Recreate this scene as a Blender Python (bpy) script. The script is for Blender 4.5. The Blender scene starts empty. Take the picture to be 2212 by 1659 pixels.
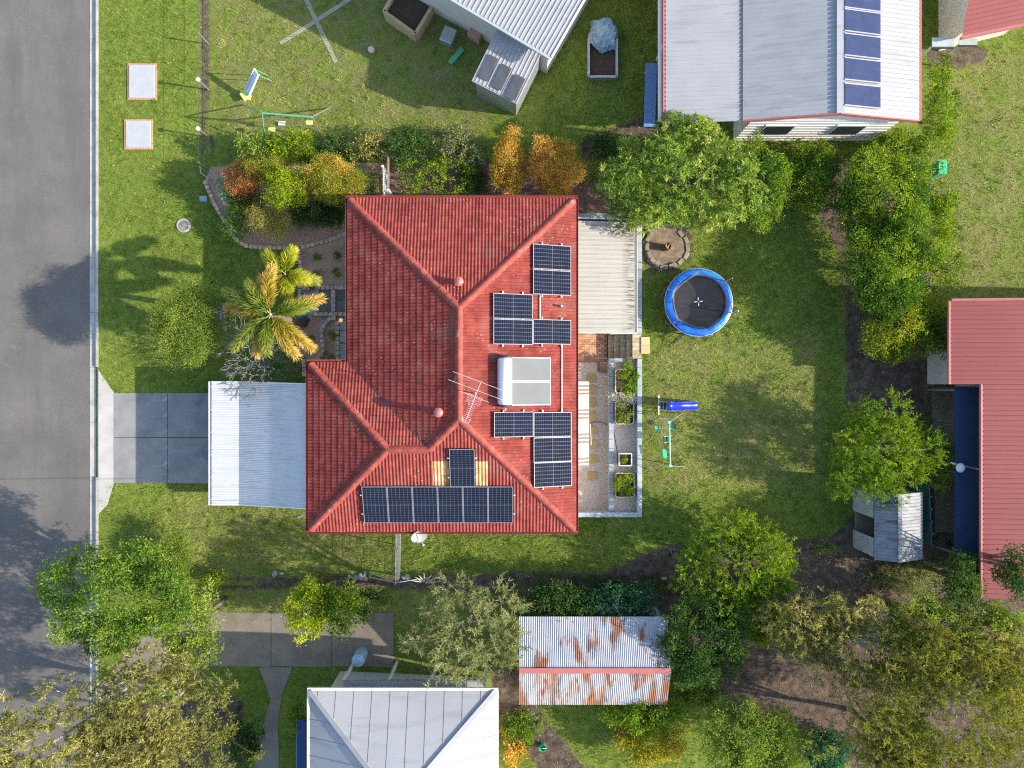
import bpy, bmesh, math, random
import numpy as np
from mathutils import Vector, Matrix

random.seed(7)
rng = np.random.default_rng(11)
sc = bpy.context.scene
col = sc.collection

# ------------------------------------------------------------------ camera, sky, sun, exposure
CAM_H = 34.0
K = 48.4 / 2212.0            # metres on the datum per unit of the photograph's grid
CXD, CYD = 1106.0, 829.5
cam_d = bpy.data.cameras.new('camera')
cam_d.sensor_width = 36.0
cam_d.lens = 36.0 * CAM_H / 48.4
cam_d.clip_start = 0.5
cam_d.clip_end = 2000.0
cam = bpy.data.objects.new('camera', cam_d)
cam.location = (0, 0, CAM_H)
cam.rotation_euler = (0, 0, 0)
col.objects.link(cam)
sc.camera = cam

SUN_EL, SUN_AZ = math.radians(27.0), math.radians(8.9)
sdir = Vector((math.cos(SUN_EL) * math.cos(SUN_AZ), -math.cos(SUN_EL) * math.sin(SUN_AZ), math.sin(SUN_EL)))
world = bpy.data.worlds.new('World')
sc.world = world
world.use_nodes = True
wn = world.node_tree
bg = wn.nodes['Background']
sky = wn.nodes.new('ShaderNodeTexSky')
sky.sky_type = 'NISHITA'
sky.sun_disc = False
sky.sun_elevation = SUN_EL
sky.sun_rotation = math.atan2(sdir.x, sdir.y)
sky.air_density = 1.0
sky.dust_density = 1.2
sky.ozone_density = 0.8
wn.links.new(sky.outputs[0], bg.inputs[0])
bg.inputs[1].default_value = 0.15
sun_d = bpy.data.lights.new('sun', 'SUN')
sun_d.energy = 3.8
sun_d.angle = math.radians(0.5)
sun_d.color = (1.0, 0.91, 0.77)
sun = bpy.data.objects.new('sun', sun_d)
sun.rotation_euler = (-sdir).to_track_quat('-Z', 'Y').to_euler()
sun.location = sdir * 60
col.objects.link(sun)
vs = sc.view_settings
vs.view_transform = 'Standard'
vs.look = 'None'
vs.exposure = 1.2
vs.gamma = 1.0
vs.use_curve_mapping = False
sc.cycles.use_denoising = False
sc.cycles.filter_width = 1.15
sc.cycles.max_bounces = 6
sc.cycles.diffuse_bounces = 3

# ------------------------------------------------------------------ placing
def A(dx, dy, z):
    """point at absolute height z seen at grid place (dx, dy)"""
    f = K * (CAM_H - z) / CAM_H
    return Vector(((dx - CXD) * f, (CYD - dy) * f, z))

KX = np.arange(-15.2, 8.41, .4)
_t = np.clip((KX + 15.2) / 23.6, 0, 1)
KZ = 1.85 * _t * _t * (3 - 2 * _t)
def ramp(X):
    r = np.interp(np.asarray(X, float), KX, KZ)
    return np.where(np.asarray(X) < -19.62, -0.13, r)

PAD = [(-5.9, 4.47, -5.84, 7.58, 1.0), (4.47, 5.69, 1.05, 7.58, 1.0), (4.47, 5.69, -5.84, 1.05, 1.4)]

def gz(X, Y):
    for a, b, c, d, z in PAD:
        if a < X < b and c < Y < d:
            return z
    return float(ramp(X))

def G(dx, dy, dz=0.0):
    """point on the open ground at grid place"""
    z = 0.5
    for _ in range(6):
        p = A(dx, dy, z)
        z = float(ramp(p.x))
    p = A(dx, dy, z)
    return Vector((p.x, p.y, z + dz))

def zoomer(x0, y0, s):
    return lambda x, y: ((x0 + x / s) / 1.82278, (y0 + y / s) / 1.82278)
R1 = zoomer(600, 620, 2.765)
R2 = zoomer(600, 1120, 2.765)
R3 = zoomer(600, 1700, 2.5925)
R4 = zoomer(1300, 640, 2.212)
R5 = zoomer(1300, 1350, 2.212)
R6 = zoomer(2200, 640, 2.765)
R7 = zoomer(2200, 1200, 2.765)
R8 = zoomer(2200, 1740, 2.765)
S1 = zoomer(3000, 640, 2.074)
S2 = zoomer(3000, 1440, 1.843)
U6 = zoomer(1700, 1350, 4.424)
U7 = zoomer(2500, 1400, 3.317)
U8 = zoomer(800, 950, 3.318)
TR = zoomer(2560, 1020, 4.88)
B5 = zoomer(1300, 2000, 2.212)

# ------------------------------------------------------------------ materials
MATS = {}
def _nodes(name):
    m = bpy.data.materials.new(name)
    m.use_nodes = True
    nt = m.node_tree
    b = nt.nodes['Principled BSDF']
    return m, nt, b, nt.nodes.new, nt.links.new

def _ramp(nt, cols, lo=0.3, hi=0.7):
    r = nt.nodes.new('ShaderNodeValToRGB')
    e = r.color_ramp.elements
    n = len(cols)
    while len(e) < n:
        e.new(0.5)
    for i, c in enumerate(cols):
        e[i].position = lo + (hi - lo) * i / max(1, n - 1)
        e[i].color = (c[0], c[1], c[2], 1)
    return r

def _rand(nt):
    new, link = nt.nodes.new, nt.links.new
    g = new('ShaderNodeNewGeometry'); oi = new('ShaderNodeObjectInfo')
    a = new('ShaderNodeMath'); a.operation = 'ADD'
    link(g.outputs['Random Per Island'], a.inputs[0]); link(oi.outputs['Random'], a.inputs[1])
    f = new('ShaderNodeMath'); f.operation = 'FRACT'
    link(a.outputs[0], f.inputs[0])
    return f.outputs[0]

def _value_mul(nt, colsock, valsock, amount):
    new, link = nt.nodes.new, nt.links.new
    mr = new('ShaderNodeMapRange')
    mr.inputs['To Min'].default_value = 1 - amount; mr.inputs['To Max'].default_value = 1 + amount
    link(valsock, mr.inputs['Value'])
    h = new('ShaderNodeHueSaturation')
    link(mr.outputs[0], h.inputs['Value']); link(colsock, h.inputs['Color'])
    return h.outputs[0]

def _noise(nt, scale, detail=6, stretch=None, rough=0.6):
    new, link = nt.nodes.new, nt.links.new
    g = new('ShaderNodeNewGeometry')
    n = new('ShaderNodeTexNoise')
    n.inputs['Scale'].default_value = scale; n.inputs['Detail'].default_value = detail
    n.inputs['Roughness'].default_value = rough
    if stretch:
        mp = new('ShaderNodeMapping'); mp.inputs['Scale'].default_value = stretch
        link(g.outputs['Position'], mp.inputs['Vector']); link(mp.outputs[0], n.inputs['Vector'])
    else:
        link(g.outputs['Position'], n.inputs['Vector'])
    return n.outputs['Fac']

def _mix(nt, fac, a, b):
    new, link = nt.nodes.new, nt.links.new
    x = new('ShaderNodeMix'); x.data_type = 'RGBA'
    if hasattr(fac, 'links'): link(fac, x.inputs[0])
    else: x.inputs[0].default_value = fac
    for s, v in ((x.inputs[6], a), (x.inputs[7], b)):
        if hasattr(v, 'links'): link(v, s)
        else: s.default_value = (v[0], v[1], v[2], 1)
    return x.outputs[2]

def _thresh(nt, sock, lo, hi):
    mr = nt.nodes.new('ShaderNodeMapRange')
    mr.inputs['From Min'].default_value = lo; mr.inputs['From Max'].default_value = hi
    nt.links.new(sock, mr.inputs['Value'])
    return mr.outputs[0]

def _bump(nt, b, sock, strength, dist):
    bp = nt.nodes.new('ShaderNodeBump')
    bp.inputs['Strength'].default_value = strength; bp.inputs['Distance'].default_value = dist
    nt.links.new(sock, bp.inputs['Height']); nt.links.new(bp.outputs[0], b.inputs['Normal'])

def M(name, cols, scale=5, rough=0.7, bump=0.0, bscale=60, metal=0.0, rnd=0.0, detail=6, stretch=None, spec=0.35,
      stains=None, fine=None, emit=None, dist=0.01):
    """procedural material: noise between cols; stains = [(colour, scale, lo, hi, stretch)]"""
    if name in MATS:
        return MATS[name]
    m, nt, b, new, link = _nodes(name)
    r = _ramp(nt, cols)
    link(_noise(nt, scale, detail, stretch), r.inputs[0])
    c = r.outputs[0]
    if fine:
        c = _value_mul(nt, c, _thresh(nt, _noise(nt, fine[0], 3), 0.25, 0.75), fine[1])
    for st in (stains or []):
        n = _noise(nt, st[1], 5, st[4] if len(st) > 4 else None)
        c = _mix(nt, _thresh(nt, n, st[2], st[3]), c, st[0])
    if rnd:
        c = _value_mul(nt, c, _rand(nt), rnd)
    link(c, b.inputs['Base Color'])
    b.inputs['Roughness'].default_value = rough
    b.inputs['Metallic'].default_value = metal
    b.inputs['Specular IOR Level'].default_value = spec
    if bump:
        _bump(nt, b, _noise(nt, bscale, 4), bump, dist)
    if emit:
        b.inputs['Emission Color'].default_value = (*emit[0], 1); b.inputs['Emission Strength'].default_value = emit[1]
    MATS[name] = m
    return m

def leafmat(name, cols, rough=0.5, trans=0.38, spec=0.3, gain=1.0):
    if name in MATS:
        return MATS[name]
    m, nt, b, new, link = _nodes(name)
    at = new('ShaderNodeAttribute'); at.attribute_name = 'tint'
    r = _ramp(nt, [tuple(v * gain for v in q) for q in cols], 0.05, 0.95)
    link(at.outputs['Fac'], r.inputs[0])
    link(r.outputs[0], b.inputs['Base Color'])
    b.inputs['Roughness'].default_value = rough
    b.inputs['Specular IOR Level'].default_value = spec
    t = new('ShaderNodeBsdfTranslucent')
    hs = new('ShaderNodeHueSaturation'); hs.inputs['Saturation'].default_value = 1.15; hs.inputs['Value'].default_value = 1.3
    link(r.outputs[0], hs.inputs['Color']); link(hs.outputs[0], t.inputs['Color'])
    mx = new('ShaderNodeMixShader'); mx.inputs[0].default_value = trans
    link(b.outputs[0], mx.inputs[1]); link(t.outputs[0], mx.inputs[2])
    link(mx.outputs[0], nt.nodes['Material Output'].inputs['Surface'])
    MATS[name] = m
    return m

# ------------------------------------------------------------------ objects
ORG = {}
def tag(o, label=None, cat=None, group=None, kind=None):
    if label: o['label'] = label
    if cat: o['category'] = cat
    if group: o['group'] = group
    if kind: o['kind'] = kind
    return o

def thing(name, loc, label, cat, group=None):
    o = bpy.data.objects.new(name, None)
    o.empty_display_size = 0.2
    o.location = loc
    col.objects.link(o)
    ORG[o.name] = Vector(loc)
    return tag(o, label, cat, group)

def put(name, me, parent=None, mat=None, loc=None, matrix=None):
    """object from ready mesh data; matrix in world terms minus the parent's place"""
    if mat is not None and not me.materials:
        me.materials.append(mat)
    o = bpy.data.objects.new(name, me)
    col.objects.link(o)
    if parent:
        o.parent = parent
    w = ORG.get(parent.name, Vector((0, 0, 0))) if parent else Vector((0, 0, 0))
    if matrix is not None:
        mm = matrix.copy(); mm.translation = matrix.translation - w
        o.matrix_basis = mm
        ORG[o.name] = matrix.translation.copy()
    else:
        l = Vector(loc) if loc is not None else w.copy()
        o.location = l - w
        ORG[o.name] = l.copy()
    return o

class MB:
    def __init__(self):
        self.v = []; self.f = []
    def add(self, vs, fs):
        n = len(self.v)
        self.v.extend([Vector(p) for p in vs])
        self.f.extend([tuple(i + n for i in f) for f in fs])
        return self
    def box(self, c, s, rz=0.0, mat=None, taper=1.0):
        c = Vector(c); hx, hy, hz = s[0] / 2, s[1] / 2, s[2] / 2
        pts = []
        for z in (-hz, hz):
            t = taper if z > 0 else 1.0
            for x, y in ((-hx, -hy), (hx, -hy), (hx, hy), (-hx, hy)):
                p = Vector((x * t, y * t, z))
                p = (mat @ p) if mat else Matrix.Rotation(rz, 3, 'Z') @ p
                pts.append(c + p)
        return self.add(pts, [(3, 2, 1, 0), (4, 5, 6, 7), (0, 1, 5, 4), (1, 2, 6, 5), (2, 3, 7, 6), (3, 0, 4, 7)])
    def bar(self, p, q, w, h, up=(0, 0, 1)):
        """rectangular bar from p to q"""
        p, q = Vector(p), Vector(q)
        d = (q - p); L = d.length
        if L < 1e-6: return self
        d.normalize(); u = Vector(up)
        s = d.cross(u)
        if s.length < 1e-4: s = d.cross(Vector((1, 0, 0)))
        s.normalize(); n = s.cross(d).normalized()
        m = Matrix((d, s, n)).transposed()
        return self.box((p + q) / 2, (L, w, h), mat=m)
    def tube(self, pts, rad, seg=8, cap=True):
        pts = [Vector(p) for p in pts]
        if not hasattr(rad, '__len__'): rad = [rad] * len(pts)
        n0 = len(self.v); prev = None
        for i, p in enumerate(pts):
            d = (pts[min(i + 1, len(pts) - 1)] - pts[max(i - 1, 0)])
            d = d.normalized() if d.length > 1e-9 else Vector((0, 0, 1))
            a = prev if prev is not None else (Vector((1, 0, 0)) if abs(d.x) < 0.9 else Vector((0, 1, 0)))
            a = (a - d * a.dot(d)).normalized(); prev = a
            b = d.cross(a)
            for k in range(seg):
                t = 2 * math.pi * k / seg
                self.v.append(p + (a * math.cos(t) + b * math.sin(t)) * rad[i])
        for i in range(len(pts) - 1):
            for k in range(seg):
                k2 = (k + 1) % seg
                self.f.append((n0 + i * seg + k, n0 + i * seg + k2, n0 + (i + 1) * seg + k2, n0 + (i + 1) * seg + k))
        if cap:
            self.f.append(tuple(n0 + k for k in reversed(range(seg))))
            self.f.append(tuple(n0 + (len(pts) - 1) * seg + k for k in range(seg)))
        return self
    def lathe(self, prof, c, seg=16, closed=False):
        c = Vector(c); n0 = len(self.v)
        for r, z in prof:
            for k in range(seg):
                t = 2 * math.pi * k / seg
                self.v.append(c + Vector((r * math.cos(t), r * math.sin(t), z)))
        m = len(prof)
        for i in range(m if closed else m - 1):
            j = (i + 1) % m
            for k in range(seg):
                k2 = (k + 1) % seg
                self.f.append((n0 + i * seg + k, n0 + i * seg + k2, n0 + j * seg + k2, n0 + j * seg + k))
        return self
    def prism(self, poly, z0, z1):
        n = len(poly); n0 = len(self.v)
        for z in (z0, z1):
            for p in poly: self.v.append(Vector((p[0], p[1], z)))
        self.f.append(tuple(n0 + i for i in reversed(range(n))))
        self.f.append(tuple(n0 + n + i for i in range(n)))
        for i in range(n):
            j = (i + 1) % n
            self.f.append((n0 + i, n0 + j, n0 + n + j, n0 + n + i))
        return self
    def mesh(self, name, off=Vector((0, 0, 0))):
        me = bpy.data.meshes.new(name)
        me.from_pydata([tuple(p - off) for p in self.v], [], self.f)
        me.update()
        return me
    def build(self, name, mat, parent=None, smooth=False, loc=None, bevel=0.0):
        w = ORG[parent.name] if parent else (Vector(loc) if loc is not None else Vector((0, 0, 0)))
        me = self.mesh(name, w)
        if bevel:
            bm = bmesh.new(); bm.from_mesh(me)
            bmesh.ops.bevel(bm, geom=bm.edges[:], offset=bevel, segments=1, affect='EDGES')
            bm.to_mesh(me); bm.free()
        if smooth:
            me.polygons.foreach_set('use_smooth', [True] * len(me.polygons))
        me.materials.append(mat)
        o = bpy.data.objects.new(name, me)
        col.objects.link(o)
        if parent: o.parent = parent
        else: o.location = w
        ORG[o.name] = w.copy()
        return o

def np_mesh(name, V, F, tint=None, mat=None):
    """fast mesh: V (n,3), F (m,k) all k-gons"""
    me = bpy.data.meshes.new(name)
    n, (m, k) = len(V), F.shape
    me.vertices.add(n); me.vertices.foreach_set('co', np.ascontiguousarray(V, np.float32).ravel())
    me.loops.add(m * k); me.loops.foreach_set('vertex_index', np.ascontiguousarray(F, np.int32).ravel())
    me.polygons.add(m); me.polygons.foreach_set('loop_start', np.arange(0, m * k, k, dtype=np.int32))
    if tint is not None:
        a = me.attributes.new('tint', 'FLOAT', 'POINT')
        a.data.foreach_set('value', np.ascontiguousarray(tint, np.float32))
    if mat: me.materials.append(mat)
    me.update(calc_edges=True)
    me.shade_flat()
    return me

def ribbed(name, p00, p10, p11, p01, pitch, h, mat, parent, style='trap', thick=0.0, invert=False):
    """ribbed sheet: ribs run p00->p10, profile repeats p00->p01"""
    p00, p10, p11, p01 = [Vector(p) for p in (p00, p10, p11, p01)]
    n = (p10 - p00).cross(p01 - p00).normalized()
    if n.z < 0: n = -n
    W = (p01 - p00).length
    prof = []
    nw = max(1, round(W / pitch))
    for i in range(nw):
        if style == 'sine':
            for q in range(4):
                prof.append(((i + q / 4) / nw, h * 0.5 * (1 + math.sin(2 * math.pi * q / 4))))
        else:
            prof += [((i + 0.0) / nw, 0), ((i + 0.66) / nw, 0), ((i + 0.74) / nw, h), ((i + 0.92) / nw, h)]
    prof.append((1.0, 0))
    mb = MB()
    a = []; b = []
    for t, z in prof:
        a.append(p00.lerp(p01, t) + n * z); b.append(p10.lerp(p11, t) + n * z)
    N = len(prof)
    mb.add(a + b, [(i, N + i, N + i + 1, i + 1) if True else None for i in range(N - 1)])
    return mb.build(name, mat, parent)

_shared = {}
def block_mesh(key, s, bevel, mat, jitter=0.0):
    if key in _shared: return _shared[key]
    bm = bmesh.new()
    bmesh.ops.create_cube(bm, size=1.0)
    for v in bm.verts:
        v.co = Vector((v.co.x * s[0], v.co.y * s[1], (v.co.z + 0.5) * s[2]))
        if jitter: v.co += Vector([random.uniform(-jitter, jitter) for _ in range(3)])
    if bevel:
        bmesh.ops.bevel(bm, geom=[e for e in bm.edges], offset=bevel, segments=1, affect='EDGES')
    me = bpy.data.meshes.new(key.split('#')[0])
    bm.to_mesh(me); bm.free()
    me.materials.append(mat)
    _shared[key] = me
    return me

def TM(loc, rz=0.0, s=(1, 1, 1), rx=0.0, ry=0.0):
    return Matrix.Translation(Vector(loc)) @ Matrix.Rotation(rz, 4, 'Z') @ Matrix.Rotation(ry, 4, 'Y') @ Matrix.Rotation(rx, 4, 'X') @ Matrix.Diagonal((s[0], s[1], s[2], 1))

def resample(pts, step):
    pts = [Vector(p) for p in pts]
    out = []; 
    seg = [(pts[i + 1] - pts[i]).length for i in range(len(pts) - 1)]
    L = sum(seg); n = max(1, round(L / step))
    for k in range(n):
        d = (k + 0.5) * L / n; i = 0
        while i < len(seg) - 1 and d > seg[i]:
            d -= seg[i]; i += 1
        t = d / seg[i] if seg[i] else 0
        out.append((pts[i].lerp(pts[i + 1], t), (pts[i + 1] - pts[i]).normalized(), L / n))
    return out

def sheet(name, dpts, dz, mat, z=None, world_pts=None, cuts=None, kind='structure', thick=0.0, parent=None):
    """a level or ground-hugging sheet with the given outline"""
    if world_pts is None:
        pts = [(A(x, y, z) if z is not None else G(x, y)) for x, y in dpts]
    else:
        pts = [Vector((p[0], p[1], 0)) for p in world_pts]
    bm = bmesh.new()
    vs = [bm.verts.new((p.x, p.y, 0)) for p in pts]
    f = bm.faces.new(vs)
    if f.normal.z < 0: f.normal_flip()
    bmesh.ops.triangulate(bm, faces=bm.faces[:])
    if z is None:
        xs_ = [p.x for p in pts]
        for cx in [c for c in KX if min(xs_) < c < max(xs_)]:
            bmesh.ops.bisect_plane(bm, geom=bm.verts[:] + bm.edges[:] + bm.faces[:], plane_co=(cx, 0, 0), plane_no=(1, 0, 0))
    if thick:
        r = bmesh.ops.extrude_face_region(bm, geom=bm.faces[:])
        top = [e for e in r['geom'] if isinstance(e, bmesh.types.BMVert)]
        tops = set(top)
    bm.normal_update()
    for v in bm.verts:
        base = z if z is not None else float(ramp(v.co.x))
        if thick:
            v.co.z = base + dz + (thick if v in tops else 0)
        else:
            v.co.z = base + dz
    if not thick:
        for fa in bm.faces:
            if fa.normal.z < 0: fa.normal_flip()
    else:
        bmesh.ops.recalc_face_normals(bm, faces=bm.faces[:])
    me = bpy.data.meshes.new(name); bm.to_mesh(me); bm.free()
    me.materials.append(mat)
    o = bpy.data.objects.new(name, me); col.objects.link(o)
    ORG[o.name] = Vector((0, 0, 0))
    if parent: o.parent = parent
    elif kind: o['kind'] = kind
    return o

def in_poly(px, py, poly):
    px = np.asarray(px); py = np.asarray(py)
    ins = np.zeros(px.shape, bool)
    n = len(poly)
    for i in range(n):
        x1, y1 = poly[i][0], poly[i][1]; x2, y2 = poly[(i + 1) % n][0], poly[(i + 1) % n][1]
        if y1 == y2: continue
        c = ((y1 > py) != (y2 > py)) & (px < (x2 - x1) * (py - y1) / (y2 - y1) + x1)
        ins ^= c
    return ins
# ------------------------------------------------------------------ shared materials
m_asphalt = M('asphalt', [(.115, .108, .100), (.140, .131, .121), (.163, .151, .139)], 0.5, .9, .5, 90, fine=(45, .3), stains=[((.115, .108, .102), 0.3, .5, .72, (3, .35, 1)), ((.155, .147, .137), .9, .6, .72), ((.085, .082, .08), .55, .70, .74)])
def cracks(m, scale, w, colr):
    nt = m.node_tree; b = nt.nodes['Principled BSDF']; src = b.inputs['Base Color'].links[0].from_socket
    g = nt.nodes.new('ShaderNodeNewGeometry'); v = nt.nodes.new('ShaderNodeTexVoronoi'); v.feature = 'DISTANCE_TO_EDGE'; v.inputs['Scale'].default_value = scale
    ad = nt.nodes.new('ShaderNodeVectorMath'); ad.operation = 'ADD'
    nz = nt.nodes.new('ShaderNodeTexNoise'); nz.inputs['Scale'].default_value = scale * 3; nz.inputs['Detail'].default_value = 6
    nt.links.new(g.outputs['Position'], nz.inputs['Vector']); nt.links.new(g.outputs['Position'], ad.inputs[0]); nt.links.new(nz.outputs['Color'], ad.inputs[1])
    nt.links.new(ad.outputs[0], v.inputs['Vector'])
    f = nt.nodes.new('ShaderNodeMath'); f.operation = 'MULTIPLY'
    nt.links.new(_thresh(nt, v.outputs['Distance'], w, 0), f.inputs[0]); nt.links.new(_thresh(nt, _noise(nt, scale * .8, 3), .42, .6), f.inputs[1])
    nt.links.new(_mix(nt, f.outputs[0], src, colr), b.inputs['Base Color'])
m_kerb = M('kerb_concrete', [(.30, .285, .26), (.42, .40, .365), (.50, .48, .44)], 1.6, .85, .3, 60, fine=(40, .15))
m_drive = M('driveway_concrete', [(.20, .20, .20), (.255, .25, .25), (.31, .305, .30)], .9, .85, .25, 70, fine=(55, .1), stains=[((.13, .13, .14), .8, .58, .8)])
m_apron = M('apron_concrete', [(.38, .36, .33), (.46, .44, .41), (.52, .50, .47)], 1.1, .85, .3, 60, fine=(45, .15))
m_gravel = M('pebble_gravel', [(.46, .31, .215), (.72, .56, .42), (.80, .67, .53), (.58, .43, .31)], 26, .85, .6, 34, detail=3, fine=(60, .15), dist=.02)
m_mulch = M('chip_mulch', [(.31, .17, .105), (.48, .29, .19), (.63, .42, .295)], 22, .95, .7, 40, detail=4, fine=(55, .2), dist=.02, stains=[((.30, .19, .135), 1.2, .5, .75)])
m_mulch_dark = M('dark_bark_mulch', [(.11, .062, .05), (.20, .125, .095), (.29, .19, .145)], 18, .95, .9, 40, detail=4, fine=(55, .35), dist=.03)
m_path_gravel = M('grey_path_gravel', [(.15, .14, .14), (.30, .28, .275), (.44, .41, .39)], 30, .9, .8, 40, detail=3, fine=(70, .3), dist=.02)
m_stone = M('edging_sandstone', [(.44, .31, .22), (.58, .43, .32), (.66, .51, .39)], 7, .9, .4, 50, rnd=.18, fine=(40, .15))
m_stone_pale = M('pale_block_stone', [(.42, .36, .28), (.54, .47, .37), (.60, .53, .43)], 6, .9, .4, 50, rnd=.15, fine=(40, .15))
m_block = M('painted_blue_grey_block', [(.32, .375, .42), (.37, .42, .46), (.42, .465, .49)], 2.2, .7, .2, 70, rnd=.07, stains=[((.26, .265, .25), 2.5, .62, .85)])
m_brick = M('terracotta_paver', [(.42, .20, .115), (.52, .28, .165), (.42, .30, .22)], 3.5, .85, .3, 60, rnd=.28, fine=(45, .15))
m_step = M('aged_step_paver', [(.33, .255, .17), (.46, .37, .25), (.52, .43, .31)], 6, .9, .3, 60, rnd=.15, fine=(45, .2))
m_tan = M('tan_concrete_paver', [(.56, .36, .13), (.62, .41, .16), (.66, .45, .19)], 3, .85, .2, 60, rnd=.08, fine=(50, .1))
m_peach = M('peach_concrete_paver', [(.62, .42, .22), (.68, .47, .26)], 3, .85, .2, 60, rnd=.05)
m_grey_paver = M('grey_concrete_paver', [(.36, .37, .36), (.48, .485, .47)], 4, .85, .2, 60, rnd=.1)
m_dark_paver = M('dark_slate_paver', [(.13, .125, .125), (.20, .19, .185)], 4, .85, .2, 60, rnd=.12)
m_white = M('white_painted_steel', [(.64, .65, .65), (.72, .72, .71)], 1.5, .45, spec=.4)
m_cream = M('cream_painted_steel', [(.66, .63, .55), (.74, .71, .63)], 1.2, .5, spec=.4)
m_galv = M('galvanised_steel', [(.40, .42, .44), (.55, .57, .59)], 6, .42, metal=.7)
m_alu = M('bright_aluminium', [(.72, .72, .73), (.82, .82, .82)], 5, .38, metal=.35)
m_darksteel = M('dark_steel', [(.05, .05, .055), (.08, .08, .085)], 8, .5, metal=.3)
m_black = M('black_rubber', [(.02, .02, .022), (.035, .035, .038)], 6, .75)
m_timber = M('weathered_timber', [(.22, .17, .12), (.34, .27, .19)], 5, .85, .3, 40, stretch=(1, 8, 1), rnd=.15)
m_bark = M('bark', [(.10, .075, .055), (.20, .16, .12)], 9, .95, .7, 25)
m_pale_bark = M('pale_bark', [(.34, .31, .28), (.50, .47, .43)], 7, .9, .5, 25)
m_render = M('cream_rendered_wall', [(.55, .51, .44), (.62, .58, .51)], 1.5, .85, .2, 80)
m_glass = M('window_glass', [(.03, .035, .04), (.05, .055, .06)], 1, .08, spec=.6)
m_soil = M('garden_soil', [(.045, .03, .02), (.10, .07, .05)], 14, .95, .8, 30)

# ------------------------------------------------------------------ ground: one sheet to the horizon
def lines(lo, hi, step, brk):
    a = list(np.arange(lo, hi + 1e-6, step))
    for b in brk: a += [b - .012, b + .012]
    a += [lo - 6, lo - 25, lo - 90, lo - 300, hi + 6, hi + 25, hi + 90, hi + 300]
    a = sorted(a); out = [a[0]]
    for x in a[1:]:
        if x - out[-1] > .004: out.append(x)
    return np.array(out)
gx = lines(-26, 26, .2, [-19.62, -5.9, 4.47, 5.69])
gy = lines(-20, 20, .2, [-5.84, 1.05, 7.58])
XX, YY = np.meshgrid(gx, gy)
ZZ = ramp(XX).astype(float)
for a, b, c, d, z in PAD:
    ZZ[(XX > a) & (XX < b) & (YY > c) & (YY < d)] = z
nx, ny = len(gx), len(gy)
Vg = np.stack([XX.ravel(), YY.ravel(), ZZ.ravel()], 1)
ii = np.arange(nx * ny).reshape(ny, nx)
Fg = np.stack([ii[:-1, :-1].ravel(), ii[:-1, 1:].ravel(), ii[1:, 1:].ravel(), ii[1:, :-1].ravel()], 1)

def gpoly(pts): return [tuple(G(x, y)[:2]) for x, y in pts]
DIRT = [gpoly(p) for p in (
    [(1758, 452), (1700, 430), (1560, 372), (1330, 372), (1330, 345), (2010, 345), (2015, 900), (1828, 900), (1822, 620), (1800, 520)],
    [(1440, 1178), (1560, 1165), (1800, 1160), (1880, 1080), (2030, 1040), (2030, 1285), (1040, 1270), (1060, 1238), (1300, 1234)],
    [(560, 1246), (860, 1242), (1060, 1240), (1060, 1276), (420, 1272), (480, 1250)],
    [(1392, 470), (1480, 478), (1502, 530), (1480, 575), (1440, 592), (1390, 590)],
    [(1450, 1290), (2230, 1290), (2230, 1680), (1850, 1680), (1780, 1580), (1640, 1560), (1500, 1500), (1460, 1420)],
    [(1060, 1440), (1125, 1440), (1180, 1560), (1290, 1680), (1180, 1680), (1080, 1560)],
    [(1120, 1290), (1450, 1290), (1460, 1340), (1120, 1340)],
    [(1425, 0), (1445, 0), (1445, 345), (1425, 345)],
    [(430, -40), (452, -40), (458, 345), (436, 345)],
    [(0, 1540), (520, 1500), (540, 1680), (0, 1680)],
    [(2005, 900), (2060, 900), (2060, 1290), (2005, 1290)],
    [(1250, 300), (1425, 240), (1425, 345), (1250, 345)],
    [(2000, 95), (2140, 95), (2130, 140), (2005, 150)],
)]
DRY_AND_SUNLIT = [gpoly(p) for p in (
    [(1425, 735), (1770, 730), (1775, 1060), (1400, 1060), (1400, 800)],  # sunlit stretch of back lawn, its light painted in as a drier tone
    [(2010, 120), (2212, 120), (2212, 640), (2020, 640)],
    [(450, -50), (1100, -50), (1040, 300), (480, 300)],
    [(350, 1060), (640, 1060), (860, 1160), (860, 1220), (420, 1240)],
    [(1395, 900), (1465, 900), (1465, 1012), (1395, 1012)], [(1418, 800), (1520, 800), (1520, 850), (1418, 850)],
    [(400, 1280), (1130, 1285), (1130, 1345), (560, 1345), (450, 1330)],
    [(860, 1370), (1060, 1340), (1060, 1480), (860, 1440)],
)]
def blurmask(polys, x, y):
    m = np.zeros(x.shape)
    for p in polys:
        for ox in (-.3, 0, .3):
            for oy in (-.3, 0, .3):
                m += in_poly(x + ox, y + oy, p) / 9.0
    return np.clip(m, 0, 1)
xf, yf = XX.ravel(), YY.ravel()
core = (np.abs(xf) < 27) & (np.abs(yf) < 21)
dirt = np.zeros(len(xf)); dry = np.zeros(len(xf))
dirt[core] = blurmask(DIRT, xf[core], yf[core]); dry[core] = blurmask(DRY_AND_SUNLIT, xf[core], yf[core])

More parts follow.
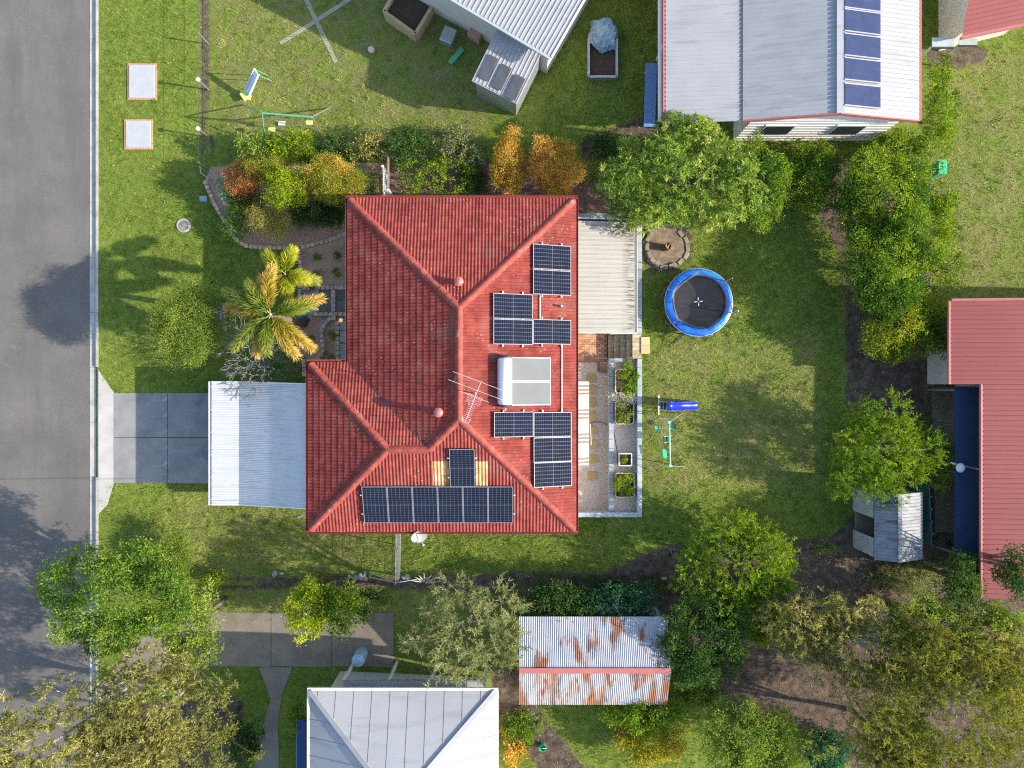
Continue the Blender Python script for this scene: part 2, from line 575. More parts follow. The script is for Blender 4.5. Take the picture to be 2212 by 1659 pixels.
def ground_material():
    m, nt, b, new, link = _nodes('lawn_ground')
    big = _thresh(nt, _noise(nt, .55, 4), .3, .7)
    mid = _noise(nt, 3.2, 5)
    fine = _noise(nt, 16, 4, (1, 2.2, 1))
    r = _ramp(nt, [(.075, .135, .016), (.14, .212, .028), (.215, .26, .046), (.30, .295, .09)], .34, .68)
    link(mid, r.inputs[0])
    g2 = _ramp(nt, [(.075, .13, .016), (.145, .198, .03), (.23, .255, .058)], .3, .7)
    link(fine, g2.inputs[0])
    c = _mix(nt, .55, r.outputs[0], g2.outputs[0])
    c = _value_mul(nt, c, big, .16)
    ad = new('ShaderNodeAttribute'); ad.attribute_name = 'dry'
    dn = new('ShaderNodeMath'); dn.operation = 'MULTIPLY'
    link(ad.outputs['Fac'], dn.inputs[0]); link(_thresh(nt, _noise(nt, 1.3, 6), .35, .68), dn.inputs[1])
    c = _mix(nt, dn.outputs[0], c, (.235, .215, .085))
    ai = new('ShaderNodeAttribute'); ai.attribute_name = 'dirt'
    ns = _noise(nt, 4.0, 6)
    s1 = new('ShaderNodeMath'); s1.operation = 'MULTIPLY_ADD'; s1.inputs[1].default_value = .9; s1.inputs[2].default_value = -.45
    link(ns, s1.inputs[0])
    s2 = new('ShaderNodeMath'); s2.operation = 'ADD'
    link(ai.outputs['Fac'], s2.inputs[0]); link(s1.outputs[0], s2.inputs[1])
    soil = _ramp(nt, [(.055, .04, .032), (.10, .075, .06), (.15, .112, .085), (.21, .16, .12)], .3, .72)
    link(_noise(nt, 3.5, 8), soil.inputs[0])
    sv = _value_mul(nt, soil.outputs[0], _thresh(nt, _noise(nt, 60, 2), .3, .7), .3)
    c = _mix(nt, _thresh(nt, s2.outputs[0], .40, .62), c, sv)
    bare = _thresh(nt, _noise(nt, 1.7, 7), .63, .74)
    c = _mix(nt, bare, c, (.19, .155, .09))
    link(c, b.inputs['Base Color'])
    b.inputs['Roughness'].default_value = .95
    b.inputs['Specular IOR Level'].default_value = .1
    _bump(nt, b, _noise(nt, 22, 5), .9, .06)
    return m
me = np_mesh('ground', Vg, Fg, mat=ground_material())
for nm, arr in (('dirt', dirt), ('dry', dry)):
    at = me.attributes.new(nm, 'FLOAT', 'POINT'); at.data.foreach_set('value', arr.astype(np.float32))
tag(put('ground', me), kind='structure')

# ------------------------------------------------------------------ road, kerb, drives, paths
sheet('road', None, 0.006, m_asphalt, z=-0.13, world_pts=[(-320, -320), (-20.02, -320), (-20.02, -4.62), (-20.02, 320), (-320, 320)])
kerb_parent = tag(bpy.data.objects.new('kerb', None), kind='structure'); col.objects.link(kerb_parent); ORG['kerb'] = Vector((0, 0, 0))
for k in range(16):
    y0 = -20 + k * 2.6; y1 = y0 + 2.585
    if y1 > 20.5: break
    low = -4.9 < (y0 + y1) / 2 < .4
    mb = MB()
    x0 = -20.02
    mb.prism([(x0, y0), (x0 + .30, y0), (x0 + .30, y1), (x0, y1)], -.2, -.105)
    mb.build('gutter_tray', m_kerb, kerb_parent)
    mb = MB()
    top = -.06 if low else .03
    mb.add([(x0 + .302, y0, -.2), (x0 + .47, y0, -.2), (x0 + .47, y0, top), (x0 + .36, y0, top), (x0 + .302, y1, -.2), (x0 + .47, y1, -.2), (x0 + .47, y1, top), (x0 + .36, y1, top)],
           [(0, 1, 2, 3), (7, 6, 5, 4), (0, 3, 7, 4), (3, 2, 6, 7), (2, 1, 5, 6)])
    mb.build('kerb_stone', m_kerb, kerb_parent)

dw = tag(bpy.data.objects.new('driveway', None), kind='structure'); col.objects.link(dw); ORG['driveway'] = Vector((0, 0, 0))
def slab(par, pts, mat, dz=.004, th=.03, z=None): 
    return sheet('concrete_slab', pts, dz, mat, z=z, parent=par, thick=th)
slab(dw, [(213, 800), (246, 848), (246, 1044), (232, 1090), (213, 1110)], m_apron, th=.02)
slab(dw, [(247, 849), (362, 849), (362, 944), (247, 944)], m_drive)
slab(dw, [(247, 945.5), (362, 945.5), (362, 1043), (247, 1043)], m_drive)
slab(dw, [(363.5, 849), (520, 849), (520, 945), (363.5, 944)], m_drive)
slab(dw, [(363.5, 946.5), (520, 946.5), (520, 1045), (363.5, 1043.5)], m_drive)
slab(dw, [(521.5, 849), (700, 849), (700, 1045), (521.5, 1045)], m_drive)

nd = tag(bpy.data.objects.new('neighbour_driveway', None), kind='structure'); col.objects.link(nd); ORG['neighbour_driveway'] = Vector((0, 0, 0))
m_nd = M('brown_grey_concrete', [(.17, .142, .11), (.22, .188, .148), (.26, .225, .18)], 1.0, .9, .3, 60, fine=(50, .2))
slab(nd, [(210, 1490), (330, 1340), (452, 1322), (452, 1438), (350, 1442), (215, 1600)], m_nd)
for a, b in ((453.5, 585), (586.5, 715), (716.5, 850)):
    slab(nd, [(a, 1322), (b, 1323), (b, 1440), (a, 1438)], m_nd)
sheet('garden_path', [(560, 1441), (632, 1441), (610, 1500), (600, 1560), (605, 1690), (548, 1690), (556, 1600), (585, 1510)], .022, m_nd)

# beds, gravels, mats of mulch
sheet('mulch_bed', [R1(575, 240), R1(640, 100), R1(2212, 60), (840, 352), (840, 470), (812, 475), R1(2140, 840), R1(1920, 905), R1(1760, 950), R1(1600, 985), R1(1300, 985), R1(1100, 975), R1(1010, 955), R1(950, 915), R1(880, 850), R1(800, 700), R1(740, 610), R1(690, 515), R1(650, 430), R1(610, 330)], .010, m_mulch)
sheet('mulch_bed', [R1(1590, 1000), R1(1760, 955), R1(1920, 910), (812, 480), (812, 617), R1(1612, 1410), R1(1618, 1200)], .014, m_mulch)
sheet('mulch_bed', [R2(1590, 345), R2(2030, 345), R2(2030, 860), R2(1720, 880), R2(1650, 800), R2(1560, 640)], .010, m_mulch)
sheet('path_gravel', [R2(1612, 25), (812, 619), (812, 681), R2(1612, 340)], .008, m_path_gravel)
sheet('path_gravel', [R2(2032, 345), (812, 682), (812, 800), R2(2032, 880)], .008, m_path_gravel)
sheet('mulch_bed', [(838, 352), (1330, 352), (1340, 470), (1240, 490), (838, 480)], .012, m_mulch_dark)
sheet('pebble_bed', [R2(650, 190), R2(740, 205), R2(800, 250), R2(805, 380), R2(800, 510), R2(650, 540)], .012, m_path_gravel)
sheet('gravel_path', None, .008, m_gravel, z=1.0, world_pts=[(1.5, -5.82), (4.42, -5.82), (4.42, 1.0), (1.5, 1.0)])
sheet('gravel_planter', None, .008, m_gravel, z=1.4, world_pts=[(4.52, -5.82), (5.64, -5.82), (5.64, 1.03), (4.52, 1.03)])

# ------------------------------------------------------------------ main house
PITCH = math.radians(19.5); TP = math.tan(PITCH)
EZ = 3.95
xW, xE, yN, yS, xG, yT = [v * .9934 for v in (-6.89, 2.667, 7.80, -6.18, -8.55, .905)]
RX = (xW + xE) / 2; HM = (xE - xW) / 2
WY = (yT + yS) / 2; HW = (yT - yS) / 2
ZR, ZW = EZ + HM * TP, EZ + HW * TP
rN = Vector((RX, yN - HM, ZR)); rS = Vector((RX, yS + HM, ZR))
wW = Vector((xG + HW, WY, ZW)); dd = (ZR - ZW) / TP
wE = Vector((rS.x - dd, rS.y - dd, ZW))
cNW, cNE, cSE, cSW, cGN, cV = (Vector((xW, yN, EZ)), Vector((xE, yN, EZ)), Vector((xE, yS, EZ)), Vector((xG, yS, EZ)), Vector((xG, yT, EZ)), Vector((xW, yT, EZ)))

def tile_material(name, worn):
    m, nt, b, new, link = _nodes(name)
    if worn == 'red':
        cols = [(.19, .033, .026), (.25, .045, .035), (.29, .066, .048)]
    else:
        cols = [(.52, .24, .085), (.60, .31, .13), (.50, .38, .25)]
    r = _ramp(nt, cols, .32, .68); link(_noise(nt, 2.4, 7), r.inputs[0])
    c = _value_mul(nt, r.outputs[0], _rand(nt), .17 if worn == 'red' else .2)
    c = _value_mul(nt, c, _thresh(nt, _noise(nt, 55, 3), .3, .7), .12)
    if worn == 'red':
        c = _mix(nt, _thresh(nt, _noise(nt, 7.5, 6), .58, .72), c, (.15, .045, .036))
        c = _mix(nt, _thresh(nt, _noise(nt, .8, 7), .54, .76), c, (.27, .10, .078))
        c = _value_mul(nt, c, _thresh(nt, _noise(nt, .45, 5), .3, .7), .16)
        c = _mix(nt, _thresh(nt, _noise(nt, 2.2, 8, (1, 1, 1)), .62, .70), c, (.20, .075, .058))
        g = new('ShaderNodeNewGeometry'); v = new('ShaderNodeTexVoronoi'); v.inputs['Scale'].default_value = 6.5
        link(g.outputs['Position'], v.inputs['Vector'])
        sp = _thresh(nt, v.outputs['Distance'], .20, .12)
        mk = new('ShaderNodeMath'); mk.operation = 'MULTIPLY'
        link(sp, mk.inputs[0]); link(_thresh(nt, _noise(nt, .7, 6), .47, .60), mk.inputs[1])
        mk2 = new('ShaderNodeMath'); mk2.operation = 'MULTIPLY'
        link(mk.outputs[0], mk2.inputs[0]); link(_thresh(nt, _noise(nt, 30, 2), .42, .55), mk2.inputs[1])
        c = _mix(nt, mk2.outputs[0], c, (.50, .43, .36))
    link(c, b.inputs['Base Color'])
    b.inputs['Roughness'].default_value = .6
    b.inputs['Specular IOR Level'].default_value = .2
    _bump(nt, b, _noise(nt, 80, 3), .25, .006)
    return m
m_tile = tile_material('red_glazed_tile', 'red')
m_tile_o = tile_material('bare_orange_tile', 'orange')
m_deck = M('roof_underlay', [(.12, .03, .025), (.16, .04, .03)], 3, .9)
m_gutter = M('red_gutter_paint', [(.28, .055, .045), (.34, .07, .055)], 2, .4, spec=.45)
m_bed = M('ridge_mortar', [(.22, .043, .034), (.28, .058, .044), (.33, .105, .08)], 3, .8, .3, 50, rnd=.1, stains=[((.40, .34, .29), 3.0, .64, .78)])

house = thing('house', (RX, .8, 0), 'single-storey house with red tiled hip roof in the middle', 'house')
mb = MB()
mb.prism([(xW + .55, yN - .55), (xE - .55, yN - .55), (xE - .55, yS + .55), (xG + .55, yS + .55), (xG + .55, yT - .55), (xW + .55, yT - .55)][::-1], -.1, EZ - .12)
mb.build('wall', m_render, house)
def up(p, q=.0): return p + Vector((0, 0, q))
dk = MB()
for poly in ((cNW, rN, cNE), (cNW, cV, wE, rS, rN), (cNE, rN, rS, cSE), (cSE, rS, wE, Vector((wE.x, yS, EZ))), (Vector((wE.x, yS, EZ)), wE, wW, cSW), (cSW, wW, cGN), (cGN, wW, wE, cV)):
    n0 = len(dk.v); dk.v += [up(p, -.03) for p in poly]; dk.f.append(tuple(range(n0, n0 + len(poly))))
roof = dk.build('roof', m_deck, house)
sof = MB()
sof.prism([(xW + .02, yN - .02), (xE - .02, yN - .02), (xE - .02, yS + .02), (xG + .02, yS + .02), (xG + .02, yT - .02), (xW + .02, yT - .02)][::-1], EZ - .115, EZ - .075)
sof.build('soffit', m_cream, house)

# tile mesh
TW, TG, TL = .278, .295, .325
prof = []
for q in range(2):
    o = q * TW / 2
    prof += [(o + 0.0, .0), (o + .048, .002), (o + .064, .019), (o + .09, .028), (o + .116, .019)]
prof.append((TW - .001, .0))
def tile_geo():
    n = len(prof); V = []; F = []
    for u, h in prof: V.append((u, 0, -.012))
    for u, h in prof: V.append((u, 0, h + .030))
    for u, h in prof: V.append((u, TL, h + .0))
    for i in range(n - 1):
        F.append((i, i + 1, n + i + 1, n + i)); F.append((n + i, n + i + 1, 2 * n + i + 1, 2 * n + i))
    return V, F
tv, tf = tile_geo()
tile_me = bpy.data.meshes.new('tile'); tile_me.from_pydata(tv, [], tf); tile_me.materials.append(m_tile)
tile_me_o = bpy.data.meshes.new('tile'); tile_me_o.from_pydata(tv, [], tf); tile_me_o.materials.append(m_tile_o)

whole, cut_bms = [], []
def lay(eaveA, eaveB, planes, updir):
    """tiles on one roof plane; eave runs A->B, upslope to its left; planes = list of (point, inward normal in plan)"""
    u = (eaveB - eaveA).normalized(); L = (eaveB - eaveA).length
    v = (Vector((updir[0], updir[1], 0)) * math.cos(PITCH) + Vector((0, 0, math.sin(PITCH)))).normalized()
    n = u.cross(v).normalized()
    rot = Matrix((u, v, n)).transposed().to_4x4()
    part = []
    nr = int(HM / math.cos(PITCH) / TG) + 1
    nc = int(L / TW) + 2
    for j in range(nr):
        for i in range(-1, nc):
            o = eaveA + u * (i * TW) + v * (j * TG - .02)
            st = 1
            cs = [o + u * a + v * b for a in (0.0, TW) for b in (0.03, TG)]
            for (p, nn) in planes:
                dsts = [(c - p).dot(nn) for c in cs]
                if max(dsts) < 0.02: st = 0; break
                if min(dsts) < -.005: st = 2
            if st == 0: continue
            mtx = Matrix.Translation(o) @ rot
            if st == 1: whole.append((mtx, o + u * TW / 2 + v * TG / 2))
            else: part.append(mtx)
    bm = bmesh.new()
    tb = bmesh.new(); tb.from_mesh(tile_me)
    base = [Vector(c) for c in tv]
    for mtx in part:
        vs = [bm.verts.new(mtx @ c) for c in base]
        for f in tf: bm.faces.new([vs[k] for k in f])
    tb.free()
    for (p, nn) in planes:
        bmesh.ops.bisect_plane(bm, geom=bm.verts[:] + bm.edges[:] + bm.faces[:], plane_co=p, plane_no=nn, clear_inner=True)
    cut_bms.append(bm)
def hp(p, q, inside):
    """vertical half-plane through p,q keeping inside"""
    d = (q - p); n = Vector((-d.y, d.x, 0)).normalized()
    if (Vector(inside) - p).dot(n) < 0: n = -n
    return (p, n)
Nin, Win, Ein = Vector((RX, yN - 1, 0)), Vector((xW + 1, 3, 0)), Vector((xE - 1, 1, 0))
lay(cNE, cNW, [hp(cNW, rN, Nin), hp(cNE, rN, Nin), (cNE, Vector((0, -1, 0)))], (0, -1))
lay(cNW, cV + Vector((0, -6, 0)), [hp(cNW, rN, Win), hp(rN, rS, Win), hp(rS, wE, Win), hp(cV, wE, Win)], (1, 0))
lay(cSE, cNE, [hp(cNE, rN, Ein), hp(rN, rS, Ein), hp(rS, cSE, Ein)], (-1, 0))
mS = Vector((wE.x, yS, EZ)); SinB = Vector((RX, yS + 1, 0)); SinA = Vector((xG + 3, yS + 1, 0))
ncol = round((mS.x - xG) / TW); mS2 = Vector((xG + ncol * TW, yS, EZ))
lay(cSW, mS2, [hp(cSW, wW, SinA), hp(wW, wE, SinA), (mS2, Vector((-1, 0, 0)))], (0, 1))
lay(mS2, cSE, [hp(rS, wE, SinB), hp(rS, cSE, SinB), (mS2, Vector((1, 0, 0)))], (0, 1))
Gin = Vector((xG + .5, WY, 0)); GNin = Vector((xG + 1.9, yT - 1.2, 0))
lay(cGN, cSW, [hp(cSW, wW, Gin), hp(cGN, wW, Gin)], (1, 0))
lay(Vector((wE.x + .3, yT, EZ)), cGN, [hp(cGN, wW, GNin), hp(wW, wE, GNin), hp(cV, wE, GNin)], (0, -1))

oc = [(A(933, 990, 4.75), A(973, 1046, 4.45)), (A(1028, 990, 4.75), A(1052, 1046, 4.45))]
orange, red = [], []
for mtx, c in whole:
    isO = abs(c.y - (-3.55)) < 5 and any(a.x - .05 < c.x < b.x + .05 and b.y - .02 < c.y < a.y + .05 for a, b in oc) and c.y < WY
    (orange if isO else red).append((mtx, c))
campos = Vector((0, 0, CAM_H))
red.sort(key=lambda t: (t[1] - campos).length)
nsep = 300 - len(orange)
for mtx, c in orange: put('tile', tile_me_o, roof, matrix=mtx)
for mtx, c in red[:nsep]: put('tile', tile_me, roof, matrix=mtx)
V = np.array(tv)
vv, ff = [], []
fa = np.array(tf)
for k, (mtx, c) in enumerate(red[nsep:]):
    m4 = np.array(mtx)
    vv.append(V @ m4[:3, :3].T + m4[:3, 3]); ff.append(fa + k * len(V))
w = np.array(ORG[roof.name])
bm = bmesh.new()
for cb in cut_bms:
    t = bpy.data.meshes.new('t'); cb.to_mesh(t); bm.from_mesh(t); bpy.data.meshes.remove(t); cb.free()
t = bpy.data.meshes.new('t')
vv = np.concatenate(vv); ff = np.concatenate(ff)
t2 = np_mesh('t2', vv, ff); bm.from_mesh(t2); bpy.data.meshes.remove(t2)
for v_ in bm.verts: v_.co -= Vector(w)
bm.to_mesh(t); bm.free(); t.name = 'roof_tiles'
o = put('roof_tiles', t, roof, m_tile); o['kind'] = 'stuff'

# ridge and hip caps
def cap_mesh():
    pr = [(-.165, -.085), (-.10, .005), (-.03, .045), (.03, .045), (.10, .005), (.165, -.085)]
    V = []; F = []; n = len(pr)
    for y, s, dz in ((-.01, 1.06, .016), (.40, .96, 0)):
        for x, z in pr: V.append((x * s, y, z * s + dz))
    for x, z in pr: V.append((x * .98, -.01, z * .8 - .03))
    for i in range(n - 1):
        F.append((i, i + 1, n + i + 1, n + i)); F.append((2 * n + i, 2 * n + i + 1, i + 1, i))
    me = bpy.data.meshes.new('ridge_tile'); me.from_pydata(V, [], F); me.materials.append(m_bed); return me
capm = cap_mesh()
def caps(p, q):
    """laid from the low end p to q"""
    d = q - p; L = d.length; n = max(1, round(L / .385)); st = L / n
    y = d.normalized(); x = y.cross(Vector((0, 0, 1))).normalized(); z = x.cross(y)
    rot = Matrix((x, y, z)).transposed().to_4x4()
    for k in range(n):
        o = p + d * (k / n)
        put('ridge_tile', capm, roof, matrix=Matrix.Translation(o + z * .055 + Vector((random.uniform(-.004, .004), 0, 0))) @ rot @ Matrix.Rotation(random.uniform(-.012, .012), 4, 'Z'))
for p, q in ((cNW, rN), (cNE, rN), (cSE, rS), (wE, rS), (cSW, wW), (cGN, wW), (rS, rN), (wE, wW)):
    a = p + (q - p).normalized() * (.12 if p.z < EZ + .01 else 0)
    caps(a, q)
# valley gutter
mb = MB(); dv = (wE - cV).normalized(); sv = Vector((dv.y, -dv.x, 0)).normalized() * .06
mb.add([cV + sv + Vector((0, 0, .035)), cV - sv + Vector((0, 0, .035)), wE - sv + Vector((0, 0, .035)), wE + sv + Vector((0, 0, .035))], [(0, 1, 2, 3)])
mb.build('valley_gutter', m_darksteel, roof)
# gutters and fascia
def gutter(p, q, out, par, mat, wd=.115):
    out = Vector(out)
    mb = MB()
    z0 = EZ - .10
    for a, b, ww, hh, zz in ((.0, 0, .012, .10, .0), (wd, 0, .014, .115, .0)):
        mb.bar(p + out * a + Vector((0, 0, -.05)), q + out * a + Vector((0, 0, -.05)), ww, hh)
    mb.bar(p + out * wd / 2 + Vector((0, 0, -.1)), q + out * wd / 2 + Vector((0, 0, -.1)), wd, .012)
    return mb.build('gutter', mat, par)
e = .115
gutter(cNW + Vector((-e, 0, 0)), cNE + Vector((e, 0, 0)), (0, 1, 0), house, m_gutter)
gutter(cNE + Vector((0, 0, 0)), cSE + Vector((0, 0, 0)), (1, 0, 0), house, m_gutter)
gutter(cSW + Vector((-e, 0, 0)), cSE + Vector((e, 0, 0)), (0, -1, 0), house, m_gutter)
gutter(cSW, cGN, (-1, 0, 0), house, m_gutter)
gutter(cGN + Vector((-e, 0, 0)), cV + Vector((-e, 0, 0)), (0, 1, 0), house, m_gutter)
gutter(cV + Vector((0, 0, 0)), cNW, (-1, 0, 0), house, m_gutter)
# windows and doors under the eaves
def wall_window(c, wd, ht, nrm, nm='window'):
    n = Vector(nrm); s = Vector((-n.y, n.x, 0))
    mb = MB()
    for a, b in ((-1, 0), (1, 0)):
        mb.bar(Vector(c) + s * (wd / 2) * a - Vector((0, 0, ht / 2)), Vector(c) + s * (wd / 2) * a + Vector((0, 0, ht / 2)), .06, .08, up=n)
    for a in (-1, 1):
        mb.bar(Vector(c) - s * wd / 2 + Vector((0, 0, a * ht / 2)), Vector(c) + s * wd / 2 + Vector((0, 0, a * ht / 2)), .08, .06)
    w_ = mb.build(nm, m_white, house)
    g = MB(); g.bar(Vector(c) - s * wd / 2, Vector(c) + s * wd / 2, .03, ht); g.build('pane', m_glass, w_)
xe = xE - .55
for y, wd, ht, z, nm in ((5.2, 2.0, 2.1, 2.1, 'door'), (1.7, .9, 2.1, 2.1, 'door'), (-2.0, 2.4, 1.2, 2.5, 'window'), (-4.8, 1.4, 1.1, 2.55, 'window')):
    wall_window((xe + .02, y, z), wd, ht, (1, 0, 0), nm)
for y in (5.6, 3.0): wall_window((xW + .53, y, 2.4), 1.8, 1.3, (-1, 0, 0))
# ------------------------------------------------------------------ neighbouring buildings
Z4 = zoomer(800, 0, 1.8433); Z5 = zoomer(1900, 0, 2.212); Z6 = zoomer(2800, 0, 1.7955)
ZB = zoomer(800, 2250, 1.58); ZC = zoomer(1900, 2250, 2.0109)
m_whiteroof = M('pale_painted_roof_steel', [(.33, .335, .355), (.38, .385, .395)], .7, .5, spec=.35, stains=[((.27, .275, .285), 1.4, .52, .75, (.3, 2, 1))])
m_redroof = M('salmon_red_roof_steel', [(.235, .055, .052), (.265, .066, .06)], .5, .5, spec=.35, stains=[((.20, .048, .044), 1.5, .6, .8)])
m_redtrim = M('dull_red_trim', [(.38, .12, .11), (.44, .15, .14)], 2, .5)
m_bluepanel = M('sky_tinted_collector', [(.034, .050, .115), (.045, .064, .14)], 2.5, .25, spec=.2, stains=[((.07, .08, .16), 3, .55, .8, (.3, 4, 1))])  # blue of the reflected sky is put into the base colour
m_rustroof = M('rusting_corrugated_iron', [(.28, .31, .36), (.35, .37, .41), (.40, .41, .43)], 1.2, .6, .15, 40, stains=[((.20, .085, .05), 1.1, .55, .66, (1.6, .5, 1)), ((.27, .13, .08), 3.5, .62, .74, (1.5, .5, 1))])
m_navyroof = M('navy_shade_cloth', [(.015, .035, .085), (.022, .05, .11)], 3, .8)

# gable house, top right
gh = thing('gable_house', (13, 17, 1.85), 'white steel gable-roofed house with red barge boards and blue panels', 'house')
hx0, hxr, hx1, he, hr = 9.39, 12.97, 16.55, 4.75, 5.57
hy0, hy1 = 10.72, 25.0
MB().prism([(hx0 + .5, hy0 + .15), (hx1 - .5, hy0 + .15), (hx1 - .5, hy1), (hx0 + .5, hy1)], 1.7, he - .15).build('wall', M('white_weatherboard', [(.62, .61, .59), (.68, .67, .65)], 2, .7), gh)
mb = MB(); mb.add([(hx0 + .5, hy0 + .15, he - .16), (hx1 - .5, hy0 + .15, he - .16), (hxr, hy0 + .15, hr - .16), (hx0 + .5, hy0 + .5, he - .16), (hx1 - .5, hy0 + .5, he - .16), (hxr, hy0 + .5, hr - .16)], [(0, 1, 2), (5, 4, 3), (0, 2, 5, 3), (1, 4, 5, 2)]); mb.build('gable_end', MATS['white_weatherboard'], gh)
for k in range(9):
    z_ = 2.0 + k * .3; MB().bar((hx0 + .5, hy0 + .135, z_), (hx1 - .5, hy0 + .135, z_), .03, .02).build('weatherboard', MATS['white_weatherboard'], gh)
for xw in (11.3, 14.3):
    w_ = MB().box((xw, hy0 + .13, 3.3), (1.3, .06, 1.1)).build('window', m_white, gh); MB().box((xw, hy0 + .10, 3.3), (1.15, .03, .95)).build('pane', m_glass, w_)
nsh = 7
for k in range(nsh):
    a_, b_ = hy0 + (hy1 - hy0) * k / nsh, hy0 + (hy1 - hy0) * (k + 1) / nsh
    dz_ = .002 * (k % 2)
    ribbed('roof_sheet', (hxr, a_, hr + dz_), (hx1, a_, he + dz_), (hx1, b_, he + dz_), (hxr, b_, hr + dz_), .19, .03, m_whiteroof, gh)
    ribbed('roof_sheet', (hxr, a_, hr + dz_), (hx0, a_, he + dz_), (hx0, b_, he + dz_), (hxr, b_, hr + dz_), .19, .03, m_whiteroof, gh)
    ribbed('patio_sheet', (hx0 - .02, a_, he - .06 + dz_), (6.32, a_, 4.45 + dz_), (6.32, b_, 4.45 + dz_), (hx0 - .02, b_, he - .06 + dz_), .19, .03, m_whiteroof, gh)
MB().bar((hxr, hy0 - .02, hr + .03), (hxr, hy1, hr + .03), .3, .05).build('ridge_cap', m_whiteroof, gh)
for x_, z_ in ((hx0, he), (hx1, he)):
    MB().bar((x_, hy0 - .02, z_ - .07), (hxr, hy0 - .02, hr - .07), .05, .2).build('barge_board', m_redtrim, gh)
MB().bar((hx1 + .06, hy0, he - .06), (hx1 + .06, hy1, he - .06), .12, .1).build('gutter', m_redtrim, gh)
MB().bar((6.26, hy0, 4.40), (6.26, hy1, 4.40), .12, .1).build('gutter', m_redtrim, gh)
MB().bar((6.1, hy0 + .1, 4.3), (6.1, hy1, 4.3), .14, .08).build('fascia', m_cream, gh)
for y_ in (10.9, 14.5, 18.0): MB().box((6.5, y_, 3.05), (.12, .12, 2.5)).build('post', m_cream, gh)
sv_ = Vector((hx1 - hxr, 0, he - hr)).normalized(); nv_ = Vector((-sv_.z, 0, sv_.x))
for k, y6 in enumerate((685, 505, 335, 165, 0, -165)):
    c_ = A(*Z6(1050, y6), 5.35)
    p_ = Vector((hxr, c_.y, hr)) + sv_ * .95 + nv_ * .09
    t = bpy.data.objects.new('pool_heating_collector', None); col.objects.link(t); t.location = p_; ORG[t.name] = p_.copy()
    tag(t, ('lowest', 'second', 'third', 'fourth', 'fifth', 'sixth')[k] + ' blue collector up from the gable end of the white roof', 'solar panel', 'blue collectors on the white gable roof')
    m3 = Matrix((sv_, Vector((0, 1, 0)), nv_)).transposed()
    MB().box(p_, (1.62, .84, .05), mat=m3).build('glazing', m_bluepanel, t)
    for s in (-1, 1): MB().box(p_ + Vector((0, s * .43, 0)) , (1.66, .045, .06), mat=m3).build('frame_bar', M('dull_frame', [(.30, .31, .36), (.36, .37, .42)], 3, .5), t)
e_ = Vector((hx1 - .22, 18.8, he + .08)); o = MB().box(e_, (.38, 3.6, .04), mat=Matrix((sv_, Vector((0, 1, 0)), nv_)).transposed()).build('skylight_strip', m_bluepanel, loc=e_); tag(o, 'narrow blue skylight strip along the eave of the white gable roof', 'skylight')

# red house, right edge
rh = thing('red_roof_house', (22, -2, 1.85), 'house with plain salmon red roof at the right edge', 'house')
ez = 4.6; rx0, rx1, ry1, rym, ry0 = A(2055, 700, ez).x, A(2120, 900, ez).x, A(2100, 650, ez).y, A(2100, 830, ez).y, A(2150, 1290, ez).y
xr = 24.5; sl_ = .10
def rz_(x): return ez + (x - rx0) * sl_
for k, (xa, ya, yb) in enumerate(((rx0, (ry1 + rym) / 2, ry1), (rx0, rym, (ry1 + rym) / 2), (rx1, rym - 2.1, rym), (rx1, rym - 4.2, rym - 2.1), (rx1, rym - 6.3, rym - 4.2), (rx1, ry0, rym - 6.3))):
    ribbed('roof_sheet', (xa, ya, rz_(xa) + .002 * k), (xr, ya, rz_(xr) + .002 * k), (xr, yb, rz_(xr) + .002 * k), (xa, yb, rz_(xa) + .002 * k), .2, .02, m_redroof, rh)
    ribbed('roof_sheet', (xr, ya, rz_(xr) + .002 * k), (xr + 6, ya, rz_(xr) - .6), (xr + 6, yb, rz_(xr) - .6), (xr, yb, rz_(xr) + .002 * k), .2, .02, m_redroof, rh)
MB().bar((xr, ry0, rz_(xr) + .02), (xr, ry1, rz_(xr) + .02), .3, .05).build('ridge_cap', m_redtrim, rh)
MB().prism([(rx0 + .6, rym), (xr + 5, rym), (xr + 5, ry1 - .5), (rx0 + .6, ry1 - .5)], 1.7, ez).build('wall', m_render, rh)
MB().prism([(rx1 + .6, ry0 + .4), (xr + 5, ry0 + .4), (xr + 5, rym - .01), (rx1 + .6, rym - .01)], 1.7, ez).build('wall', m_render, rh)
for p_, q_ in (((rx0 - .06, rym, ez - .05), (rx0 - .06, ry1, ez - .05)), ((rx1 - .06, ry0, rz_(rx1) - .05), (rx1 - .06, rym, rz_(rx1) - .05)), ((rx0, ry1 + .04, ez - .02), (xr, ry1 + .04, rz_(xr) - .02))):
    MB().bar(p_, q_, .1, .12).build('gutter', m_redtrim, rh)
na = thing('navy_awning', (18.3, -3.5, 1.85), 'navy shade awning in the angle of the red roof', 'awning')
a_, b_ = A(2062, 1205, 3.9), A(2118, 835, 3.9)
MB().box(((a_.x + b_.x) / 2, (a_.y + b_.y) / 2, 3.9), (b_.x - a_.x, b_.y - a_.y, .05)).build('shade_cloth', m_navyroof, na)
for y_ in (a_.y + .15, b_.y - .15, (a_.y + b_.y) / 2):
    MB().box((a_.x + .1, y_, 2.85), (.09, .09, 2.1)).build('post', m_galv, na)
MB().bar((a_.x - .2, A(2085, 1000, 3.95).y, 3.94), (b_.x, A(2085, 1015, 3.95).y, 3.94), .08, .03).build('batten', m_galv, na)
sheet('concrete_yard', [(2012, 835), (2062, 835), (2062, 1150), (2020, 1150)], .012, m_nd)
bk = A(2072, 1010, 3.95); o = MB().lathe([(.001, 0), (.16, .02), (.2, .12), (.12, .2), (.001, .22)], Vector((bk.x, bk.y, 3.925)), 12).build('round_tub', m_white, loc=(bk.x, bk.y, 3.925)); tag(o, 'small white round tub on the navy awning', 'tub')

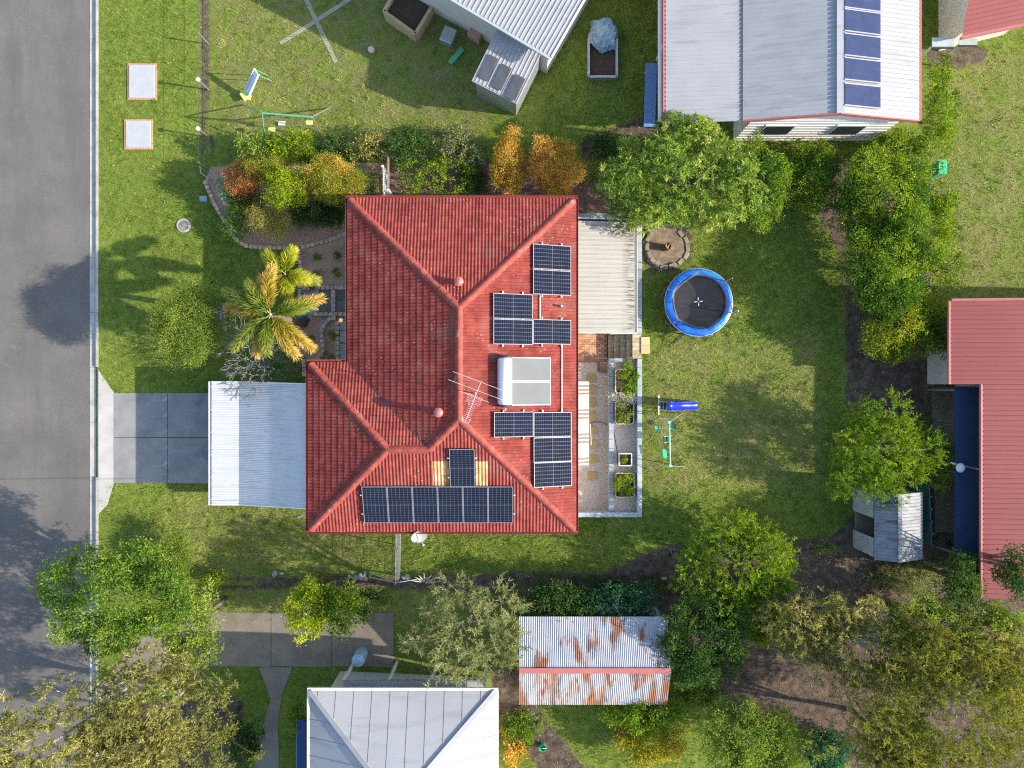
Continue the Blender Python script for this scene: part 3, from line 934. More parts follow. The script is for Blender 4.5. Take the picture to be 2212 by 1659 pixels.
# red roof, top right corner, with glazed verandah
rr = thing('red_gable_shed', (22.5, 17.5, 1.85), 'red roofed building in the top right corner', 'building')
z0_ = 4.5
c1, c2 = A(2078, 78, z0_), A(2260, 40, z0_)
ribbed('roof_sheet', c1, c2, c2 + Vector((1, 9, 1.2)), c1 + Vector((1.0, 9, 1.2)), .2, .02, m_redroof, rr)
MB().bar(c1 + Vector((0, -.05, -.08)), c2 + Vector((0, -.05, -.08)), .1, .14).build('gutter', m_redtrim, rr)
MB().prism([(c1.x + .6, c1.y + .6), (c2.x, c2.y + .6), (c2.x, c2.y + 8), (c1.x + .6, c1.y + 8)], 1.7, z0_ - .1).build('wall', m_render, rr)
m_poly = M('grey_green_polycarbonate', [(.36, .42, .40), (.44, .50, .48)], 2, .35, spec=.5)
for k, (xa, ya, xb, yb) in enumerate(((2012, 80, 2062, 104), (2070, 82, 2112, 100))):
    q0, q1 = A(xa, yb, 3.9), A(xb, ya, 4.0)
    w_ = MB().box(((q0.x + q1.x) / 2, (q0.y + q1.y) / 2, 3.95), (q1.x - q0.x, q1.y - q0.y, .03)).build('verandah_pane', m_poly, rr)
    MB().bar((q0.x, q0.y, 3.93), (q1.x, q0.y, 3.93), .06, .08).build('rafter', m_darksteel, rr)
    MB().box((q0.x + .1, q0.y + .1, 2.9), (.08, .08, 2.1)).build('post', m_galv, rr)

# white hip-roofed house below
hb = thing('hip_roof_house', (-4.4, -18, .5), 'house with pale steel hip roof at the bottom edge', 'house')
be = 3.75; bx0, bx1 = A(669, 1500, be).x, A(1071, 1500, be).x; by1 = A(900, 1492, be).y
bh = (bx1 - bx0) / 2; bt = math.tan(math.radians(22)); bz = be + bh * bt; bxm = (bx0 + bx1) / 2; by0 = by1 - 13
def tri_sheet(nm, pts, mat, par, pitch, axis):
    """ribbed triangle/trapezoid: a flat sheet with standing ribs"""
    mb = MB(); n0 = 0
    mb.v += [Vector(p_) for p_ in pts]; mb.f.append(tuple(range(len(pts))))
    return mb.build(nm, mat, par)
ap = Vector((bxm, by1 - bh, bz)); ap2 = Vector((bxm, by0 + bh, bz))
c00, c10, c11, c01 = Vector((bx0, by0, be)), Vector((bx1, by0, be)), Vector((bx1, by1, be)), Vector((bx0, by1, be))
for pts in ((c01, c11, ap), (c11, c10, ap2, ap), (c10, c00, ap2), (c00, c01, ap, ap2)):
    tri_sheet('roof_plane', pts, m_whiteroof, hb, .2, 0)
def ribs(eA, eB, upd, planes_, par):
    L = (eB - eA).length; n_ = int(L / .76); u_ = (eB - eA).normalized()
    for k in range(n_):
        p_ = eA + u_ * (k + .5) * .76
        d1 = min((p_ - eA).length, (eB - p_).length, bh)
        q_ = p_ + Vector((upd[0] * d1, upd[1] * d1, d1 * bt))
        if d1 > .15: MB().bar(p_ + Vector((0, 0, .012)), q_ + Vector((0, 0, .012)), .05, .006).build('roof_rib', m_whiteroof, par)
ribs(c01, c11, (0, -1), None, hb)
ribs(c11, c10, (-1, 0), None, hb)
ribs(c00, c01, (1, 0), None, hb)
for p_, q_ in ((c01, ap), (c11, ap)): MB().bar(p_ + Vector((0, 0, .03)), q_ + Vector((0, 0, .03)), .2, .05).build('hip_cap', m_whiteroof, hb)
for p_, q_ in ((c01 + Vector((-.1, .06, -.05)), c11 + Vector((.1, .06, -.05))), (c11 + Vector((.06, 0, -.05)), c10 + Vector((.06, 0, -.05))), (c00 + Vector((-.06, 0, -.05)), c01 + Vector((-.06, 0, -.05)))):
    MB().bar(p_, q_, .11, .11).build('gutter', m_cream, hb)
MB().prism([(bx0 + .5, by0 + .5), (bx1 - .5, by0 + .5), (bx1 - .5, by1 - .5), (bx0 + .5, by1 - .5)], .0, be - .1).build('wall', m_render, hb)
vr = thing('verandah', (A(895, 1470, 2.8).x, by1 + .5, .5), 'narrow grey verandah frame along the white hip roof', 'verandah')
va, vb = A(742, 1472, 2.9), A(1050, 1468, 2.9)
for y_ in (va.y, va.y - .3): MB().bar((va.x, y_, 2.85), (vb.x, y_, 2.85), .1, .12).build('beam', m_galv, vr)
for f_ in (0, .32, .62, 1): MB().box((va.x + (vb.x - va.x) * f_, va.y, 1.6), (.12, .12, 2.4)).build('post', m_cream, vr)
MB().box(((va.x + vb.x) / 2, va.y - .15, 2.93), (vb.x - va.x, .32, .02)).build('roof_strip', m_whiteroof, vr)
wt = A(772, 1470, 1.6); o = MB().lathe([(.001, 0), (.28, 0), (.3, .5), (.29, .95), (.1, 1.05), (.001, 1.06)], Vector((wt.x, va.y + .35, float(ramp(wt.x)))), 18).build('water_barrel', M('light_blue_plastic', [(.28, .48, .62), (.34, .54, .68)], 3, .4), loc=(wt.x, va.y + .35, float(ramp(wt.x)))); tag(o, 'light blue barrel beside the verandah of the white hip roof', 'barrel')
nb_ = thing('blue_side_awning', (bx0 - .5, by1 - 3.2, .3), 'navy blue slatted awning beside the white hip roof', 'awning')
for k in range(4):
    MB().bar((bx0 - .2 - k * .19, by1 - 1.7, 2.9 - k * .06), (bx0 - .2 - k * .19, by1 - 5.5, 2.9 - k * .06), .16, .03).build('slat', M('navy_blue_paint', [(.015, .06, .20), (.02, .08, .26)], 3, .4), nb_)
MB().bar((bx0 - .85, by1 - 1.7, 2.66), (bx0 - .85, by1 - 5.5, 2.66), .05, .05).build('front_rail', m_galv, nb_)

# rusty shed
rs = thing('rusty_shed', (4, -13, 1.2), 'corrugated iron shed with rust-streaked gable roof', 'shed')
se = 3.6; q0, q1 = A(1121, 1522, se), A(1441, 1332, se); sym = (q0.y + q1.y) / 2 - .12; szr = se + .75
for k in range(8):
    xa, xb = q0.x + (q1.x - q0.x) * k / 8, q0.x + (q1.x - q0.x) * (k + 1) / 8
    dz_ = .003 * (k % 2)
    ribbed('roof_sheet', (xa, q1.y, se + dz_), (xa, sym, szr + dz_), (xb, sym, szr + dz_), (xb, q1.y, se + dz_), .078, .02, m_rustroof, rs, 'sine')
    ribbed('roof_sheet', (xa, q0.y, se + dz_), (xa, sym, szr + dz_), (xb, sym, szr + dz_), (xb, q0.y, se + dz_), .078, .02, M('heavily_rusted_iron', [(.33, .34, .36), (.40, .40, .405)], 1.2, .6, .15, 40, stains=[((.28, .125, .06), .9, .46, .60, (2.4, .3, 1)), ((.20, .075, .045), 1.7, .54, .68, (2, .4, 1))]), rs, 'sine')
MB().bar((q0.x, sym, szr + .03), (q1.x, sym, szr + .03), .22, .03).build('ridge_cap', m_redtrim, rs)
MB().prism([(q0.x + .1, q0.y + .15), (q1.x - .1, q0.y + .15), (q1.x - .1, q1.y - .15), (q0.x + .1, q1.y - .15)], .8, se - .02).build('wall', m_rustroof, rs)

# old tin shed in the lot
os_ = thing('tin_shed', A(1930, 1135, 1.85), 'weathered grey tin shed with rust-patched roof in the back corner', 'shed')
m_tin = M('weathered_zinc', [(.16, .175, .195), (.21, .225, .245), (.27, .28, .295)], 2.5, .6, .1, 40, stains=[((.13, .10, .10), 2.2, .54, .66, (.3, 2.5, 1)), ((.26, .15, .11), 5, .66, .76)])
te, tr_ = 3.75, 4.2
o0, o1, om = A(*S2(815, 1410), te), A(*S2(1172, 915), te), A(*S2(1000, 1160), tr_).x
o1y = A(*S2(1160, 918), te).y; o0y = A(*S2(900, 1408), te).y
for k in range(5):
    ya, yb = o0y + (o1y - o0y) * k / 5, o0y + (o1y - o0y) * (k + 1) / 5; dz_ = .004 * (k % 2)
    ribbed('roof_sheet', (o0.x, ya, te + dz_), (om, ya, tr_ + dz_), (om, yb, tr_ + dz_), (o0.x, yb, te + dz_), .13, .025, m_tin, os_)
    ribbed('roof_sheet', (o1.x, ya, te - .05 + dz_), (om, ya, tr_ + dz_), (om, yb, tr_ + dz_), (o1.x, yb, te - .05 + dz_), .13, .025, m_tin, os_)
MB().bar((om, o0y, tr_ + .03), (om, o1y, tr_ + .03), .16, .03).build('ridge_cap', m_tin, os_)
m_slatw = M('grey_shed_cladding', [(.36, .37, .36), (.46, .47, .46)], 3, .7, rnd=.08)
wx = A(*S2(705, 1200), 2.0).x
yl, yh = o0y + .1, o1y - .1
for s0_, s1_ in ((yl, yl + (yh - yl) * .30), (yl + (yh - yl) * .62, yh)):
    for k in range(9):
        z_ = 1.95 + k * .2; MB().bar((o0.x + .02, s0_, z_), (o0.x + .02, s1_, z_), .03, .195).build('cladding_board', m_slatw, os_)
MB().prism([(o0.x + .08, yl), (o1.x - .1, yl), (o1.x - .1, yh), (o0.x + .08, yh)], 1.8, 2.0).build('floor_slab', m_nd, os_)
MB().bar((o1.x - .1, yl, 2.8), (o1.x - .1, yh, 2.8), .05, 1.9).build('back_wall', m_slatw, os_)
for y_ in (yl, yh): MB().bar((o0.x + .05, y_, 2.8), (o1.x - .1, y_, 2.8), .05, 1.9).build('end_wall', m_slatw, os_)
rf = thing('boundary_fence', (A(*S2(1225, 1050), 3.2).x, -6.2, 1.85), 'thin green steel fence behind the tin shed', 'fence')
fa_, fb_ = A(*S2(1218, 860), 3.3), A(*S2(1238, 1310), 3.3)
m_fgreen = M('dark_green_steel', [(.04, .13, .11), (.06, .17, .15)], 3, .5)
for k in range(5):
    p_, q_ = fa_.lerp(fb_, k / 5), fa_.lerp(fb_, (k + .99) / 5); p_.z = q_.z = 2.55
    MB().bar(p_, q_, .04, 1.4).build('fence_sheet', m_fgreen, rf)
    MB().box((p_.x, p_.y, 2.6), (.07, .07, 1.55)).build('post', m_fgreen, rf)

# white house and shed, top, set at an angle
wh_ = thing('white_roof_house', A(1190, 60, 1.0), 'house with plain white roof set at an angle near the top', 'house')
zc = 4.3; C_ = A(1190, 122, zc); ua = (A(985, 0, zc) - C_).normalized(); ub = Vector((-ua.y, ua.x, 0)) 
if ub.y < 0: ub = -ub
for k in range(5):
    p_, q_ = C_ + ua * (k * 1.7), C_ + ua * ((k + 1) * 1.7)
    ribbed('roof_sheet', p_ + Vector((0, 0, .002 * (k % 2))), p_ + ub * 9 + Vector((0, 0, .9)), q_ + ub * 9 + Vector((0, 0, .9)), q_ + Vector((0, 0, .002 * (k % 2))), .2, .025, m_whiteroof, wh_)
MB().bar(C_ - ub * .06 + Vector((0, 0, -.05)), C_ + ua * 8.5 - ub * .06 + Vector((0, 0, -.05)), .13, .1).build('gutter', M('grey_gutter', [(.34, .37, .39), (.4, .43, .45)], 3, .5), wh_)
MB().bar(C_ - ua * .04 + Vector((0, 0, -.04)), C_ + ub * 9 - ua * .04 + Vector((0, 0, .86)), .06, .16).build('barge_board', m_cream, wh_)
mb = MB(); w0 = C_ + ua * .3 + ub * .4
mb.prism([tuple((w0)[:2]), tuple((w0 + ua * 8)[:2]), tuple((w0 + ua * 8 + ub * 8)[:2]), tuple((w0 + ub * 8)[:2])][::-1], .9, zc - .1).build('wall', m_render, wh_)
sh = thing('small_white_shed', A(1095, 145, 1.1), 'small white shed with three dark roof panels near the top', 'shed')
zs = 3.3; SN, SE_, SS, SW_ = A(1075, 60, zs + .3), A(1172, 110, zs + .3), A(1117, 222, zs - .1), A(1020, 172, zs - .1)
for k in range(3):
    f0_, f1_ = k / 3, (k + 1) / 3; dz_ = Vector((0, 0, .003 * (k % 2)))
    ribbed('roof_sheet', SN.lerp(SE_, f0_) + dz_, SW_.lerp(SS, f0_) + dz_, SW_.lerp(SS, f1_) + dz_, SN.lerp(SE_, f1_) + dz_, .19, .02, m_whiteroof, sh)
mb = MB(); cs_ = (SN + SE_ + SS + SW_) / 4
mb.prism([tuple((p_.lerp(cs_, .08))[:2]) for p_ in (SN, SW_, SS, SE_)], 1.0, zs - .1).build('wall', m_galv, sh)
ud, vd = (SE_ - SN).normalized(), (SS - SE_).normalized(); nn_ = ud.cross(vd); nn_ = nn_ if nn_.z > 0 else -nn_
m3 = Matrix((ud, nn_.cross(ud), nn_)).transposed()
m_dkpanel = M('dark_grey_skylight', [(.075, .08, .09), (.11, .115, .125)], 3, .3)
for q_ in ((50, 590), (165, 672), (285, 762)):
    d_ = Z5(*q_); p_ = A(*d_, zs + .07)
    MB().box(p_, (.46, 1.0, .03), mat=m3).build('roof_panel', m_dkpanel, sh)
MB().bar(SW_ + Vector((0, 0, -.06)), SS + Vector((0, 0, -.06)), .1, .1).build('gutter', m_whiteroof, sh)

# ------------------------------------------------------------------ things in the top gardens
for d0, w_, h_, lab in (((308, 177), 58, 74, 'larger pale concrete pad on the roadside lawn'), ((300, 291), 56, 60, 'smaller pale concrete pad on the roadside lawn')):
    p = G(*d0); kk = K
    t = thing('concrete_pad', p, lab, 'concrete pad', 'concrete pads on the roadside lawn')
    MB().box(p + Vector((0, 0, .02)), (w_ * kk + .1, h_ * kk + .1, .06)).build('brick_border', m_brick, t)
    MB().box(p + Vector((0, 0, .05)), (w_ * kk - .06, h_ * kk - .06, .06)).build('slab', M('pale_concrete', [(.37, .385, .40), (.43, .445, .46)], 2, .8), t, bevel=.01)
wf = thing('wire_fence', G(447, 170), 'low wire fence with white posts on the upper roadside lawn', 'fence')
tops_ = [A(428, y_, 1.15) for y_ in (-30, 70, 172, 278, 350)]
for i, p_ in enumerate(tops_):
    MB().tube([Vector((p_.x, p_.y, -.05)), p_], .03, 8).build('post', m_galv, wf)
    if i in (2, 3): MB().lathe([(.001, .06), (.09, .05), (.1, 0), (.04, -.03)], p_, 10).build('post_cap', m_white, wf)
    if i:
        for z_ in (1.1, .6, .15): MB().tube([Vector((tops_[i - 1].x, tops_[i - 1].y, z_)), Vector((p_.x, p_.y, z_))], .006, 5).build('wire', m_darksteel, wf)
m_strip = M('worn_pale_strip', [(.30, .29, .22), (.38, .36, .28)], 3, .9, .3, 40)
def strip(a, b, w_, dz):
    a, b = G(*a), G(*b); d_ = (b - a).normalized(); s_ = Vector((-d_.y, d_.x, 0)) * w_ / 2
    sheet('worn_strip_path', None, dz, m_strip, world_pts=[(a + s_)[:2], (b + s_)[:2], (b - s_)[:2], (a - s_)[:2]])
strip(Z4(735, -30), Z4(965, 455), .2, .012); strip(Z4(1070, -10), Z4(560, 315), .2, .017)
# timber bed
tb_ = thing('timber_planter', G(885, 10), 'timber-framed planter of dark soil at the top edge', 'planter')
pc = [A(*q_, 1.5) for q_ in ((829, 24), (897, 73), (950, -15), (882, -64))]
m_tb = M('honey_timber', [(.44, .33, .17), (.54, .42, .24)], 4, .7, .2, 40, rnd=.1)
for i in range(4):
    p_, q_ = pc[i].copy(), pc[(i + 1) % 4].copy(); p_.z = q_.z = 1.05; MB().bar(p_, q_, .14, .95).build('side_board', m_tb, tb_)
mb = MB(); mb.prism([tuple(p_[:2]) for p_ in pc], .7, 1.3).build('soil', m_soil, tb_)
# play set
m_pgreen = M('faded_green_paint', [(.10, .34, .18), (.16, .42, .24)], 4, .5)
m_lime = M('lime_plastic', [(.55, .66, .16), (.62, .72, .22)], 4, .4)
ps = thing('swing_play_set', G(*Z4(600, 900)), 'green metal play frame with swings on the upper lawn', 'play frame')
zt_ = 2.3
b0_, b1_ = A(*Z4(425, 820), zt_), A(*Z4(790, 850), zt_)
MB().tube([b0_, b1_], .04, 8).build('top_beam', m_pgreen, ps)
for q_, tp_ in (((455, 1060), b0_), ((290, 760), b0_), ((910, 785), b1_), ((875, 1015), b1_)):
    MB().tube([tp_, G(*Z4(*q_))], .03, 8).build('leg', m_pgreen if q_[0] < 900 and q_[0] != 875 else m_galv, ps)
for q_, m__ in (((570, 895), m_white), ((497, 940), m_lime), ((770, 890), m_lime)):
    p_ = A(*Z4(*q_), 1.0); MB().box(p_, (.32, .2, .05)).build('seat', m__, ps, bevel=.015)
    tp_ = b0_.lerp(b1_, min(1, max(0, (p_.x - b0_.x) / (b1_.x - b0_.x))))
    for s in (-.13, .13): MB().tube([tp_ + Vector((s, 0, 0)), p_ + Vector((s, 0, .02))], .008, 5).build('chain', m_galv, ps)
sp = thing('toddler_slide', G(*Z4(340, 640)), 'pale toddler slide with lime end on the upper lawn', 'slide')
a_, b_ = A(*Z4(390, 525), 1.35), A(*Z4(325, 675), .35)
MB().bar(a_, b_, .3, .04).build('chute', M('pale_blue_plastic', [(.55, .62, .72), (.62, .68, .78)], 3, .35), sp)
dd_ = (b_ - a_); sd2 = Vector((-dd_.y, dd_.x, 0)).normalized() * .16
for s in (-1, 1): MB().bar(a_ + sd2 * s + Vector((0, 0, .06)), b_ + sd2 * s + Vector((0, 0, .06)), .03, .12).build('side_wall', MATS['pale_blue_plastic'], sp)
b2 = b_ + dd_.normalized() * .22; b2.z = b_.z - .03
MB().box(b2, (.42, .42, .08), rz=math.atan2(dd_.y, dd_.x)).build('run_out', m_lime, sp, bevel=.02)
for s in (-1, 1): MB().tube([a_ + sd2 * s, Vector((a_.x + .2, a_.y + .25, .05)) + sd2 * s], .02, 6).build('leg', m_pgreen, sp)
MB().bar(b2 + Vector((0, 0, -.12)), b2 + Vector((0, 0, -.3)), .3, .3).build('foot', m_lime, sp)
# odds and ends
def odd(name, d_, size, rz, mat, label, cat, zb=None, bev=.02):
    p = G(*d_); t = thing(name, p, label, cat)
    MB().box(p + Vector((0, 0, size[2] / 2)), size, rz=rz).build('body', mat, t, bevel=bev)
    MB().box(p + Vector((0, 0, size[2] + .015)), (size[0] * .92, size[1] * .92, .04), rz=rz).build('lid', mat, t, bevel=.012)
    return t
odd('storage_tub', Z4(1985, 262), (.62, .62, .5), -.5, M('salmon_plastic', [(.45, .20, .15), (.5, .25, .2)], 3, .5), 'salmon storage tub beside the angled white shed', 'tub')
odd('storage_tub', Z4(1950, 200), (.5, .4, .4), -.5, m_white, 'white storage tub behind the salmon one', 'tub')
odd('storage_tub', Z4(1785, 285), (.6, .7, .45), -.4, m_galv, 'grey storage tub on the grass near the angled shed', 'tub')
odd('kickboard', Z4(1840, 410), (.25, .9, .12), -.7, m_pgreen, 'green board lying on the shaded grass near the angled shed', 'board')
p = G(*Z4(1225, 372))
bm = bmesh.new(); bmesh.ops.create_uvsphere(bm, u_segments=16, v_segments=10, radius=.16); mball = bpy.data.meshes.new('play_ball'); bm.to_mesh(mball); bm.free()
mball.polygons.foreach_set('use_smooth', [True] * len(mball.polygons))
o = put('play_ball', mball, mat=M('pale_pink_rubber', [(.60, .42, .40), (.68, .52, .48)], 4, .5), matrix=TM(p + Vector((0, 0, .155)))); tag(o, 'pale pink ball lying on the upper lawn', 'ball')
# raised bed under a blue tarp
bt_ = thing('steel_garden_bed', G(*Z5(1050, 530)), 'grey steel garden bed with little soil beside the blue tarp', 'garden bed')
q0, q1 = A(*Z5(925, 665), 2.0), A(*Z5(1170, 330), 2.0)
for a_, b_ in (((q0.x, q0.y), (q1.x, q0.y)), ((q1.x, q0.y), (q1.x, q1.y)), ((q1.x, q1.y), (q0.x, q1.y)), ((q0.x, q1.y), (q0.x, q0.y))):
    MB().bar((*a_, 1.7), (*b_, 1.7), .1, .6).build('side_panel', m_galv, bt_)
MB().prism([(q0.x, q0.y), (q1.x, q0.y), (q1.x, q1.y), (q0.x, q1.y)], 1.3, 1.8).build('soil', m_soil, bt_)
tc_ = A(*Z5(1055, 290), 2.1)
mb = MB(); n = 13; r_ = random.Random(2)
for i in range(n):
    for j in range(n):
        u_, v_ = i / (n - 1) * 2 - 1, j / (n - 1) * 2 - 1
        rad_ = max(abs(u_), abs(v_)); sc_ = 1 - .22 * (u_ * u_ * v_ * v_) ** .5
        mb.v.append(Vector((tc_.x + u_ * .66 * sc_ + .06 * math.sin(4 * v_), tc_.y + v_ * .75 * sc_ + .06 * math.sin(5 * u_), 2.16 + r_.uniform(-.05, .07) + .10 * math.sin(3 * u_ + 2 * v_) - (.25 if rad_ > .95 else 0))))
for i in range(n - 1):
    for j in range(n - 1): mb.f.append((i * n + j, (i + 1) * n + j, (i + 1) * n + j + 1, i * n + j + 1))
o = mb.build('tarpaulin', M('faded_blue_tarp', [(.16, .27, .38), (.26, .38, .48), (.50, .55, .60)], 2.2, .5), loc=(tc_.x, tc_.y, 2.0)); tag(o, 'crumpled blue tarpaulin thrown over the steel garden bed', 'tarpaulin')
bp_ = [A(*Z5(1465, y_), 2.2) for y_ in (560, 1112)]
bb = thing('blue_bench', Vector((bp_[0].x, (bp_[0].y + bp_[1].y) / 2, 1.7)), 'long narrow blue bench top beside the white gable house', 'bench')
MB().bar(Vector((bp_[0].x, bp_[0].y, 2.3)), Vector((bp_[1].x - .08, bp_[1].y, 2.3)), .5, .05).build('bench_top', M('cornflower_paint', [(.14, .27, .52), (.18, .32, .58)], 3, .45), bb)
for f_ in (.08, .5, .92):
    c_ = bp_[0].lerp(bp_[1], f_); MB().box((c_.x, c_.y, 1.98), (.4, .06, .6)).build('leg', m_timber, bb)
gb_ = G(2012, 372); t = thing('green_bin', gb_, 'bright green bin outside the top right boundary corner', 'bin')
MB().box(gb_ + Vector((0, 0, .4)), (.34, .6, .8)).build('body', M('emerald_plastic', [(.03, .45, .25), (.05, .5, .3)], 3, .4), t, bevel=.03)
MB().box(gb_ + Vector((0, 0, .83)), (.38, .64, .05)).build('lid', MATS['emerald_plastic'], t, bevel=.02)
p = G(*ZC(475, 1375)); t = thing('green_bucket', p, 'small green bucket beside the dirt track below the rusty shed', 'bucket')
MB().lathe([(.001, 0), (.12, 0), (.16, .3), (.15, .3), (.12, .04), (.001, .04)], p, 14).build('body', MATS['emerald_plastic'], t)
MB().tube([p + Vector((-.155, 0, .29)), p + Vector((0, .05, .40)), p + Vector((.155, 0, .29))], .008, 5).build('handle', m_galv, t)
# ------------------------------------------------------------------ on the roof
def onroof(dx, dy, face, off=0.0):
    z = 4.5
    for _ in range(12):
        p = A(dx, dy, z)
        h = {'E': xE - p.x, 'W': p.x - xW, 'N': yN - p.y, 'S': p.y - yS, 'G': p.x - xG}[face]
        z = EZ + h * TP
    n = {'E': (1, 0), 'W': (-1, 0), 'N': (0, 1), 'S': (0, -1), 'G': (-1, 0)}[face]
    nn = Vector((n[0] * math.sin(PITCH), n[1] * math.sin(PITCH), math.cos(PITCH)))
    upv = Vector((-n[0] * math.cos(PITCH), -n[1] * math.cos(PITCH), math.sin(PITCH)))
    return A(dx, dy, z) + nn * off, upv, nn

m_cell = M('silicon_cell', [(.008, .011, .026), (.012, .016, .036)], 3, .15, spec=.04, rnd=.1)
m_back = M('panel_grid_white', [(.10, .115, .14), (.125, .14, .17)], 3, .3)
m_frame = M('anodised_frame', [(.33, .335, .355), (.39, .40, .41)], 4, .45, metal=.3)
PL, PW = 1.672, 1.008
def panel_parts():
    fr = MB()
    t = .015
    for s in (-1, 1):
        fr.box((s * (PL / 2 - t / 2), 0, -.018), (t, PW, .04)); fr.box((0, s * (PW / 2 - t / 2), -.018), (PL - 2 * t, t, .04))
    bk = MB().box((0, 0, -.012), (PL - 2 * t, PW - 2 * t, .016))
    ce = MB()
    cw = (PL - 2 * t - .038) / 20; ch = (PW - 2 * t - .02) / 6
    for i in range(20):
        for j in range(6):
            x = -PL / 2 + t + .01 + (i + .5) * cw + (.016 if i >= 10 else 0); y = -PW / 2 + t + .01 + (j + .5) * ch
            a, b = cw / 2 - .004, ch / 2 - .006
            c = .008
            ce.add([(x - a + c, y - b, -.0015), (x + a - c, y - b, -.0015), (x + a, y - b + c, -.0015), (x + a, y + b - c, -.0015), (x + a - c, y + b, -.0015), (x - a + c, y + b, -.0015), (x - a, y + b - c, -.0015), (x - a, y - b + c, -.0015)], [tuple(range(8))])
    rl = MB()
    rl.box((0, 0, -.062), (.04, PW + .2, .04)).box((0, PW / 2 + .055, -.03), (.035, .05, .03)).box((0, -PW / 2 - .055, -.03), (.035, .05, .03))
    out = []
    for nm, mb, mt in (('frame', fr, m_frame), ('backing_sheet', bk, m_back), ('cells', ce, m_cell), ('mounting_rail', rl, m_alu)):
        me_ = mb.mesh(nm); me_.materials.append(mt); out.append((nm, me_))
    return out
PP = panel_parts()
def solar(dx, dy, face, label):
    p, upv, nn = onroof(dx, dy, face, .155)
    y = nn.cross(upv)
    mtx = Matrix.Translation(p) @ Matrix((upv, y, nn)).transposed().to_4x4()
    e_ = bpy.data.objects.new('solar_module', None); e_.empty_display_size = .2; col.objects.link(e_)
    e_.matrix_world = mtx; tag(e_, label, 'solar panel', 'solar panels on the red tiled roof')
    for nm, me_ in PP:
        xs = (-.43, .43) if nm == 'mounting_rail' else (0,)
        for xo in xs:
            o = bpy.data.objects.new(nm, me_); col.objects.link(o); o.parent = e_; o.location = (xo, 0, 0)
            if nm == 'cells': o['kind'] = 'stuff'
for dx, dy, lab in (
    (1190, 557, 'solar panel nearest the roof corner, upper of the pair by the cream patio roof'),
    (1190, 611.5, 'solar panel directly below the topmost one, beside the cream patio roof'),
    (1106, 662.5, 'solar panel nearest the main ridge, above the water heater'),
    (1106, 717.5, 'solar panel just above the white water tank, ridge side of its pair'),
    (1190, 717.5, 'solar panel just above the flat water-heater collectors, gutter side of its pair'),
    (1107.5, 916.5, 'solar panel just below the white water tank, ridge side of its pair'),
    (1191, 916.5, 'solar panel just below the flat collectors, beside the striped awning'),
    (1191, 970.5, 'middle solar panel of the column of three beside the striped awning'),
    (1192, 1024, 'lowest solar panel of the column of three nearest the bottom eave')):
    solar(dx, dy, 'E', lab)
solar(999, 1008, 'S', 'single upright solar panel set among bare orange tiles')
for i, nm in enumerate(('first', 'second', 'third', 'fourth', 'fifth', 'sixth')):
    solar(812 + 53.9 * i, 1087, 'S', f'{nm} solar panel from the carport end in the row of six')

def conduit(p0, p1, label):
    a, _, n1 = onroof(*p0, 'E', .07); b, _, _ = onroof(*p1, 'E', .07)
    mb = MB().tube([a - n1 * .05, a, b, b - n1 * .05], .022, 8)
    o = mb.build('conduit_pipe', m_white, loc=a); tag(o, label, 'pipe', 'white conduits on the red roof')
conduit(R4(1822, 1160), R4(1822, 1370), 'short white conduit joining the two upper solar groups')
conduit(R4(2012, 1588), R5(2012, 590), 'long white conduit beside the water-heater collectors near the gutter')

# solar water heater
pt, upv, nn = onroof(*R5(1503, 335), 'E', .0)
wh = thing('solar_water_heater', pt, 'white tank solar water heater with two grey flat collectors on the roof', 'water heater')
ya = Vector((0, 1, 0))
tc = pt + nn * .34
TLh = .93
def cyl(p, q, r, prof, mat, nm, seg=28):
    mb = MB(); d = (q - p)
    pts = [p + d * t for t, _ in prof]; mb.tube(pts, [r * s for _, s in prof], seg)
    return mb.build(nm, mat, wh, smooth=True)
m_tank = M('white_tank_enamel', [(.78, .78, .79), (.82, .82, .82)], 2, .3, spec=.5)
cyl(tc - ya * TLh, tc + ya * TLh, .262, [(0, 1), (1, 1)], m_tank, 'tank')
m_cap = M('charcoal_plastic_cap', [(.05, .05, .055), (.08, .08, .085)], 4, .5)
for s in (-1, 1):
    b = tc + ya * s * (TLh + .002)
    cyl(b, b + ya * s * .12, .268, [(0, 1), (.35, 1), (.75, .8), (1, .45)], m_cap, 'tank_end_cap')
mb = MB().tube([tc - ya * (TLh + .1), tc - ya * (TLh + .22), tc - ya * (TLh + .22) - nn * .3], .018, 8); mb.build('pipe', m_alu, wh)
m_coll = M('grey_collector_glass', [(.150, .160, .165), (.17, .18, .185)], 1.5, .45, spec=.15, fine=(80, .06))
for s in (-1, 1):
    c0 = pt - upv * (.27 + .875) + ya * s * .492 + nn * .12
    m3 = Matrix((upv, nn.cross(upv), nn)).transposed()
    mb = MB()
    for a in (-1, 1):
        mb.box(c0 + upv * a * .86, (.03, .96, .09), mat=m3); mb.box(c0 + (m3 @ Vector((0, 1, 0))) * a * .465, (1.69, .03, .09), mat=m3)
    cf = mb.build('collector_frame', m_white, wh)
    MB().box(c0 + nn * .01, (1.688, .898, .05), mat=m3).build('collector_glass', m_coll, cf)
mb = MB()
for a in (.35, -1.6):
    mb.bar(pt + upv * (a if a > 0 else a) * .6 - ya * .9 + nn * .06, pt + upv * a * .6 + ya * .9 + nn * .06, .05, .03)
mb.build('support_rail', m_alu, wh)

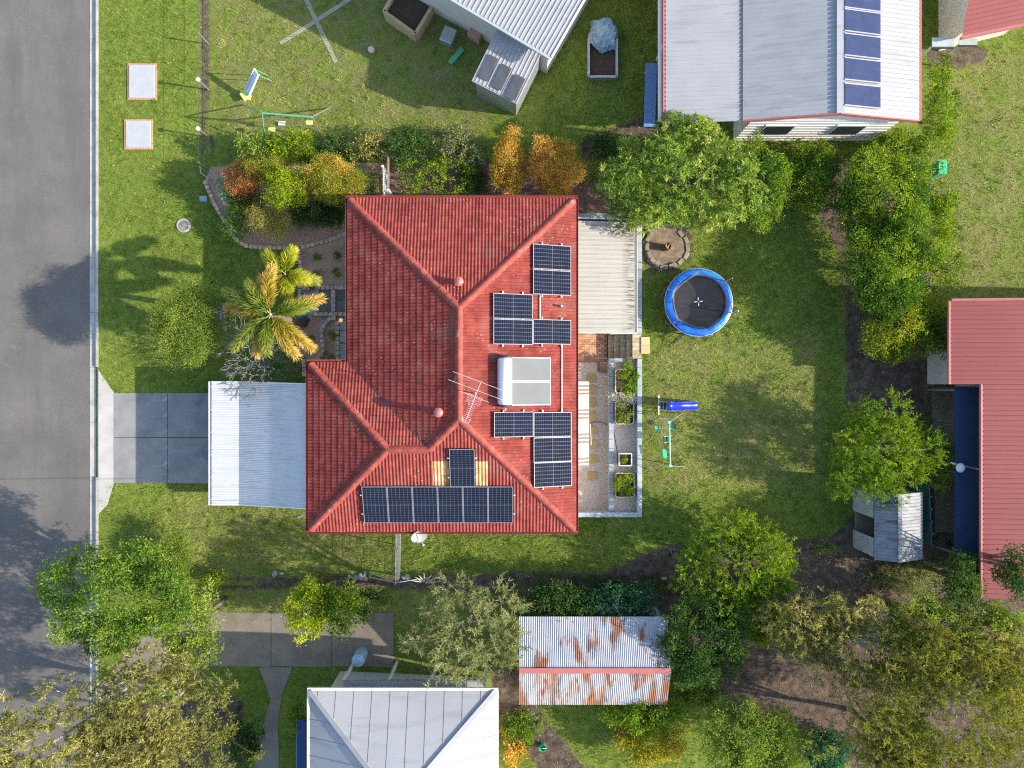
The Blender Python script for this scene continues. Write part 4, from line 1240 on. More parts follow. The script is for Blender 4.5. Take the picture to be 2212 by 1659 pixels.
# roof vents
m_redmetal = M('red_vent_paint', [(.42, .12, .10), (.50, .16, .13)], 4, .4, spec=.5)
def dome_vent(d, face, hgt, label):
    p, u_, n_ = onroof(*d, face, .0)
    p = A(*d, p.z + hgt); p, u_, n_ = (lambda q: (Vector((q.x, q.y, onroof(*d, face)[0].z)), u_, n_))(p)
    t = thing('roof_vent', p, label, 'vent', 'dome vents on the red tiled roof')
    MB().lathe([(.13, -.15), (.13, hgt - .06), (.15, hgt - .06), (.16, hgt - .02)], p, 20).build('flue', m_redmetal, t, smooth=True)
    MB().lathe([(.15, hgt - .05), (.185, hgt - .03), (.19, hgt + .01), (.165, hgt + .03), (.12, hgt + .09), (.06, hgt + .12), (.001, hgt + .128)], p, 24).build('dome_cap', m_redmetal, t, smooth=True)
    mb = MB()
    for k in range(16):
        a = k * math.pi / 8; mb.box(p + Vector((.178 * math.cos(a), .178 * math.sin(a), hgt + .014)), (.03, .03, .03), rz=a)
    o = mb.build('rim_notches', m_redmetal, t); o['kind'] = 'stuff'
dome_vent(R4(1120, 1035), 'N', .45, 'red dome vent on the top face of the roof')
dome_vent(R5(943, 607), 'W', .52, 'red dome vent on the shaded roof face beside the valley')
p, _, _ = onroof(*R4(2012, 1255), 'E')
t = thing('vent_pipe', p, 'small capped white vent pipe between the upper solar panels', 'vent')
MB().tube([p - Vector((0, 0, .1)), p + Vector((0, 0, .28))], .035, 10).build('pipe', m_redmetal, t)
MB().lathe([(.045, .27), (.055, .30), (.04, .34), (.001, .35)], p, 14).build('cowl', m_alu, t, smooth=True)

# aerial
ab = onroof(*U6(760, 880), 'E')[0]
ant = thing('television_aerial', ab, 'silver rooftop television aerial with long rods on a mast', 'aerial')
za = ab.z + 1.75
q = A(*U6(760, 870), za)
MB().tube([ab - Vector((0, 0, .05)), Vector((q.x, q.y, za + .12))], .02, 8).build('mast', m_alu, ant)
b0, b1 = A(*U6(862, 670), za), A(*U6(582, 1385), za + .05)
MB().tube([b0, b1], .009, 6).build('boom', m_alu, ant)
for a, b in (((370, 500), (1245, 832)), ((285, 640), (1245, 1000)), ((495, 840), (1002, 1040))):
    MB().tube([A(*U6(*a), za + .03), A(*U6(*b), za + .03)], .008, 6).build('long_rod', m_alu, ant)
bd = (b1 - b0).normalized(); sd = Vector((-bd.y, bd.x, 0)).normalized()
for k in range(15):
    f = .36 + .64 * k / 14; c = b0.lerp(b1, f); hl = .30 if k < 5 else .13
    MB().tube([c - sd * hl + Vector((0, 0, .02)), c + sd * hl + Vector((0, 0, .02))], .0045, 5).build('short_rod', m_alu, ant)
for s in (-1, 1):
    MB().bar(b1 + sd * s * .1, b1 + sd * s * .16 - bd * .18 + Vector((0, 0, .1)), .02, .02).build('reflector', m_alu, ant)

# satellite dish on the bottom eave
c = A(*B5(772, 238), 3.75)
dish = thing('satellite_dish', Vector((c.x, c.y + .05, 3.55)), 'pale round satellite dish fixed to the bottom gutter', 'satellite dish')
m_dish = M('dish_paint', [(.30, .305, .30), (.34, .345, .34)], 5, .5)
axis = Vector((.25, -.42, .58)).normalized()
e1 = axis.cross(Vector((0, 0, 1))).normalized(); e2 = axis.cross(e1)
mb = MB(); rr = [0.001, .12, .24, .335, .35]; zz = [0, .012, .045, .085, .09]
for r_, z_ in zip(rr, zz):
    for k in range(28):
        a = 2 * math.pi * k / 28; mb.v.append(c + (e1 * math.cos(a) + e2 * math.sin(a)) * r_ + axis * z_)
for i in range(4):
    for k in range(28):
        k2 = (k + 1) % 28; mb.f.append((i * 28 + k, i * 28 + k2, (i + 1) * 28 + k2, (i + 1) * 28 + k))
mb.build('reflector', m_dish, dish, smooth=True)
f = A(*B5(812, 322), 3.85)
MB().tube([c - e2 * .3, (c + f) / 2 + Vector((0, 0, -.05)), f], .012, 6).build('arm', m_alu, dish)
MB().lathe([(.001, -.05), (.04, -.04), (.045, .04), (.001, .06)], f, 10).build('receiver', m_alu, dish)
MB().tube([c - axis * .02, c - axis * .2, Vector((c.x, yS - .02, 3.62))], .022, 8).build('bracket', m_alu, dish)

# overhead service line
ip = A(*R3(1520, 858), 3.75)
sl = thing('service_line', ip, 'thin black overhead power line leading to the roof corner', 'power line')
far = A(*R3(95, 1035), 5.1)
pts = []
d = far - ip; far2 = ip + d * 2.6
for k in range(25):
    t_ = k / 24; p = ip.lerp(far2, t_); p.z -= .9 * 4 * t_ * (1 - t_) * .35; pts.append(p)
MB().tube(pts, .012, 5).build('cable', m_black, sl)
MB().tube([A(*R3(1490, 872), 3.75), A(*R3(1565, 848), 3.75)], .03, 8).build('insulator', m_white, sl)
MB().tube([A(*R3(1565, 848), 3.75), Vector((xG - .1, A(*R3(1590, 838), 3.75).y, 3.68))], .01, 5).build('stay', m_galv, sl)

# ------------------------------------------------------------------ carport
cx0, cx1, cx2 = A(457.5, 900, 2.30).x, A(517, 900, 2.30).x, xG - .13
cy0, cy1 = A(500, 1090, 2.4).y, A(500, 826, 2.4).y
cz0, cz1, cz2 = 2.30, 2.30, 3.80  # fold and steep house side are invented shape, added to make the shade line
cp = thing('carport', ((cx0 + cx2) / 2, (cy0 + cy1) / 2, 0), 'carport with white corrugated roof joined to the house front', 'carport')
m_cgi = M('white_corrugated_steel', [(.50, .52, .545), (.57, .58, .595)], .9, .45, spec=.4, stains=[((.42, .43, .45), 2.2, .5, .72, (.25, 4, 1)), ((.32, .33, .34), 6, .70, .80, (.35, 3, 1))])
ns = 7
tpr = .968
cym = (cy0 + cy1) / 2
for k in range(ns):
    ya_, yb_ = cy0 + (cy1 - cy0) * k / ns, cy0 + (cy1 - cy0) * (k + 1) / ns
    zz_ = .002 * (k % 2)
    ribbed('roof_sheet', (cx0, ya_, cz0 + zz_), (cx1, ya_, cz1 + zz_), (cx1, yb_, cz1 + zz_), (cx0, yb_, cz0 + zz_), .078, .02, m_cgi, cp, 'sine')
    ribbed('roof_sheet', (cx1 - .03, ya_, cz1 - .008 + zz_), (cx2, cym + (ya_ - cym) * tpr, cz2 + zz_), (cx2, cym + (yb_ - cym) * tpr, cz2 + zz_), (cx1 - .03, yb_, cz1 - .008 + zz_), .078, .02, m_cgi, cp, 'sine')
for yy in (cy0, cy1):
    s = 1 if yy == cy1 else -1
    mb = MB(); mb.bar((cx0, yy + s * .02, cz0 + .005), (cx1, yy + s * .02, cz1 + .005), .05, .07).bar((cx1, yy + s * .02, cz1 + .005), (cx2, cym + (yy - cym) * tpr + s * .02, cz2 + .005), .05, .07)
    mb.build('barge_flashing', m_white, cp)
mb = MB()
mb.bar((cx0 - .02, cy0 - .05, cz0 - .07), (cx0 - .02, cy1 + .05, cz0 - .07), .015, .1).bar((cx0 - .13, cy0 - .05, cz0 - .06), (cx0 - .13, cy1 + .05, cz0 - .06), .03, .12).bar((cx0 - .075, cy0 - .05, cz0 - .115), (cx0 - .075, cy1 + .05, cz0 - .115), .12, .012)
mb.build('gutter', m_white, cp)
for k in range(6):
    y_ = cy0 + .2 + (cy1 - cy0 - .4) * k / 5
    MB().bar((cx0 - .14, y_, cz0 + .012), (cx0 + .02, y_, cz0 + .012), .02, .008).build('gutter_strap', m_white, cp)
for x_, zt in ((cx0 + .25, cz0), (cx1 + .2, cz1 + .05), (cx2 - .25, cz2 - .12)):
    MB().bar((x_, cy0 + .05, zt - .1), (x_, cy1 - .05, zt - .1), .05, .14).build('beam', m_white, cp)
    for y_ in (cy0 + .15, cy1 - .15):
        MB().box((x_, y_, (zt - .1) / 2 - .05), (.09, .09, zt - .1 + .1)).build('post', m_white, cp)

# ------------------------------------------------------------------ cream patio roof
px0, px1 = xE + .10, A(1370, 600, 3.32).x
py0, py1 = A(1300, 718, 3.4).y, A(1300, 479, 3.4).y
pr = thing('patio_roof', ((px0 + px1) / 2, (py0 + py1) / 2, 1.0), 'cream ribbed patio roof with black mould stains beside the house', 'patio roof')
m_patio = M('cream_ribbed_steel', [(.345, .33, .29), (.395, .38, .335)], .8, .5, spec=.35,
            stains=[((.28, .265, .235), 7, .60, .80, (.3, 4, 1))])
def mould(m):
    nt = m.node_tree; b = nt.nodes['Principled BSDF']; link = nt.links.new
    src = b.inputs['Base Color'].links[0].from_socket
    g = nt.nodes.new('ShaderNodeNewGeometry'); sep = nt.nodes.new('ShaderNodeSeparateXYZ'); link(g.outputs['Position'], sep.inputs[0])
    def near(sock, c, r):
        s_ = nt.nodes.new('ShaderNodeMath'); s_.operation = 'SUBTRACT'; link(sock, s_.inputs[0]); s_.inputs[1].default_value = c
        a_ = nt.nodes.new('ShaderNodeMath'); a_.operation = 'ABSOLUTE'; link(s_.outputs[0], a_.inputs[0])
        return _thresh(nt, a_.outputs[0], r, r * .35)
    def mul(a, b_):
        x = nt.nodes.new('ShaderNodeMath'); x.operation = 'MULTIPLY'; link(a, x.inputs[0]); link(b_, x.inputs[1]); return x.outputs[0]
    corner = mul(near(sep.outputs['X'], px1 - .55, .75), near(sep.outputs['Y'], py1 - .35, .42))
    f1 = mul(corner, _thresh(nt, _noise(nt, 7, 4, (.7, 1.6, 1)), .43, .52))
    edge = mul(near(sep.outputs['X'], px1 - .05, .55), _thresh(nt, _noise(nt, 9, 4, (.16, 2.2, 1)), .48, .60))
    c = _mix(nt, f1, src, (.05, .04, .035)); c = _mix(nt, edge, c, (.11, .095, .08))
    link(c, b.inputs['Base Color'])
mould(m_patio)
nsh = 6
for k in range(nsh):
    a_, b_ = py0 + (py1 - py0) * k / nsh, py0 + (py1 - py0) * (k + 1) / nsh
    ribbed('roof_sheet', (px0, a_, 3.62 + .002 * (k % 2)), (px1, a_, 3.31 + .002 * (k % 2)), (px1, b_, 3.31 + .002 * (k % 2)), (px0, b_, 3.62 + .002 * (k % 2)), .2, .045, m_patio, pr)
mb = MB(); mb.bar((px1 + .03, py0 - .03, 3.24), (px1 + .03, py1 + .12, 3.24), .012, .1).bar((px1 + .13, py0 - .03, 3.25), (px1 + .13, py1 + .12, 3.25), .022, .11).bar((px1 + .08, py0 - .03, 3.2), (px1 + .08, py1 + .12, 3.2), .11, .012)
mb.build('gutter', m_cream, pr)
for y_, w_ in ((py0 - .03, .03), (py1 + .11, .03)):
    MB().bar((px0, y_, 3.62), (px1 + .1, y_, 3.31), w_, .09).build('barge_flashing', m_cream, pr)
MB().bar((px0, py1 + .06, 3.54), (px1 + .05, py1 + .06, 3.24), .09, .012).build('flashing', m_darksteel, pr)
for y_ in (py0 + .1, (py0 + py1) / 2, py1 - .1):
    MB().box((px1 - .12, y_, 2.1), (.09, .09, 2.2)).build('post', m_cream, pr)
MB().bar((px1 - .12, py0, 3.22), (px1 - .12, py1, 3.22), .06, .12).build('beam', m_cream, pr)

# ------------------------------------------------------------------ striped awning over the back window
m_aw_w = M('awning_cream', [(.28, .255, .22), (.32, .29, .255)], 3, .5, rnd=.04, stains=[((.5, .48, .42), 14, .66, .8)])
m_aw_b = M('awning_brown', [(.07, .038, .037), (.09, .05, .048)], 3, .5, rnd=.05)
ax0, ax1 = xE - .53, A(1272.5, 900, 2.75).x
ay1, ay0 = A(1260, 824, 2.9).y, A(1260, 1009, 2.9).y
aw = thing('window_awning', ((ax0 + ax1) / 2, (ay0 + ay1) / 2, 2.5), 'cream window awning with narrow brown stripes below the roof edge', 'awning')
nsl = 46; wsl = (ay1 - ay0) / nsl
for k in range(nsl):
    y_ = ay1 - (k + .5) * wsl
    brown = (k % 13) in (2, 4, 6)
    MB().bar((ax0, y_, 3.42), (ax1, y_, 2.72), wsl * .94, .014 if not brown else .03).build('slat', m_aw_b if brown else m_aw_w, aw)
MB().bar((ax1 - .03, ay0, 2.7), (ax1 - .03, ay1, 2.7), .03, .03).build('front_rail', m_cream, aw)
MB().bar((ax0 + .05, ay0, 3.36), (ax0 + .05, ay1, 3.36), .03, .03).build('back_rail', m_cream, aw)

# ------------------------------------------------------------------ retaining walls
capw = block_mesh('cap_block', (.388, .205, .07), .008, m_block)
def ret_wall(runs, label):
    a0 = runs[0]
    t = thing('retaining_wall', ((a0[0] + a0[2]) / 2, (a0[1] + a0[3]) / 2, .9), label, 'wall', 'blue-grey block retaining walls')
    for x0, y0, x1, y1, zb, zt in runs:
        p, q = Vector((x0, y0, 0)), Vector((x1, y1, 0))
        d_ = (q - p).normalized(); ang = math.atan2(d_.y, d_.x)
        mb = MB().bar(p + Vector((0, 0, (zb + zt - .07) / 2)), q + Vector((0, 0, (zb + zt - .07) / 2)), .19, zt - .07 - zb)
        mb.build('block_course', m_block, t)
        for c_, dr, st in resample([p, q], .395):
            put('cap_block', capw, t, matrix=TM((c_.x, c_.y, zt - .069 + random.uniform(-.002, .002)), ang + random.uniform(-.008, .008), (st / .395, 1, 1)))
yo0, yo1 = -5.93, 1.12
ret_wall([(5.69, yo0, 5.69, yo1, .9, 1.93)], 'outer blue-grey block wall between the planters and back lawn')
ret_wall([(5.69, 2.25, 5.69, 7.5, .9, 1.93)], 'outer blue-grey block wall between the cream patio roof and lawn')
ret_wall([(4.47, -5.74, 4.47, 1.15, .9, 1.60), (4.575, 1.06, 5.585, 1.06, .9, 1.602)], 'inner blue-grey block wall between the gravel path and planters')
ret_wall([(2.2, -5.84, 5.585, -5.84, .9, 1.92)], 'blue-grey block wall along the bottom end of the gravel path')
ret_wall([(2.2, 7.55, 4.35, 7.55, .9, 1.78), (4.46, 7.3, 4.46, 7.75, .9, 1.80)], 'short blue-grey block wall above the cream patio roof')
ret_wall([(4.43, 2.33, 5.58, 2.33, .9, 1.92)], 'blue-grey block wall along the upper side of the steps')

# steps up to the lawn
st = thing('garden_steps', (4.9, 1.68, 1.0), 'paved garden steps climbing from the brick patio to the lawn', 'steps')
edges = [A(d_, 750, z_).x for d_, z_ in ((1315, 1.17), (1328, 1.34), (1341.5, 1.51), (1354.5, 1.68), (1367, 1.85), (1385.5, 1.85))]
for k in range(5):
    z_ = 1.17 + .17 * k; x0_, x1_ = edges[k], edges[k + 1]
    MB().box(((x0_ + edges[5]) / 2 if k < 4 else (x0_ + x1_) / 2, 1.68, z_ - .112), ((edges[5] - x0_) - .02, 1.10, .116)).build('riser', m_step, st)
    nb = 6
    for q_ in range(nb):
        yy = 1.13 + 1.1 * (q_ + .5) / nb
        MB().box(((x0_ - .02 + x1_) / 2, yy, z_ - .025), (x1_ - x0_ + .018, 1.1 / nb - .006, .05)).build('tread_paver', m_step, st, bevel=.006)
lp = A(1394, 746, 1.87)
for s, lab in ((1, 'upper of two peach square pavers at the top of the steps'), (-1, 'lower of two peach square pavers at the top of the steps')):
    o = MB().box((lp.x, lp.y + s * .19, 1.86), (.38, .372, .07)).build('paver', m_peach, loc=(lp.x, lp.y + s * .19, 1.85), bevel=.006)
    tag(o, lab, 'paver', 'peach pavers above the steps')

# brick patio
bp = tag(bpy.data.objects.new('brick_patio', None), kind='structure'); col.objects.link(bp); ORG['brick_patio'] = Vector((0, 0, 0))
sheet('bedding', None, .006, m_path_gravel, z=1.0, world_pts=[(1.9, .55), (4.36, .55), (4.36, 2.6), (1.9, 2.6)], parent=bp)
brk = block_mesh('brick', (.222, .104, .05), .005, m_brick)
yy, r_ = .62, 0
while yy < 2.55:
    xx = 2.05 + (.115 if r_ % 2 else 0)
    while xx < 4.32:
        if not (yy < .98 and xx < 3.9):
            put('brick', brk, bp, matrix=TM((xx, yy, 1.008 + random.uniform(-.003, .003)), random.uniform(-.01, .01)))
        xx += .231
    yy += .113; r_ += 1
sheet('patio_slab', None, .008, m_nd, z=1.0, world_pts=[(1.9, 2.6), (5.6, 2.6), (5.6, 7.45), (1.9, 7.45)])
eg = thing('paving_border', (3.2, 1.0, 1.0), 'narrow timber border between the brick patio and gravel', 'border')
MB().bar((2.7, 1.02, 1.06), (3.92, 1.04, 1.06), .06, .1).build('timber_rail', m_timber, eg)
MB().bar((3.95, .55, 1.05), (3.95, 1.03, 1.05), .06, .1).build('timber_rail', m_timber, eg)
MB().bar((3.98, .55, 1.05), (4.36, .56, 1.05), .06, .1).build('timber_rail', m_timber, eg)

# stepping stones in the gravel
stp = block_mesh('stepping_stone', (.39, .39, .05), .008, m_tan)
ords = ('topmost', 'second', 'third', 'fourth', 'fifth', 'sixth', 'seventh', 'lowest')
for k, d_ in enumerate((R7(355, 798), R7(363, 925), R7(363, 1062), R7(365, 1215), R7(368, 1365), R7(370, 1520), R8(370, 188), R8(368, 370))):
    p = A(*d_, 1.05)
    o = put('stepping_stone', stp, matrix=TM((p.x, p.y, 1.01), random.uniform(-.03, .03)))
    tag(o, f'{ords[k]} tan square stepping stone in the gravel beside the awning', 'stepping stone', 'tan stepping stones in the gravel path')

# raised garden beds
m_bedframe = M('cream_garden_bed_steel', [(.60, .50, .36), (.68, .58, .44)], 3, .5, rnd=.05)
def raised_bed(dx0, dy0, dx1, dy1, h, label, mat, ch=.08):
    a, b = A(dx0, dy1, 1.4 + h), A(dx1, dy0, 1.4 + h)
    t = thing('raised_garden_bed', ((a.x + b.x) / 2, (a.y + b.y) / 2, 1.4), label, 'garden bed', 'raised beds between the block walls')
    P_ = [(a.x + ch, a.y), (b.x - ch, a.y), (b.x, a.y + ch), (b.x, b.y - ch), (b.x - ch, b.y), (a.x + ch, b.y), (a.x, b.y - ch), (a.x, a.y + ch)]
    if ch < .02: P_ = [(a.x, a.y), (b.x, a.y), (b.x, b.y), (a.x, b.y)]
    n = len(P_)
    for i in range(n):
        p, q = Vector((*P_[i], 1.4 + h / 2)), Vector((*P_[(i + 1) % n], 1.4 + h / 2))
        w_ = MB().bar(p, q, .025, h - .01).build('side_panel', mat, t)
        MB().bar(p + Vector((0, 0, h / 2)), q + Vector((0, 0, h / 2)), .05, .03).build('rim', mat, w_)
    MB().prism([(x * .995 + t.location.x * .005, y * .995 + t.location.y * .005) for x, y in P_], 1.41, 1.4 + h - .09).build('soil', m_soil, t)
    return (a, b)
bed1 = raised_bed(*R7(618, 703), *R7(812, 962), .34, 'cream raised bed holding a leafy green shrub, nearest the steps', m_bedframe)
bed2 = raised_bed(*R7(618, 1045), *R7(815, 1298), .34, 'cream raised bed with sparse herbs, second from the steps', m_bedframe)
bed3 = raised_bed(*R8(660, 128), *R8(793, 258), .42, 'small square white planter box with one leafy plant', m_white, .01)
bed4 = raised_bed(*R8(618, 342), *R8(822, 602), .34, 'cream raised bed of long green grass, farthest from the steps', m_bedframe)

# hose over the gravel
hp_ = [A(*R7(x, y), 1.05) for x, y in ((340, 1290), (400, 1275), (450, 1275), (500, 1290), (530, 1310))]
o = MB().tube(hp_, .013, 6).build('garden_hose', m_black, loc=hp_[0]); tag(o, 'short black garden hose lying across the gravel path', 'hose')
dp = [A(*R7(595, 1370), 1.45), A(*R7(610, 1450), 1.42), A(*R7(635, 1590), 1.42), A(*R8(640, 240), 1.42)]
o = MB().tube(dp, .012, 6).build('irrigation_pipe', m_black, loc=dp[0]); tag(o, 'black irrigation pipe along the planter gravel', 'pipe')
p = A(*R7(345, 1430), 1.1)
o = MB().tube([A(*R7(340, 1300), 1.25), A(*R7(352, 1530), 1.25)], .03, 8).build('timber_pole', m_stone_pale, loc=p); tag(o, 'pale pole lying along the awning edge', 'pole')
MBp = MB().box((2.62, .3, 1.5), (.05, .9, 1.0)); o = MBp.build('side_screen', m_darksteel, loc=(2.62, .3, 1.0)); tag(o, 'narrow dark screen between awning and brick patio', 'screen')
# ------------------------------------------------------------------ trampoline
LZ = 1.85
tcd = TR(938, 830)
tp = A(*tcd, LZ + .75)
tg = thing('trampoline', (tp.x, tp.y, LZ), 'round trampoline with blue padded rim and black mat', 'trampoline')
m_pad = M('blue_vinyl_pad', [(.004, .09, .50), (.008, .15, .66), (.03, .26, .74)], 2.2, .38, .25, 9, spec=.5, dist=.02)
m_mat = M('black_jump_mat', [(.014, .015, .020), (.026, .027, .034)], 2, .7, .2, 200, stains=[((.07, .07, .08), 3, .6, .8, (.4, 3, 1))])
zt = LZ + .75
RO, RI = 1.465, 1.165
c0 = Vector((tp.x, tp.y, zt))
for k in range(8):
    mb = MB(); n = 6
    a0, a1 = 2 * math.pi * k / 8 + .01, 2 * math.pi * (k + 1) / 8 - .01
    prof_ = [(RI, -.03), (RI, .012), (RI + .05, .03), ((RO + RI) / 2, .034), (RO - .05, .022), (RO, -.02), (RO, -.10)]
    for i in range(n + 1):
        a = a0 + (a1 - a0) * i / n
        for r_, z_ in prof_:
            wv = .012 * math.sin(a * 17 + r_ * 9) + .008 * math.sin(a * 31)
            mb.v.append(c0 + Vector((math.cos(a) * r_, math.sin(a) * r_, z_ + wv)))
    m_ = len(prof_)
    for i in range(n):
        for j in range(m_ - 1):
            mb.f.append((i * m_ + j, i * m_ + j + 1, (i + 1) * m_ + j + 1, (i + 1) * m_ + j))
    mb.build('rim_pad', m_pad, tg, smooth=True)
mb = MB()
for r_, z_ in ((.002, -.05), (.5, -.045), (.9, -.035), (RI + .06, -.02)):
    for k in range(48):
        a = 2 * math.pi * k / 48; mb.v.append(c0 + Vector((math.cos(a) * r_, math.sin(a) * r_, z_)))
for i in range(3):
    for k in range(48): mb.f.append((i * 48 + k, i * 48 + (k + 1) % 48, (i + 1) * 48 + (k + 1) % 48, (i + 1) * 48 + k))
mat_o = mb.build('jump_mat', m_mat, tg, smooth=True)
cc = A(*TR(925, 818), zt - .04)
for a, off in ((.08, .115), (.08 + math.pi / 2, .115), (.08 + math.pi, .115), (.08 + 1.5 * math.pi, .115)):
    d_ = Vector((math.cos(a), math.sin(a), 0))
    MB().bar(cc + d_ * .05 + Vector((0, 0, .012)), cc + d_ * .185 + Vector((0, 0, .012)), .042, .006).build('cross_mark', m_white, mat_o)
mb = MB()
ring = [c0 + Vector((math.cos(2 * math.pi * k / 40) * (RO + .015), math.sin(2 * math.pi * k / 40) * (RO + .015), -.06)) for k in range(41)]
mb.tube(ring, .026, 8, cap=False).build('frame_ring', m_galv, tg, smooth=True)
pol = [math.radians(a) for a in (98, 38, -18, -78, -142, 160)]
def netmat():
    m, nt, b, new, link = _nodes('dark_safety_net')
    b.inputs['Base Color'].default_value = (.15, .145, .14, 1); b.inputs['Roughness'].default_value = .9
    tr = new('ShaderNodeBsdfTransparent'); mx = new('ShaderNodeMixShader'); 
    r = _ramp(nt, [(.5, .5, .5), (.66, .66, .66)]); link(_noise(nt, 6, 3), r.inputs[0])
    link(r.outputs[0], mx.inputs[0])
    link(tr.outputs[0], mx.inputs[1]); link(b.outputs[0], mx.inputs[2]); link(mx.outputs[0], nt.nodes['Material Output'].inputs['Surface'])
    return m
m_net = netmat()
tops = []
for k, a in enumerate(pol):
    b_ = Vector((tp.x + math.cos(a) * (RO + .03), tp.y + math.sin(a) * (RO + .03), LZ))
    t_ = b_ + Vector((math.cos(a) * .03, math.sin(a) * .03, 1.62 if k not in (4, 5) else 1.15))
    MB().tube([b_ - Vector((0, 0, .02)), t_, t_ + Vector((-math.cos(a) * .06, -math.sin(a) * .06, .03))], .019, 8).build('net_pole', m_galv, tg)
    MB().tube([b_ + Vector((-math.sin(a) * .25, math.cos(a) * .25, .02)), b_ + Vector((0, 0, .04)), b_ + Vector((math.sin(a) * .25, -math.cos(a) * .25, .02))], .02, 6).build('leg', m_galv, tg)
    tops.append(t_ - Vector((math.cos(a) * .22, math.sin(a) * .22, .05)))
for k in range(6):
    a, b_ = pol[k], pol[(k + 1) % 6]
    if b_ > a: a += 2 * math.pi
    mb = MB(); n = 6
    for i in range(n + 1):
        t_ = i / n; an = a + (b_ - a) * t_
        lo = c0 + Vector((math.cos(an) * (RI - .02), math.sin(an) * (RI - .02), -.02))
        hi = tops[k].lerp(tops[(k + 1) % 6], t_) - Vector((0, 0, .22 * 4 * t_ * (1 - t_)))
        mid = lo.lerp(hi, .5) - Vector((math.cos(an), math.sin(an), 0)) * .06
        mb.v += [lo, mid, hi]
    for i in range(n):
        for j in range(2): mb.f.append((i * 3 + j, i * 3 + j + 1, (i + 1) * 3 + j + 1, (i + 1) * 3 + j))
    mb.build('net_panel', m_net, tg, smooth=True)
# its ladder
l0, l1 = A(*TR(640, 1400), LZ + .62), A(*TR(500, 1590), LZ + .02)
l0.z = LZ + .62; l1.z = LZ + .02
sd_ = Vector((.14, .095, 0))
for s in (-1, 1): MB().tube([l0 + sd_ * s, l1 + sd_ * s], .014, 6).build('ladder_rail', m_darksteel, tg)
for f_ in (.12, .5, .95): 
    c_ = l0.lerp(l1, f_); MB().bar(c_ - sd_, c_ + sd_, .06, .02).build('ladder_rung', m_darksteel, tg)

# ------------------------------------------------------------------ slide
m_blue = M('royal_blue_plastic', [(.006, .022, .36), (.010, .035, .50)], 2, .25, spec=.6, stains=[((.03, .08, .6), 3, .6, .8)])
m_navy = M('navy_plastic', [(.008, .025, .16), (.012, .035, .22)], 3, .35)
s0 = A(*U7(312, 645), LZ + .05); s0.z = LZ
slp = A(*U7(430, 662), LZ + 1.05)
sl = thing('garden_slide', (s0.x + .8, slp.y, LZ), 'royal blue plastic slide with metal ladder on the lawn', 'slide')
x_top = slp.x; x_end = A(*U7(815, 662), LZ + .12).x; yc = slp.y; hw = .185
path = []
N_ = 22
for i in range(N_ + 1):
    t_ = i / N_; x_ = x_top + (x_end - x_top) * t_
    z_ = LZ + .12 + .95 * (1 - t_) ** 1.15 + .05 * math.sin(t_ * 9.5) * (1 - t_)
    if t_ < .08: z_ = LZ + .12 + .95 * .93
    path.append((x_, z_))
mb = MB(); pf = [(-hw, .09), (-hw + .025, .09), (-hw + .05, .0), (0, -.015), (hw - .05, .0), (hw - .025, .09), (hw, .09), (hw, .02)]
for x_, z_ in path:
    for y_, h_ in pf: mb.v.append(Vector((x_, yc + y_, z_ + h_)))
m_ = len(pf)
for i in range(N_):
    for j in range(m_ - 1): mb.f.append((i * m_ + j, (i + 1) * m_ + j, (i + 1) * m_ + j + 1, i * m_ + j + 1))
mb.build('chute', m_blue, sl, smooth=True)
MB().bar((x_top + .01, yc - hw, path[0][1] + .05), (x_top + .01, yc + hw, path[0][1] + .05), .09, .10).build('chute_lip', m_navy, sl)
for s in (-1, 1):
    MB().tube([(s0.x, yc + s * .17, LZ + .03), (x_top + .05, yc + s * .17, path[0][1] - .02)], .014, 8).build('ladder_rail', m_alu, sl)
    MB().tube([(x_top + .1, yc + s * .15, path[0][1] - .02), (x_top + .35, yc + s * .19, LZ)], .014, 8).build('support_leg', m_alu, sl)
for f_ in (.35, .72):
    MB().bar((s0.x + (x_top - s0.x) * f_, yc - .16, LZ + .03 + 1.0 * f_ * .93), (s0.x + (x_top - s0.x) * f_, yc + .16, LZ + .03 + 1.0 * f_ * .93), .085, .03).build('step', m_navy, sl)
MB().tube([(s0.x, A(*U7(312, 522), LZ).y, LZ + .03), (s0.x, A(*U7(310, 770), LZ).y, LZ + .03)], .016, 8).build('base_bar', m_alu, sl)

# ------------------------------------------------------------------ swing set
m_mint = M('mint_green_paint', [(.20, .56, .33), (.26, .64, .40)], 3, .4, spec=.5)
m_teal = M('teal_plastic', [(.05, .42, .36), (.08, .50, .44)], 3, .35, spec=.5)
m_dteal = M('dark_teal_plastic', [(.01, .12, .11), (.02, .17, .16)], 3, .4)
m_green = M('bright_green_plastic', [(.03, .52, .26), (.06, .62, .34)], 3, .35, spec=.5)
HB = LZ + 1.85
t0, t1 = A(*U7(447, 872), HB), A(*U7(461, 1438), HB)
ss = thing('swing_set', ((t0.x + t1.x) / 2, (t0.y + t1.y) / 2, LZ), 'mint green swing set with teal seats on the lawn', 'swing set')
MB().tube([t0, t1], .038, 10).build('top_beam', m_mint, ss, smooth=True)
for top, feet in ((t0, ((135, 755), (622, 750))), (t1, ((150, 1478), (668, 1456)))):
    f_ = [A(*U7(*q_), LZ) for q_ in feet]
    for q_ in f_: MB().tube([top, q_ - Vector((0, 0, .03))], .02, 8).build('leg', m_galv, ss)
    a_, b_ = top.lerp(f_[0], .42), top.lerp(f_[1], .42)
    MB().tube([a_, b_], .014, 6).build('brace', m_galv, ss)
    MB().box(top, (.12, .1, .1)).build('bracket', m_mint, ss)
